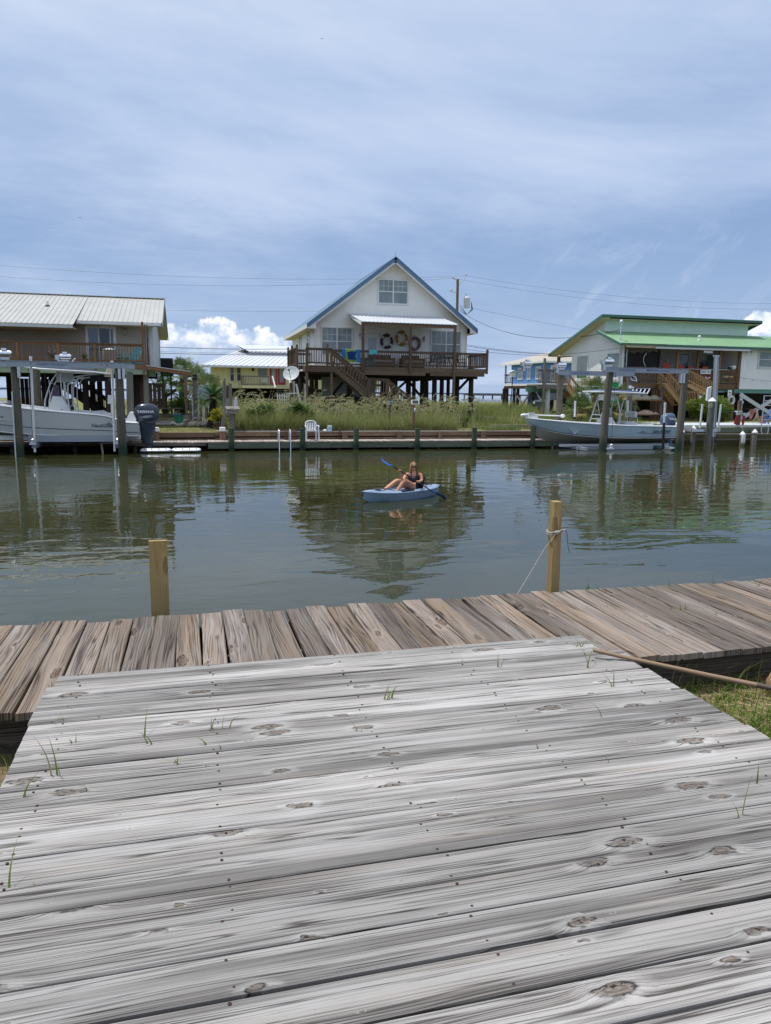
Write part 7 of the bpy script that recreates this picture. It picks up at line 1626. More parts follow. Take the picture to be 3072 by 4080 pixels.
# stairs: right flight down to a landing then on; second flight further right
stairs(gh, (31.35, 44.9, 3.44), (32.75, 44.9, 2.05), (0, .9, 0), 7, 'newstair', True, 'newstair', .92, .13, rmat='newstair')
mb = MB(); mb.box(31.2, 31.5, 44.9, 45.84, 3.36, 3.43); mb.box(32.7, 34.0, 44.9, 45.8, 1.92, 2.02); obj('stair_landing', mb, M['newstair'], gh); railing(gh, (32.8, 44.86, 2.02), (33.95, 44.86, 2.02), .9, 'newstair', bal=.12)
post(gh, 32.78, 44.86, .6, 2.95, .12, 'newstair'); post(gh, 34.0, 44.86, .6, 2.95, .12, 'newstair')
stairs(gh, (33.4, 45.3, 3.44), (34.9, 44.6, 2.6), (.3, .8, 0), 5, 'newstair', True, 'newstair', .92, .14, rmat='newstair', name='side_stair')
mb = MB()
for k in range(7): x = 31.3+.22*k; mb.box(x, x+.17, 45.82, 45.86, .8, 3.2-.18*k)
obj('stair_skirt', mb, M['brownrail'], gh)
# side stair to the west deck with pale railing
stairs(gh, (25.0, 47.0, 3.3), (26.9, 47.0, 1.15), (0, 1.0, 0), 10, 'newstair', True, 'newstair', .92, .12, rmat='newstair', name='west_stair')
mb = MB(); mb.box(22.8, 25.0, 47.0, 48.6, 3.15, 3.25); mb.box(22.8, 25.0, 46.9, 47.0, 2.95, 3.2); obj('west_deck', mb, M['greypost'], gh); railing(gh, (22.85, 47.0, 3.25), (24.9, 47.0, 3.25), 1.0, 'greypost', bal=.13, bw=.06); post(gh, 23.4, 46.98, 3.1, 4.5, .1, 'greypost')
mb = MB(); mb.box(22.9, 25.0, 47.0, 48.6, 3.1, 3.2); mb.box(22.4, 28.4, 47.7, 47.9, 2.75, 3.05); obj('west_deck_frame', mb, M['teal'], gh)
for x, r_ in ((23.8, .16), (25.9, .14)): mb = MB(); mb.cyl((x, 47.3, .4), (x, 47.3, 3.05), r_, n=12); obj('support_pipe', mb, M['ltgrey'] if x < 24 else M['pilegrey'], gh, smooth=50)
mb = MB(); mb.box(23.2, 23.34, 46.85, 46.98, .5, 5.0); obj('support_pipe', mb, M['pilegrey'], gh)
a = at(2214, 1615, 46.5); mb = MB(); mb.box(a.x-.14, a.x+.14, 46.4, 46.55, a.z-.35, a.z+.35); obj('meter_box', mb, M['cream'], gh)
# porch contents
mesh_ = bsdf('black_screen_cloth', (.010, .010, .012), .9, 0, .1); mesh_.node_tree.nodes['Principled BSDF'].inputs['Alpha'].default_value = .86
mb = MB(); P = {}
for i in range(25):
    for j in range(9):
        x = 28.75+i*.105; z0_, z1_ = 4.52, 5.42+.18*(i/24)+.05*math.sin(i*1.1)
        if i < 3: z1_ += .0
        P[i, j] = V((x-.12*math.sin(j/8*3.1)*(i < 3), 45.60+.05*math.sin(i*1.7+j*.3), z0_+(z1_-z0_)*j/8))
for i in range(24):
    for j in range(8): mb.face([P[i, j], P[i+1, j], P[i+1, j+1], P[i, j+1]])
t = thing('privacy_screen', 'black mesh cloth hung across the left bay of the green roofed porch', 'screen', (30, 45.6, 4.6)); obj('cloth', mb, mesh_, t, smooth=60)
mb = MB(); mb.tube([(28.7, 45.6, 4.5), (28.68, 45.6, 5.7)], .025, 5); mb.tube([(30.15, 45.52, 5.45), (29.95, 45.50, 5.2), (29.92, 45.50, 4.9), (30.1, 45.5, 4.55)], .02, 5); obj('cord', mb, M['ltgrey'], t)
for lb, px, s_ in (('orange bar chair left on the green roofed porch beside the second post', 2664, 1.0), ('orange bar chair in front of the porch window', 2722, .92), ('orange bar chair just left of the round black fan', 2760, .7), ('orange bar chair in front of the round black fan', 2819, .85)):
    a = at(px, 1465, 46.4); t = thing('bar_chair', lb, 'chair', (a.x, 46.4, 3.44), 'orange chairs on the green roofed porch')
    mb = MB(); mb.box(a.x-.25, a.x+.25, 46.2, 46.6, 4.05, 4.10); obj('seat', mb, M['orange'], t)
    mb = MB(); zt = 4.86 if px == 2664 else 4.70; rings = [[V((a.x+s_*.30*k*(1 if q in (1, 2) else -1), 46.62 if q < 2 else 46.66, z)) for q in (0, 1, 2, 3)] for z, k in ((4.12, .8), (4.3, .95), (zt-.12, 1), (zt-.02, .8), (zt, .5))]
    mb.loft([[r[0], r[1], r[2], r[3]] for r in rings]); obj('backrest', mb, M['orange'], t)
    for sx in (-1, 1):
        for yy in (46.25, 46.55): mb = MB(); mb.cyl((a.x+sx*.22, yy, 3.44), (a.x+sx*.2, yy, 4.05), .018, n=6); obj('leg', mb, M['orange'], t)
a = at(2800, 1452, 47.4); t = thing('pedestal_fan', 'round black fan on the porch behind the orange chairs', 'fan', (a.x, 47.4, 3.44)); mb = MB()
for r_ in (.42, .30, .18): mb.tube([V((a.x+r_*math.cos(q), 47.35, 4.72+r_*math.sin(q))) for q in [k*2*math.pi/24 for k in range(24)]], .022, 5, closed=True)
for k in range(18): q = k*2*math.pi/18; mb.tube([(a.x, 47.35, 4.72), (a.x+.42*math.cos(q), 47.35, 4.72+.42*math.sin(q))], .009, 4)
obj('cage', mb, M['black'], t); mb = MB(); mb.cyl((a.x, 47.3, 4.72), (a.x, 47.5, 4.72), .10, n=12)
for k in range(4): q = k*1.57; mb.prism([(a.x, 47.4, 4.72), (a.x+.33*math.cos(q), 47.4, 4.72+.33*math.sin(q)), (a.x+.33*math.cos(q+.6), 47.42, 4.72+.33*math.sin(q+.6))], (0, .01, 0))
obj('blades', mb, M['black'], t); mb = MB(); mb.cyl((a.x, 47.5, 3.46), (a.x, 47.5, 4.7), .03, n=8); mb.cyl((a.x, 47.5, 3.44), (a.x, 47.5, 3.5), .2, n=12); obj('stand', mb, M['black'], t)
a = at(2911, 1466, 46.2); t = thing('cooler', 'green cooler on the porch railing shelf with a white lid', 'cooler', (a.x, 46.2, 4.42)); mb = MB(); mb.box(a.x-.2, a.x+.16, 46.0, 46.3, 4.44, 4.66); obj('body', mb, plain('green_cooler', (.01, .14, .035), .4), t); mb = MB(); mb.box(a.x-.22, a.x+.18, 45.98, 46.32, 4.665, 4.72); obj('lid', mb, M['pvc'], t)
mb = MB(); a2 = at(2924, 1464, 46.0); mb.ball((a2.x, 46.0, 4.62), .17, .15, .18, 12, 8); base(obj('water_jug', mb, M['pvc'], smooth=60, label='round white jug right of the green cooler', cat='jug'), (a2.x, 46, 4.44))
def sign(label, p, w_, h, t_, bg, lines, lmat, frame=None, name='sign', th=.02):
    t = thing(name, label, 'sign', p); mb = MB(); mb.box(p[0]-w_/2, p[0]+w_/2, p[1], p[1]+th, p[2]-h/2, p[2]+h/2); obj('board', mb, bg, t)
    if frame:
        mb = MB()
        for s in (-1, 1): mb.box(p[0]-w_/2, p[0]+w_/2, p[1]-.012, p[1]-.002, p[2]+s*h*.42-h*.05, p[2]+s*h*.42+h*.05); mb.box(p[0]+s*w_*.46-w_*.03, p[0]+s*w_*.46+w_*.03, p[1]-.012, p[1]-.002, p[2]-h*.37, p[2]+h*.37)
        obj('border', mb, frame, t)
    for s, sz, dz, sq in lines: text('lettering', s, lmat, t, (p[0], p[1]-.008, p[2]+dz), sz, squash=sq)
    return t
a = at(2811, 1482, 45.74); sign('white sign reading HARMS WAY in blue on the porch railing', (a.x, 45.72, a.z), .86, .27, .02, M['whitepaint'], [('HARMS WAY', .175, 0, .92)], M['letterblue'])
a = at(2811, 1509, 45.74); t = sign('red sign with white flower pattern below the HARMS WAY sign', (a.x-.02, 45.72, a.z), .82, .36, .02, plain('faded_red_board', (.22, .05, .05), .7, 0, .3, .4, 9), [], M['letterwhite']); mb = MB()
for k in range(9): mb.lathe([(.001, 0), (.045, .003), (.001, .006)], (a.x-.35+k*.085, 45.718, a.z+.05+.06*math.sin(k*1.9)), 8, (0, -1, 0))
obj('flowers', mb, M['whitepaint'], t)
a = at(2822, 1397, 45.3); t = sign('white framed sign with black lettering hanging under the porch eave', (a.x, 45.26, a.z), .78, .37, .02, M['whitepaint'], [], M['letterdark'], M['letterdark']); mb = MB()
for k in range(11):
    x = a.x-.27+k*.052; z = a.z+.035*math.sin(k*2.3); mb.box(x, x+.034, 45.25, 45.256, z-.055, z+.06 if k % 3 else z+.01)
obj('lettering', mb, M['letterdark'], t)
# fish decorations and string
t = thing('fish_ornament', 'row of orange, blue and yellow wooden fish hung on the porch railing', 'ornament', (37.3, 45.7, 3.9))
for k, (px, c, s_) in enumerate(((2884, (.50, .16, .02), .16), (2895, (.25, .45, .55), .2), (2908, (.50, .14, .02), .2), (2914, (.60, .42, .10), .16))):
    a = at(px, 1501, 45.72); mb = MB(); c0 = V((a.x, 45.70-.012*k, a.z)); mb.prism([c0+V((s_*x, 0, s_*z)) for x, z in ((-.9, .5), (-.35, .12), (.1, .45), (.6, .25), (.9, 0), (.6, -.25), (.1, -.45), (-.35, -.12), (-.9, -.5))], (0, .01, 0)); obj('fish', mb, plain('fish_colour_%d' % k, c, .5, 0, .4, .3, 8), t)
a, b = at(2855, 1483, 45.5), at(3072, 1519, 45.5); mb = MB(); mb.tube([a.lerp(b, k/10)-V((0, 0, .10*math.sin(math.pi*k/10))) for k in range(11)], .008, 4)
for k in range(1, 6): q = a.lerp(b, k/6)-V((0, 0, .10*math.sin(math.pi*k/6)+.05)); mb.ball(q, .028, .028, .035, 6, 5)
base(obj('string_lights', mb, M['black'], label='thin string of bulbs sagging across the right wing wall', cat='string lights'), a)
# kayak rack and kayaks under the porch
t = thing('rack', 'timber storage rack under the porch behind the seat of the ice blue boat', 'rack', (30.3, 45.3, .8))
for x in (28.6, 29.3, 31.3): mb = MB(); mb.box(x, x+.14, 45.2, 45.34, .7, 3.15); obj('upright', mb, M['greypost'], t)
for z in (2.22, 1.22): mb = MB(); mb.box(28.6, 31.45, 45.0, 45.5, z, z+.07); obj('shelf', mb, M['brownrail'], t)
def hullup(label, cx, cz, L_, h, col, y=45.2):
    mb = MB(); rings = []
    for i in range(13): a = i/12; k = max(.03, math.sin(math.pi*min(1, a*1.25))**.7 if a < .8 else max(.12, math.sin(math.pi*min(1, a*1.0+.0))**.9)); rings.append([V((cx-L_/2+L_*a, y+.3*k*math.cos(q), cz+h*k*max(-.18, math.sin(q)))) for q in [j*2*math.pi/16 for j in range(16)]])
    mb.loft(rings); return base(obj('kayak', mb, col, smooth=50, label=label, cat='kayak', group='kayaks on the porch rack'), (cx, y, cz))
tan = plain('tan_kayak', (.33, .30, .22), .5); pk = plain('faded_salmon_kayak', (.46, .31, .24), .5)
hullup('olive tan kayak on the upper rack shelf, left of three', 29.35, 2.33, 1.15, .30, tan, 44.95); hullup('olive tan kayak on the upper rack shelf, middle of three', 30.15, 2.33, 1.15, .30, tan, 45.15); hullup('olive tan kayak on the upper rack shelf, right of three', 30.95, 2.33, 1.15, .30, tan, 45.35); hullup('faded salmon kayak on the lower rack shelf', 30.2, 1.32, 1.75, .30, pk, 45.0)
# bright green bins, solar panel
a = at(2444, 1537, 39.5); mb = MB(); mb.box(a.x-.35, a.x+.28, 39.4, 39.8, a.z-.10, a.z+.16); mb.box(a.x-.38, a.x+.31, 39.37, 39.83, a.z+.165, a.z+.2); base(obj('bin', mb, plain('bright_green_bin', (.0, .28, .07), .4), label='bright green bin above the canvas top of the ice blue boat', cat='bin'), (a.x, 39.5, a.z))
mb = MB(); mb.box(a.x-.3, a.x+.24, 39.4, 39.8, a.z-.95, a.z-.72); base(obj('bin', mb, plain('dark_green_bin', (.0, .20, .055), .4), label='darker green bin lower down behind the boat frame tubes', cat='bin'), (a.x, 39.5, a.z-.8))
a = at(2524, 1508, 34.3); t = thing('solar_lamp', 'white framed solar panel and camera on the grey piling behind the boat seat', 'solar camera', (a.x, 34.3, a.z)); mb = MB(); mb.obox(a, (.17, 0, -.03), (0, .06, .11), (0, -.012, .006)); obj('panel_frame', mb, M['pvc'], t); mb = MB(); mb.obox(a+V((0, -.014, .008)), (.13, 0, -.023), (0, .044, .08), (0, -.012, .006)); obj('solar_panel', mb, M['blackglass'], t); mb = MB(); mb.tube([a, a+V((-.12, .1, -.25))], .015, 5); mb.ball(a+V((-.15, 0, -.45)), .09, .09, .09); mb.cyl(a+V((-.15, -.02, -.45)), a+V((.0, -.1, -.47)), .05); obj('camera', mb, M['pvc'], t, smooth=50)
# white float dock surface, ladder, chair, towel, net, pots at the right
mb = MB(); slab(mb, [(26.6, 36.0, .98), (42, 36.0, .98), (42, 38.4, 1.02), (25.3, 38.4, 1.02)], .10); base(obj('pier_deck', mb, M['deckgrey'], label='pale grey deck surface at the right behind the low dock', cat='deck'), (33, 36, 1))
a = at(3050, 1700, 34.3)
t = thing('swim_ladder', 'tall steel ladder with hooked rails at the right edge', 'ladder', (a.x, 34.3, .8))
x0, x1 = at(3043, 1600, 34.3).x, at(3090, 1600, 34.3).x; z1 = at(3044, 1575, 34.3).z
for x in (x0, x1): mb = MB(); mb.tube([(x, 34.3, z1), (x, 34.3, .72), (x+.06, 34.25, .56), (x+.2, 34.15, .52), (x+.3, 34.12, .66), (x+.3, 34.12, 1.0)], .03, 8); obj('side_rail', mb, M['alu'], t, smooth=60)
for k in range(6): mb = MB(); z = z1-.03-k*.26; mb.tube([(x0, 34.3, z), (x1, 34.3, z)], .018, 6); obj('rung', mb, M['alu'], t)
t = adirondack('royal blue adirondack chair cut by the right picture edge', 0, 0, 0, plain('royal_blue', (.02, .13, .38), .45), 0); del t['group']; a = at(3068, 1690, 36.8); place(t, (a.x+.12, 36.8, 1.02), -1.0)
a = at(2999, 1652, 36.3); mb = MB(); mb.prism([(a.x-.22, 36.3, a.z+.28), (a.x+.26, 36.3, a.z+.30), (a.x+.05, 36.32, a.z-.05), (a.x-.02, 36.34, a.z-.27), (a.x-.20, 36.3, a.z-.20)], (0, .02, 0)); base(obj('towel', mb, plain('red_white_towel', (.55, .22, .18), .9, 0, .2, .75, 14), label='pink and white patterned towel hanging before the white X brace', cat='towel'), (a.x, 36.3, a.z))
a = at(2998, 1629, 36.33); mb = MB(); mb.tube([(a.x-.5, 36.35, a.z), (a.x+.5, 36.35, a.z+.02)], .008, 5); base(obj('clothesline', mb, M['wire'], label='thin line holding the patterned towel', cat='line'), a)
a = at(2945, 1640, 36.2); t = thing('cleaning_station', 'dark post with grey trays and red cloths at the right dock', 'cleaning station', (a.x, 36.2, .8)); mb = MB(); mb.box(a.x-.10, a.x+.06, 36.1, 36.26, .5, 2.36); obj('post', mb, M['darkwood'], t)
mb = MB(); mb.box(a.x-.32, a.x+.02, 35.95, 36.2, 1.72, 1.78); mb.box(a.x+.0, a.x+.34, 35.9, 36.2, 1.58, 1.66); mb.box(a.x-.24, a.x-.05, 36.0, 36.15, 1.56, 1.72); obj('tray', mb, M['ltgrey'], t); mb = MB(); mb.box(a.x+.02, a.x+.12, 36.05, 36.2, 2.2, 2.34); obj('lamp', mb, M['alu'], t)
mb = MB(); mb.prism([(a.x-.30, 36.02, 1.5), (a.x-.12, 36.02, 1.5), (a.x-.14, 36.02, .95), (a.x-.42, 36.02, 1.05)], (0, .03, 0)); mb.prism([(a.x+.12, 36.02, 1.5), (a.x+.30, 36.02, 1.5), (a.x+.24, 36.02, 1.0), (a.x+.12, 36.02, .95)], (0, .03, 0)); obj('red_cloth', mb, M['red'], t)
a = at(3040, 1678, 37.6); t = thing('flower_pot', 'stack of terracotta pots left of the blue chair', 'pots', (a.x, 37.6, 1.0))
for k in range(4): mb = MB(); mb.lathe([(.16, 0), (.2, .10), (.215, .10), (.215, .13)], (a.x, 37.6, 1.03+k*.09), 14); obj('pot', mb, plain('terracotta', (.40, .15, .07), .8), t, smooth=30)
a = at(3015, 1675, 37.4); mb = MB()
for k in range(18): q = k*.35; mb.tube([(a.x+.02*math.cos(q), 37.4, 1.75), (a.x+.12*math.cos(q), 37.4+.1*math.sin(q), 1.35), (a.x+.24*math.cos(q*1.3), 37.4+.15*math.sin(q), 1.03)], .006, 4)
base(obj('cast_net', mb, M['rope'], label='pale cast net hung up between the X brace and the pots', cat='net'), (a.x, 37.4, 1.0))
a = at(2908, 1567, 44.9); t = sign('white notice plate under the right end of the porch', (a.x, 44.9, a.z), .32, .46, .02, M['pvc'], [], M['letterdark']); mb = MB(); mb.ball((a.x, 44.893, a.z+.05), .07, .004, .06); mb.box(a.x-.09, a.x+.09, 44.89, 44.896, a.z-.11, a.z-.09); mb.box(a.x-.09, a.x+.09, 44.89, 44.896, a.z-.16, a.z-.14); obj('print', mb, M['letterdark'], t)
a = at(2913, 1595, 44.9); mb = MB(); mb.tube([V((a.x+.22*math.cos(q), 44.9, a.z+.26*math.sin(q))) for q in [k*2*math.pi/22 for k in range(22)]], .09, 8, closed=True); base(obj('hose_reel', mb, M['ltgrey'], smooth=60, label='coiled pale ring hanging under the white notice plate', cat='hose'), a)
a = at(2826, 1570, 36.0); mb = MB(); mb.prism([(a.x-.1, 36, a.z+.34), (a.x+.12, 36, a.z+.42), (a.x+.12, 36, a.z-.40), (a.x-.12, 36, a.z-.36)], (0, .12, 0)); base(obj('box', mb, M['pvc'], label='white panel box in the bush behind the aluminium mast', cat='box'), a)
mb = MB(); mb.tube([a+V((.16, 0, -.4)), a+V((.22, 0, .6)), a+V((.30, 0, 1.55))], .035, 6); mb.box(a.x+.16, a.x+.42, 35.95, 36.05, a.z+1.5, a.z+1.6); mb.box(a.x+.1, a.x+.4, 35.95, 36.05, a.z+.52, a.z+.62); base(obj('pole', mb, M['pilegrey'], label='slim rusty pole with small brackets beside the aluminium mast', cat='pole'), a)
# ================================================================== YELLOW HOUSE
YY = 88.; P_ = lambda x, y, Y=YY: at(x, y, Y)
yh = thing('stilt_house', 'pale yellow house with white metal hip roof and red double doors, behind the grass', 'house', (P_(1000, 1540).x, 90, .8))
xa, xb = P_(845, 1462).x, 22.0; zt_, zb_ = P_(900, 1461).z, P_(900, 1546).z
mb = MB(); board_wall(mb, (xa, YY, 0), (1, 0, 0), 0, xb-xa, lambda u: zb_, lambda u: zt_, .6, .03, (0, -1, 0), .03); mb.box(xa+.01, xb, YY+.01, 97, zb_, zt_); obj('wall', mb, M['yellow'], yh)
ex0 = P_(805, 1459, YY-1).x; ze = P_(900, 1455, YY-1.4).z; rz = P_(1060, 1393, 93).z
xr0 = P_(958, 1402, 93).x
metal_roof('roof', yh, (ex0, YY-1.4, ze), (xb+1, YY-1.4, ze), (xb+1, 93, rz), (xr0, 93, rz), M['whiteroof'], rib=.6, rh=.05, rw=.08)
mb = MB(); slab(mb, [(ex0, YY-1.4, ze), (ex0, 99, ze), (xr0, 93, rz-.02)], .05); mb.box(ex0, xb, YY-1.42, YY-1.36, ze-.22, ze-.02); mb.box(ex0-.03, ex0+.03, YY-1.4, 98, ze-.22, ze-.02); obj('fascia', mb, M['whiteroof'], yh)
mb = MB(); mb.box(ex0+.05, xb, YY-1.36, YY, ze-.24, ze-.20); obj('soffit', mb, M['cream'], yh)
a = P_(939, 1391, 92.6); mb = MB(); slab(mb, [(a.x, 92.0, rz+.45), (xb, 92.0, rz+.30), (xb, 90.5, rz-.35), (a.x+1.3, 90.5, rz-.30)], .06); obj('ridge_vent_roof', mb, M['whiteroof'], yh)
mb = MB(); mb.prism([(a.x+.1, 92.0, rz+.35), (a.x+1.3, 90.8, rz-.4), (a.x+1.6, 92.4, rz-.3)], (0, .4, 0)); obj('gablet', mb, M['dark'], yh)
for x0, x1 in ((914, 935), (941, 962)):
    a, b = P_(x0, 1458), P_(x1, 1519); window(yh, ((a.x+b.x)/2, YY-.04, (a.z+b.z)/2), (1, 0, 0), b.x-a.x-.15, a.z-b.z-.1, (0, -1, 0), fw=.14, frame='cream', paneM=M['blackglass'])
a, b = P_(1026, 1462), P_(1068, 1500); window(yh, ((a.x+b.x)/2, YY-.04, (a.z+b.z)/2), (1, 0, 0), b.x-a.x-.1, a.z-b.z-.1, (0, -1, 0), sash=1, fw=.08, frame='cream', paneM=M['glass'])
for x0, x1 in ((1074, 1104), (1106, 1137)):
    a, b = P_(x0, 1462), P_(x1, 1533); mb = MB(); mb.box(a.x, b.x, YY-.1, YY-.035, b.z, a.z); d_ = obj('door', mb, M['red'], yh)
    mb = MB(); w_ = b.x-a.x; mb.box(a.x+w_*.24, b.x-w_*.22, YY-.12, YY-.1, b.z+.25, a.z-.2); obj('pane', mb, M['blindpane'], d_)
a, b = P_(968, 1500, 85.5), P_(1085, 1538, 85.5); mb = MB(); mb.box(a.x, b.x+2.2, 85.5, YY, b.z-.25, b.z); obj('porch_floor', mb, M['yellow'], yh)
railing(yh, (a.x, 85.5, b.z), (b.x, 85.5, b.z), 1.1, 'greypost', bal=.17, bw=.06); railing(yh, (a.x, YY, b.z), (a.x, 85.6, b.z), 1.1, 'greypost', bal=.2, bw=.05)
for (q0, q1) in (((1085, 1500), (1097, 1545)), ((1150, 1503), (1161, 1550))): a, b = P_(*q0, 85.3), P_(*q1, 84.2); mb = MB(); mb.beam((a.x, 85.3, a.z), (b.x, 84.2, b.z), .1, .2); obj('stair_rail', mb, M['whitepaint'], yh)
a, b = P_(1098, 1540, 85), P_(1158, 1590, 84); mb = MB()
for k in range(6): mb.box(a.x, b.x, 85-.25*k-.25, 85-.25*k, a.z-.05-.22*k, a.z-.22*k)
obj('stair_tread', mb, M['greypost'], yh); mb = MB()
for k in range(7): x = a.x+(b.x-a.x)*k/6; mb.box(x-.05, x+.05, 83.2, 83.25, 1.0, a.z-.8)
for k in range(3): mb.box(a.x, b.x, 83.2, 83.22, 1.3+.35*k, 1.4+.35*k)
obj('white_lattice', mb, M['whitepaint'], yh)
for k in range(8): mb = MB(); x = xa+.3+k*2.4; mb.box(x-.15, x+.15, YY+.3, YY+.6, .6, zb_); obj('piling', mb, M['pileblack'], yh)
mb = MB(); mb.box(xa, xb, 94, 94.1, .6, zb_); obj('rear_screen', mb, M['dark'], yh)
a = P_(1007, 1468); mb = MB(); mb.lathe([(.08, 0), (.16, .1), (.12, .45), (.02, .6)], (a.x, YY-.2, a.z-.3), 8); obj('wall_lamp', mb, M['black'], yh)
a = P_(1058, 1515, 85.9); mb = MB(); mb.box(a.x-.35, a.x+.35, YY-.5, YY-.04, a.z-.25, a.z+.25); obj('air_conditioner', mb, M['ltgrey'], yh)
# ================================================================== BLUE HOUSE
bh_ = thing('stilt_house', 'cornflower blue stilt house with tan roof far behind the meadow', 'house', (40, 78, .8)); YC = 73.0
c = at(2177, 1441, YC); X_ = c.x; zt_ = 6.05; zf_ = 3.62
yfar = atX(2039, 1466, X_).y; yfar2 = atX(2012, 1464, X_).y
mb = MB(); board_wall(mb, (X_, yfar, 0), (0, -1, 0), 0, yfar-YC, lambda u: zf_+.15, lambda u: zt_, 1.2, .03, (-1, 0, 0), .03); board_wall(mb, (X_, YC, 0), (1, 0, 0), 0, 8, lambda u: zf_+.15, lambda u: zt_, .6, .03, (0, -1, 0), .03); mb.box(X_+.01, X_+8, YC+.01, yfar, zf_, zt_); obj('wall', mb, M['blue'], bh_)
mb = MB(); mb.box(X_-.15, X_+8, YC-.15, yfar2, zf_-.12, zf_+.12); obj('skirt_board', mb, M['whitepaint'], bh_)
mb = MB(); mb.box(X_-.05, X_+8, YC, yfar2, zf_-.42, zf_-.13); obj('floor_beam', mb, M['darkwood'], bh_)
mb = MB(); o_ = .45; zr = 7.5; A0, A1 = (X_-o_, YC-o_, zt_), (X_-o_, yfar2+1.2, zt_); slab(mb, [A0, A1, (X_+4.4, yfar2-3, zr), (X_+4.4, YC+4.4, zr)], .06); slab(mb, [A0, (X_+9.5, YC-o_, zt_), (X_+4.4, YC+4.4, zr)], .06); slab(mb, [A1, (X_+9.5, yfar2+1.2, zt_), (X_+4.4, yfar2-3, zr)], .06); slab(mb, [(X_+9.5, YC-o_, zt_), (X_+9.5, yfar2+1.2, zt_), (X_+4.4, yfar2-3, zr), (X_+4.4, YC+4.4, zr)], .06); obj('roof', mb, M['tanroof'], bh_)
mb = MB(); mb.box(X_-o_-.02, X_-o_+.02, YC-o_, yfar2+1.2, zt_-.18, zt_+.0); mb.box(X_-o_, X_+9.5, YC-o_-.02, YC-o_+.02, zt_-.18, zt_); obj('fascia', mb, M['whitepaint'], bh_)
for px, w_, h_ in ((2075, 1.0, 1.1), (2109, .6, 1.15), (2147, 1.0, 1.15)): y = atX(px, 1480, X_).y; window(bh_, (X_-.035, y, 4.85), (0, -1, 0), w_, h_, (-1, 0, 0), fw=.11, frame='whitepaint')
window(bh_, (X_+1.1, YC-.035, 4.75), (1, 0, 0), .8, 1.4, (0, -1, 0), fw=.2, frame='whitepaint')
for y in (YC+.3, YC+3.6, YC+7.5, YC+11.5, yfar-.3, yfar2-.2): mb = MB(); mb.cyl((X_+.3, y, .5), (X_+.3, y, zf_-.4), .2, n=8); obj('piling', mb, M['pileblack'], bh_)
mb = MB(); mb.box(X_-.05, X_+.1, yfar2-.3, yfar2-.1, zf_, zt_); obj('porch_post', mb, M['ltgrey'], bh_); railing(bh_, (X_, yfar2, zf_+.12), (X_, yfar, zf_+.12), 1.1, 'dark', bal=.35, bw=.06)
mb = MB(); mb.box(X_+.5, X_+6, YC+5, YC+5.3, .8, 3.1); obj('storage_wall', mb, plain('blue_store', (.07, .14, .30)), bh_)
for a, b in (((YC+.3, 1.2), (YC+2.8, 3.1)), ((YC+3.6, 3.1), (YC+6, 1.3)), ((yfar-3, 1.4), (yfar-.3, 3.0))): mb = MB(); mb.beam((X_+.2, a[0], a[1]), (X_+.2, b[0], b[1]), .1, .2); obj('brace', mb, M['pilegrey'], bh_)
# dark pickup parked under it
tk = thing('pickup_truck', 'black pickup truck parked behind the grass under the grey deck', 'truck'); gl = M['blackglass']; bk = plain('black_car_paint', (.012, .014, .02), .2, .2, .6, .05, 3)
mb = MB(); pf = [(-2.7, .55), (-2.7, 1.05), (-1.2, 1.15), (-.9, 1.15), (-.45, 1.72), (.95, 1.74), (1.35, 1.18), (2.5, 1.08), (2.68, .95), (2.7, .5)]; mb.prism([(x, -.92, z) for x, z in pf], (0, 1.84, 0)); obj('body', mb, bk, tk)
mb = MB(); mb.prism([(-.82, -.93, 1.2), (-.42, -.93, 1.62), (.9, -.93, 1.64), (1.22, -.93, 1.22)], (0, 1.86, 0)); obj('side_glass', mb, plain('tinted_glass', (.05, .07, .09), .08, 0, .8), tk)
for x in (-1.7, 1.75):
    for y in (-.95, .72): mb = MB(); mb.cyl((x, y, .38), (x, y+.24, .38), .38, n=16); wl = obj('wheel', mb, M['black'], tk, smooth=50); mb = MB(); mb.cyl((x, y-.01, .38), (x, y+.25, .38), .2, n=12); obj('rim', mb, M['alu'], wl)
for y in (-.8, .6): mb = MB(); mb.box(2.6, 2.72, y, y+.25, .78, .95); obj('headlight', mb, M['ltgrey'], tk)
a = at(2262, 1580, 60); place(tk, (a.x-.3, 60, .98), math.pi+.15)
# utility pole and wires
up = thing('utility_pole', 'wooden utility pole with a grey transformer behind the white house', 'utility pole', (27.0, 75, .8)); mb = MB(); mb.cyl((27.05, 75, .5), (26.97, 75, 14.2), .17, .14, 10); obj('pole', mb, M['bulk'], up, smooth=50)
mb = MB(); mb.cyl((27.95, 74.8, 11.35), (27.95, 74.8, 12.35), .34, n=14); mb.cyl((27.95, 74.8, 12.35), (27.95, 74.8, 12.5), .34, .2, n=14); mb.cyl((27.85, 74.8, 12.45), (27.85, 74.8, 12.8), .06, n=6); obj('transformer', mb, M['ltgrey'], up, smooth=40)
mb = MB(); mb.tube([(27, 75, 13.6), (27.6, 75, 14.2), (27.9, 75, 14.6)], .05, 6); mb.tube([(27, 75, 14.1), (26.6, 75, 14.2)], .05, 5); mb.tube([(27, 75, 12.8), (26.3, 75, 13.0)], .04, 5); obj('bracket', mb, M['alu'], up)
mb = MB()
for p in ((27.9, 75, 14.65), (26.55, 75, 14.2), (26.4, 75, 14.3), (26.2, 75, 12.95), (26.3, 75, 13.1)): mb.lathe([(.05, 0), (.11, .04), (.05, .09), (.10, .14), (.03, .2)], p, 8)
obj('insulator', mb, M['ltgrey'], up)
mb = MB()
for k in range(4): mb.tube([(27.3, 74.9, 11.0+.2*k), (28.0, 74.8, 10.7), (28.5+.05*k, 74.8, 11.2), (28.45, 74.8, 12.0)], .02, 4)
obj('service_loop', mb, M['wire'], up)
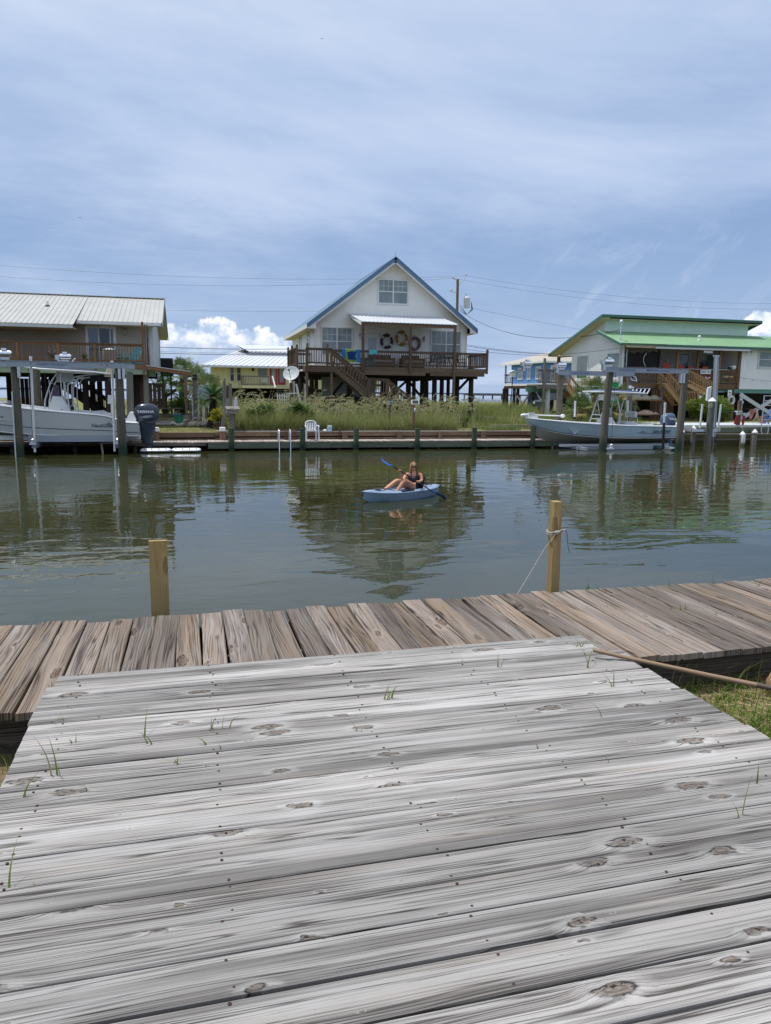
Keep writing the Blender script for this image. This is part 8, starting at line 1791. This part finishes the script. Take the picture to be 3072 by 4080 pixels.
def wire(label, P0, P1, sag, r_=.02, n=18, split=False, group='overhead wires'):
    P0, P1 = V(P0), V(P1); mb = MB(); mb.tube([P0.lerp(P1, k/n)-V((0, 0, 4*sag*(k/n)*(1-k/n))) for k in range(n+1)], r_, 4); return base(obj('power_line', mb, M['wire'], label=label, cat='wire', group=group), P0)
b0 = V((27.9, 75, 14.6)); b1 = V((26.5, 75, 14.3)); b2 = V((27.2, 75, 11.3))
wire('highest wire running left from the pole over the left house', b0, at(-300, 1030, 75), .9, .009); wire('second wire running left from the pole over the left house roof', b1, at(-300, 1045, 75)-V((0, 0, .7)), 1.0, .009); wire('single wire running left behind the white house gable at eave height', b2, at(-300, 1205, 75), .5, .009)
wire('highest wire running right from the pole', b0, at(3400, 1200, 75), 1.2, .009); wire('second wire running right from the pole', b1, at(3400, 1220, 75), 1.4, .009); wire('third wire running right from the pole', b2+V((0, 0, .3)), at(3400, 1430, 75), 1.0, .009)
wire('thick sagging service cable from the pole to the green roofed house mast', b2-V((0, 0, .2)), at(2480, 1312, 45.9), 1.5, .02)
for k, (y0, y1, r_) in enumerate(((1379, 1386, .026), (1396, 1402, .01), (1403, 1408, .023))):
    wire(('upper', 'middle thin', 'lower')[k]+' of the three low wires crossing above the yellow house', at(500, y0-2, 70), at(1250, y1+3, 70), .15, r_, group='low wires over the yellow house')
for k, (y0, y1) in enumerate(((1372, 1410), (1377, 1412), (1391, 1417))): wire(('upper', 'middle', 'lower')[k]+' of three low wires right of the white house', at(1850, y0, 55), at(2200, y1, 55),   .12, .013, group='low wires right of the white house')
wire('thin cable from the gable eave to the downpipe of the green roofed house', at(2190, 1416, 46.5), at(2482, 1385, 45.8), .05, .014)
# purple martin house on a pole, far bridge, birds
a, b = at(2043, 1490, 60), at(2036, 1585, 60); t = thing('bird_house', 'white tiered bird house on a thin dark pole in the meadow', 'bird house', b); mb = MB(); mb.cyl((b.x, 60, .8), (a.x, 60, a.z-.25), .04, n=8); obj('pole', mb, M['pileblack'], t); mb = MB()
for k in range(3): mb.box(a.x-.2, a.x+.2, 59.8, 60.2, a.z-.24+.14*k, a.z-.12+.14*k); mb.box(a.x-.24, a.x+.24, 59.76, 60.24, a.z-.26+.14*k, a.z-.24+.14*k)
obj('nest_box', mb, M['whitepaint'], t); mb = MB(); mb.prism([(a.x-.3, 59.7, a.z+.18), (a.x+.3, 59.7, a.z+.18), (a.x, 59.7, a.z+.32)], (0, .6, 0)); obj('roof', mb, M['ltgrey'], t)
bg_ = thing('pier', 'long low pier on the horizon right of the white house', 'pier', (150, 420, 0)); p0, p1 = at(1850, 1572, 420), at(2290, 1571, 420); mb = MB(); mb.box(p0.x, p1.x, 419, 422, p0.z-.5, p0.z+.35); obj('deck', mb, M['pilegrey'], bg_)
mb = MB(); x = p0.x
while x < p1.x: mb.box(x, x+.5, 420, 421, -1, p0.z-.4); x += 6
o = obj('piles', mb, M['pilegrey'], bg_); o['kind'] = 'stuff'
for px, py, d_, lb in ((318, 868, 90, 'small dark bird gliding above the left house'), (1283, 155, 90, 'small dark bird high in the sky above the white house')):
    c = at(px, py, d_); t = thing('bird', lb, 'bird', c); mb = MB(); mb.lathe([(.01, -.22), (.06, -.1), (.075, 0), (.05, .14), (.01, .24)], c, 8, (.3, .8, .1)); mb.prism([c+V((0, -.07, 0)), c+V((-.24, -.05, .16)), c+V((-.48, .1, .02)), c+V((-.22, .07, .12)), c+V((0, .08, 0))], (0, 0, .015)); mb.prism([c+V((0, -.07, 0)), c+V((.24, -.05, .16)), c+V((.48, .1, .02)), c+V((.22, .07, .12)), c+V((0, .08, 0))], (0, 0, .015)); o = obj('body', mb, M['black'], t, smooth=40); t.scale = (.42,)*3
# ================================================================== VEGETATION
M['oat'] = leafmat('sea_oat_blades', (.11, .17, .035), (.33, .34, .12), (.48, .39, .22), tr=.35)
M['oatseed'] = leafmat('sea_oat_seed_heads', (.42, .41, .19), (.62, .55, .31), (.30, .33, .12), tr=.35)
M['weed'] = leafmat('dark_green_weed', (.045, .10, .02), (.12, .21, .045), None, tr=.3)
M['meadow'] = leafmat('meadow_blades', (.13, .19, .04), (.26, .28, .09), (.30, .27, .14), tr=.35)
M['lawn'] = leafmat('lawn_blades', (.10, .135, .03), (.20, .19, .07), (.28, .23, .12), tr=.2)
def gz(x, y): return .72+.25*min(1, max(0, (y-37.4)/12))
mb = MB(); n = 0
while n < 30000:
    x = R.uniform(1.6, 14.6); y = 34.95+8.4*R.random()**1.7
    if x > 12.8 and y < 36.6+(x-12.8): continue
    dn = mnoise.noise(V((x*.55, y*.5, 1.0)))*.5+.5
    if R.random() > .35+dn: continue
    tall = 1.15 if x < 6 else .95
    h = R.uniform(.45, 1.28)*tall*(.75+.5*dn)*(.75+.25*min(1, (y-34.9)/.9))
    blade(mb, (x, y, gz(x, y)-.03), h, R.uniform(.012, .024), R.uniform(.05, .9), R.uniform(0, 6.28), 3, .6); n += 1
obj('tall_grass', mb, M['oat'], kind='stuff', label='tall tangled beach grass on the bank before the white house')
mb = MB()
for k in range(560):
    x = R.uniform(1.7, 14.2); y = R.uniform(35.3, 42.5); z = gz(x, y)
    h = R.uniform(1.2, 2.2)*(.72+.5*(mnoise.noise(V((x*.9, y*.4, 4.0)))*.5+.5))*(1.08 if x < 6 else 1.0); az_ = R.uniform(-.6, .9) if R.random() < .8 else R.uniform(2, 4); ln = R.uniform(.10, .55); dx, dy = math.cos(az_), math.sin(az_); pts = []
    for i in range(9):
        a = i/8; dr = ln*h*(a**2.2); pts.append(V((x+dx*dr, y+dy*dr*.6, z+h*(a-.55*max(0, a-.72)**1.3*3.0*ln*2))))
    mb.rn = R.random()
    for i in range(6):
        p, q = pts[i], pts[i+1]; w_ = .006; mb.face([p-V((w_, 0, 0)), p+V((w_, 0, 0)), q+V((w_, 0, 0)), q-V((w_, 0, 0))])
    for i in range(5, 8):
        p, q = pts[i], pts[i+1]
        for j in range(5):
            c = p.lerp(q, j/5); s_ = R.choice((-1, 1)); l = R.uniform(.07, .16); t_ = (q-p).normalized(); e = c+t_*l*.8+V((s_*l*.35, 0, -l*R.uniform(.2, .9))); w_ = V((.019, 0, .011)); mb.rn = R.random()
            mb.face([c, c.lerp(e, .5)-w_, e, c.lerp(e, .5)+w_])
obj('sea_oats', mb, M['oatseed'], kind='stuff', label='drooping pale sea oat seed heads above the beach grass')
mb = MB(); n = 0
while n < 26000:
    y = 35.3+50*R.random()**2.2; x = R.uniform(13.2, 16+y*.75) if R.random() < .82 else R.uniform(-6, 14)
    if x < 14.5 and y < 44: continue
    if 16.4 < x and y < 36.6: 
        if R.random() < .85: continue
    if x > 26.0 and y < 58: continue
    if x < 9 and 40 < y < 58 and x < 0: continue
    k = 1+(y-36)/40; dn = mnoise.noise(V((x*.35, y*.3, 5.0)))*.5+.5
    hh = R.uniform(.35, 1.1)*(.6+.7*dn)*(.45+.55*min(1, max(0, (y-36.2)/2.5)))*(1.15 if y > 50 else 1)
    blade(mb, (x, y, gz(x, y)-.03), hh, .018*k, R.uniform(.05, .8), R.uniform(0, 6.28), 2, .6); n += 1
for k in range(260):
    x = R.uniform(13.5, 40); y = R.uniform(44, 80); h = R.uniform(.8, 1.3); blade(mb, (x, y, gz(x, y)), h, .05, R.uniform(.1, .5), R.uniform(-1, 1), 4)
obj('meadow_grass', mb, M['meadow'], kind='stuff', label='green meadow grass between the white and green roofed houses')
mb = MB()
for k in range(15000):
    x = R.uniform(-12, 1.6) if R.random() < .8 else R.uniform(12.8, 24); y = 34.55+9*R.random()**1.6; blade(mb, (x, y, gz(x, y)-.01), R.uniform(.02, .065), .022, R.uniform(.2, 1.2), R.uniform(0, 6.28), 2)
obj('lawn_grass', mb, M['lawn'], kind='stuff', label='short mown lawn grass along the far bank')
# low tangle at the foot of the grass, over the bulkhead edge
mb = MB()
for k in range(700):
    x = R.uniform(1.6, 13.6); blade(mb, (x, R.uniform(34.62, 35.1), .74), R.uniform(.15, .5), .016, R.uniform(.5, 1.5), R.uniform(3.4, 6.0), 3, .8)
obj('dry_grass_edge', mb, leafmat('bleached_grass', (.20, .17, .09), (.36, .29, .18), None, tr=.2), kind='stuff', label='bleached dry grass drooping at the bulkhead edge')
def leafcloud(mb, c, r3, n, s, lumps=7, shape=.45, flat=0.0, hollow=.35):
    """leaves gathered in lumps inside an uneven ellipsoid"""
    c = V(c); L_ = []
    for k in range(lumps):
        d_ = V((R.gauss(0, 1), R.gauss(0, 1), R.gauss(0, .8))).normalized(); L_.append((V((d_.x*r3[0], d_.y*r3[1], d_.z*r3[2]))*R.uniform(.35, .72), R.uniform(.30, .55)))
    for k in range(n):
        o_, q = R.choice(L_); d_ = V((R.gauss(0, 1), R.gauss(0, 1), R.gauss(0, 1))).normalized()*R.uniform(hollow, 1.0)**.5*q
        p = c+o_+V((d_.x*r3[0], d_.y*r3[1], d_.z*r3[2])); a = R.uniform(0, 6.28); t_ = V((math.cos(a), math.sin(a), R.uniform(-.3, .9))).normalized(); b_ = t_.cross(V((R.uniform(-1, 1), R.uniform(-1, 1), 1))).normalized(); l = s*R.uniform(.6, 1.2); mb.rn = R.random()
        mb.face([p, p+t_*l*.5+b_*l*.26, p+t_*l, p+t_*l*.5-b_*l*.26])
def bush(name, label, c, r3, n, s, mat, stems=5, lumps=9, group=None, cat='bush', bark='dark'):
    t = thing(name, label, cat, (c[0], c[1], .8), group); mb = MB(); leafcloud(mb, c, r3, n, s, lumps); obj('foliage', mb, mat, t)
    mb = MB()
    for k in range(stems):
        a = R.uniform(0, 6.28); q = V((c[0]+r3[0]*.6*math.cos(a), c[1]+r3[1]*.6*math.sin(a), c[2]+r3[2]*R.uniform(-.2, .5))); b_ = V((c[0]+.08*math.cos(a), c[1]+.08*math.sin(a), .7)); mb.tube([b_, b_.lerp(q, .5)+V((0, 0, .1)), q], [.035, .025, .008], 5)
    obj('stem', mb, M[bark], t); return t
bm1 = leafmat('bayberry_leaves', (.07, .125, .015), (.17, .235, .035), (.24, .28, .06), tr=.35)
a = at(2822, 1622, 42.0); bush('bush', 'large yellow green rounded bush behind the stout grey piling', (a.x, 42.0, 1.9), (1.75, 1.5, 1.35), 13000, .14, bm1, 9, 16)
a = at(1040, 1650, 35.9); bush('bush', 'dark green weedy bush in the tall grass right of the feeder', (a.x, 35.9, 1.40), (.75, .45, .75), 3600, .12, M['weed'], 6, 9)
a = at(1205, 1655, 35.9); bush('bush', 'dark green weedy bush in the tall grass left of the white plastic chair', (a.x, 35.9, 1.50), (.8, .45, .85), 4200, .12, M['weed'], 6, 9)
a = at(1700, 1660, 37.0); bush('bush', 'small dark clump in the grass left of the right corner post of the white house', (a.x+2.6, 38.5, 1.1), (.5, .5, .4), 900, .11, M['weed'], 4, 5)
a = at(872, 1625, 37.6); bush('bush', 'bright yellow green potted shrub left of the grey leaning board', (a.x, 37.6, 1.30), (.48, .4, .40), 1500, .12, leafmat('golden_leaves', (.28, .30, .02), (.48, .44, .04), (.12, .18, .03), tr=.3), 4, 8)
a = at(878, 1680, 37.4); mb = MB(); mb.lathe([(.16, 0), (.24, .22), (.25, .24), (.2, .22)], (a.x, 37.3, .76), 14); base(obj('flower_pot', mb, plain('dark_clay_pot', (.12, .05, .045), .8), smooth=40, label='dark clay pot under the yellow green shrub', cat='pot'), (a.x, 37.3, .76))
a = at(830, 1555, 41); bush('bush', 'loose light green shrub behind the sago palm', (a.x, 41.5, 1.9), (.9, .7, .75), 1500, .10, leafmat('loose_leaves', (.09, .16, .03), (.20, .28, .07), (.42, .08, .12), tr=.3), 5, 10)
a = at(745, 1570, 48); bush('bush', 'dark leafy shrub below the cabbage palms at left', (a.x, 48, 1.7), (1.5, 1.2, .95), 2400, .15, M['weed'], 5, 10)
a = at(905, 1620, 36.6); bush('bush', 'green weeds at the foot of the grey board cluster', (a.x+.3, 36.4, 1.05), (.4, .35, .38), 900, .10, M['weed'], 3, 5)
# palms
def fan(mb, tip, ctr, n, L_, w_, droop):
    """one fan leaf at tip facing away from ctr"""
    d_ = (tip-ctr).normalized(); s_ = d_.cross(V((0, 0, 1))); s_ = s_.normalized() if s_.length > .05 else V((1, 0, 0)); u_ = s_.cross(d_); mb.rn = R.random()
    for k in range(n):
        a = -1.75+3.5*k/(n-1); v_ = (d_*math.cos(a)+s_*math.sin(a)).normalized(); l = L_*(1-.25*abs(a)/1.75)*R.uniform(.85, 1.05); pr0 = tip
        side = v_.cross(u_).normalized()*w_; m1 = tip+v_*l*.55+u_*.04; e = tip+v_*l+V((0, 0, -droop*l*R.uniform(.4, 1.1)))
        mb.face([tip, m1-side, m1+side]); mb.face([m1-side, e, m1+side])
def palm(name, label, x, y, z0, zc, n, pet, L_, w_, mat, tr_=.16, droop=.3, nl=20, group=None, boots=True, lowest=-.9):
    t = thing(name, label, 'palm tree', (x, y, z0), group); c = V((x, y, zc))
    mb = MB(); pts = [V((x+.04*math.sin(k), y, z0-.1+(zc-z0+.1)*k/8)) for k in range(9)]; mb.tube(pts, [tr_*(1.15-.3*k/8+.07*(k % 2)) for k in range(9)], 10); obj('trunk', mb, M['pileblack' if name != 'palmetto' else 'bulk'], t)
    mb = MB(); m2 = MB()
    for k in range(n):
        a = k*2.4+R.uniform(-.3, .3); el_ = 1.45-(1.45-lowest)*((k+.5)/n)**.9; d_ = V((math.cos(a)*math.cos(el_), math.sin(a)*math.cos(el_), math.sin(el_))); tip = c+d_*pet*R.uniform(.8, 1.15)+V((0, 0, -.15*pet*math.cos(el_)))
        m2.tube([c, c.lerp(tip, .5)+V((0, 0, .06)), tip], [.025, .016, .012], 4); fan(mb, tip, c-V((0, 0, .3)), nl, L_*R.uniform(.85, 1.1), w_, droop)
    obj('frond', mb, mat, t, label='fan shaped fronds'); obj('petiole', m2, mat, t); return t
pg = leafmat('cabbage_palm_leaf', (.10, .15, .055), (.22, .27, .11), (.26, .24, .10), tr=.25)
a = at(775, 1478, 50); palm('cabbage_palm', 'cabbage palm with bright fans right of the dark louvred panel', a.x, 50, .8, 3.05, 26, .75, .85, .032, pg, .18, .25)
a = at(722, 1455, 53); palm('cabbage_palm', 'taller cabbage palm behind the dark louvred panel', a.x, 53, .8, 3.6, 24, .8, .9, .032, pg, .18, .28)
a = at(830, 1505, 48); palm('cabbage_palm', 'lower cabbage palm leaning over the yellow house wall', a.x, 48, .8, 2.45, 24, .8, .85, .030, pg, .17, .3, lowest=-.5)
a = at(655, 1520, 52); palm('cabbage_palm', 'shaded cabbage palm under the left lean-to roof', a.x, 51, .8, 2.4, 20, 1.0, .9, .03, M['weed'], .2, .5)
pm = leafmat('palmetto_leaf', (.06, .11, .03), (.15, .20, .06), (.38, .30, .12), tr=.25)
a = at(2365, 1565, 41.5); palm('palmetto', 'big palmetto behind the console of the ice blue boat', a.x, 41.5, .8, 2.6, 30, .95, .85, .026, pm, .16, .45, lowest=-1.1)
a = at(2310, 1630, 40.5); palm('palmetto', 'small palmetto at the foot of the golden side stair', a.x, 40.5, .8, 1.75, 20, .6, .75, .024, pm, .14, .4)
a = at(2470, 1590, 42.5); palm('palmetto', 'palmetto with pale fans left of the kayak rack', a.x, 42.5, .8, 2.1, 24, .85, .8, .026, pm, .16, .6, lowest=-1.2)
# sago palm: arching feather fronds
a = at(838, 1640, 38.8); t = thing('sago_palm', 'dark green sago palm on a black stump left of the yellow shrub', 'sago palm', (a.x, 38.8, .8)); b_ = at(850, 1590, 38.8); mb = MB(); mb.tube([(a.x-.05, 38.8, .7), (a.x, 38.8, 1.1), (b_.x, 38.8, b_.z+.02)], [.17, .14, .16], 10); obj('trunk', mb, M['dark'], t); mb = MB(); sg_ = leafmat('sago_leaf', (.018, .055, .012), (.05, .11, .025), None, tr=.2)
for k in range(34):
    q = k*2.4; el_ = 1.25-1.5*((k+.5)/34); mb.rn = R.random(); L_ = 1.15; d_ = V((math.cos(q), math.sin(q), 0)); pts = [b_+d_*L_*s_*math.cos(el_*(1-.35*s_))+V((0, 0, L_*s_*math.sin(el_)-.5*s_*s_*.9*(.6+math.cos(el_)*.4)+.05)) for s_ in [i/10 for i in range(11)]]
    sd = d_.cross(V((0, 0, 1)))
    for i in range(1, 10):
        p, w_ = pts[i], .22*math.sin(math.pi*(i+1)/12)
        for s_ in (1, -1):
            for o_ in (0, .33, .66): pp = p.lerp(pts[i+1], o_); e = pp+sd*s_*w_+(pts[i+1]-pts[i])*.6+V((0, 0, .03)); mb.face([pp, pp+(pts[i+1]-pts[i])*.32, e])
obj('frond', mb, sg_, t)
# ------------------------------------------------------------------ left garden bits
a = at(780, 1660, 42); b_ = at(781, 1515, 42); t = thing('lamp_post', 'weathered grey post with a black lantern left of the sago palm', 'lamp post', (a.x, 42, .8)); mb = MB(); mb.box(a.x-.12, a.x+.12, 41.9, 42.1, .7, b_.z); obj('post', mb, M['greypost'], t); mb = MB(); mb.lathe([(.16, 0), (.14, .05), (.15, .12), (.10, .2), (.12, .3), (.03, .42)], (a.x, 42, b_.z), 8); obj('lantern', mb, M['black'], t)
a = at(716, 1645, 41.0); t = thing('tub', 'round green plastic tub holding a blue basin near the log', 'tub', (a.x, 41, .85)); mb = MB(); mb.lathe([(.26, 0), (.34, .42), (.37, .43), (.31, .41)], (a.x, 41, .86), 16); obj('tub_body', mb, plain('green_tub', (.05, .26, .15), .5), t, smooth=40); mb = MB(); mb.lathe([(.18, .41), (.23, .50), (.20, .49)], (a.x-.16, 40.95, .86), 14); obj('basin', mb, plain('pale_blue_basin', (.12, .36, .55), .5), t, smooth=40)
for k, (px, py, L_, r_, lb) in enumerate(((735, 1682, 1.5, .07, 'bleached driftwood branch left of the log'), (770, 1672, .9, .12, 'bleached driftwood lump by the lamp post'), (795, 1670, 1.2, .14, 'large bleached driftwood piece between log and sago palm'), (825, 1676, 1.3, .08, 'thin bleached driftwood left of the sago stump'), (862, 1680, .8, .13, 'bleached driftwood lump right of the sago stump'))):
    a = at(px, 1668, 39.2); z = .84; mb = MB(); pts = [V((a.x-L_/2+L_*i/7, 39.2+.12*math.sin(i*1.7+k), z+.07*math.sin(i*2.1+k)+r_*.6)) for i in range(8)]; mb.tube(pts, [r_*(.35+.8*abs(math.sin(i*1.3+k+.6))) for i in range(8)], 8); mb.tube([pts[3], pts[3]+V((.1, -.1, .22)), pts[3]+V((.3, -.1, .26))], [r_*.5, r_*.35, r_*.15], 6)
    base(obj('driftwood', mb, plain('bleached_driftwood', (.46, .41, .36), .9, 0, .2, .35, 6, bump=.01), smooth=50, label=lb, cat='driftwood', group='driftwood pieces edging the left lawn'), (a.x, 39.2, z))
mb = MB(); mb.box(-7, .2, 40.6, 43.4, .80, .875); o = obj('pavement', mb, M['concrete'], kind='structure')
t = thing('picnic_table', 'dark picnic table under the left lean-to roof', 'picnic table', (-1.3, 42.0, .87)); mb = MB(); mb.box(-2.1, -.5, 41.6, 42.3, 1.58, 1.63); obj('tabletop', mb, M['darkwood'], t)
for y in (41.25, 42.65): mb = MB(); mb.box(-2.1, -.5, y-.13, y+.13, 1.28, 1.32); obj('bench', mb, M['darkwood'], t)
for x in (-1.9, -.7):
    for s_ in (-1, 1): mb = MB(); mb.beam((x, 42+s_*.2, 1.58), (x, 42+s_*.7, .88), .05, .1, (1, 0, 0)); obj('leg', mb, M['darkwood'], t)
a = at(663, 1450, 51); t = thing('shutter_panel', 'black louvred panel standing in front of the cabbage palms', 'shutter', (a.x, 50.8, 3)); mb = MB(); mb.box(a.x-.40, a.x+.42, 50.75, 50.85, 3.45, 4.62); obj('panel', mb, M['black'], t); mb = MB()
for k in range(12): mb.beam((a.x-.36, 50.73, 3.5+k*.093), (a.x+.38, 50.73, 3.5+k*.093), .05, .02, (0, -1, 1))
obj('louvre', mb, plain('dark_louvre', (.03, .035, .032), .5), t); mb = MB(); mb.box(a.x-.3, a.x-.2, 50.86, 50.96, .8, 4.4); mb.box(a.x+.2, a.x+.3, 50.86, 50.96, .8, 4.4); obj('prop', mb, M['dark'], t)
t = thing('fence', 'low pale wooden fence behind the sago palm', 'fence', (0, 43.5, .8)); p0, p1 = at(758, 1640, 43.5), at(832, 1640, 43.5)
for k in range(8): mb = MB(); x = p0.x+(p1.x-p0.x)*k/7; mb.box(x-.05, x+.05, 43.45, 43.52, .8, 2.0+.25*math.sin(k*2.1)); obj('picket', mb, M['ltgrey' if k % 2 else 'greypost'], t)
mb = MB(); mb.box(p0.x, p1.x+.5, 43.4, 43.44, 2.15, 2.22); obj('rail', mb, M['ltgrey'], t)
mb = MB(); a = at(812, 1565, 44); mb.prism([(a.x-.35, 44, a.z-.4), (a.x+.35, 44, a.z-.4), (a.x+.35, 44, a.z+.30), (a.x, 44, a.z+.42), (a.x-.35, 44, a.z+.22)], (0, .03, 0)); base(obj('panel', mb, plain('pale_blue_panel', (.33, .45, .50), .5), label='pale blue glassy panel behind the sago palm', cat='panel'), (a.x, 44, a.z))
for lb, q0, q1, Y, w_, mt in (('thin grey upright stake, left of the board cluster', (892, 1600), (890, 1517), 36.6, .09, 'greypost'), ('tall grey upright stake in the board cluster', (899, 1620), (895, 1507), 36.7, .10, 'greypost'), ('wide grey upright board, right in the cluster', (917, 1640), (917, 1528), 36.8, .16, 'greypost'), ('second wide grey board in the cluster', (908, 1640), (908, 1535), 36.9, .14, 'darkwood'), ('grey board leaning against the cluster', (886, 1704), (909, 1588), 35.6, .17, 'bulkgrey')):
    stake(lb, at(*q0, Y)-V((0, 0, .3 if 'leaning' not in lb else 0)), at(*q1, Y), w_, mt, h=.05)
a = at(940, 1600, 35.2); mb = MB(); mb.box(a.x-.09, a.x+.07, 35.1, 35.2, a.z-.22, a.z+.1); mb.ball((a.x, 35.12, a.z+.14), .05); base(obj('meter', mb, M['ltgrey'], label='small grey meter box behind the feeder post', cat='meter box'), a)
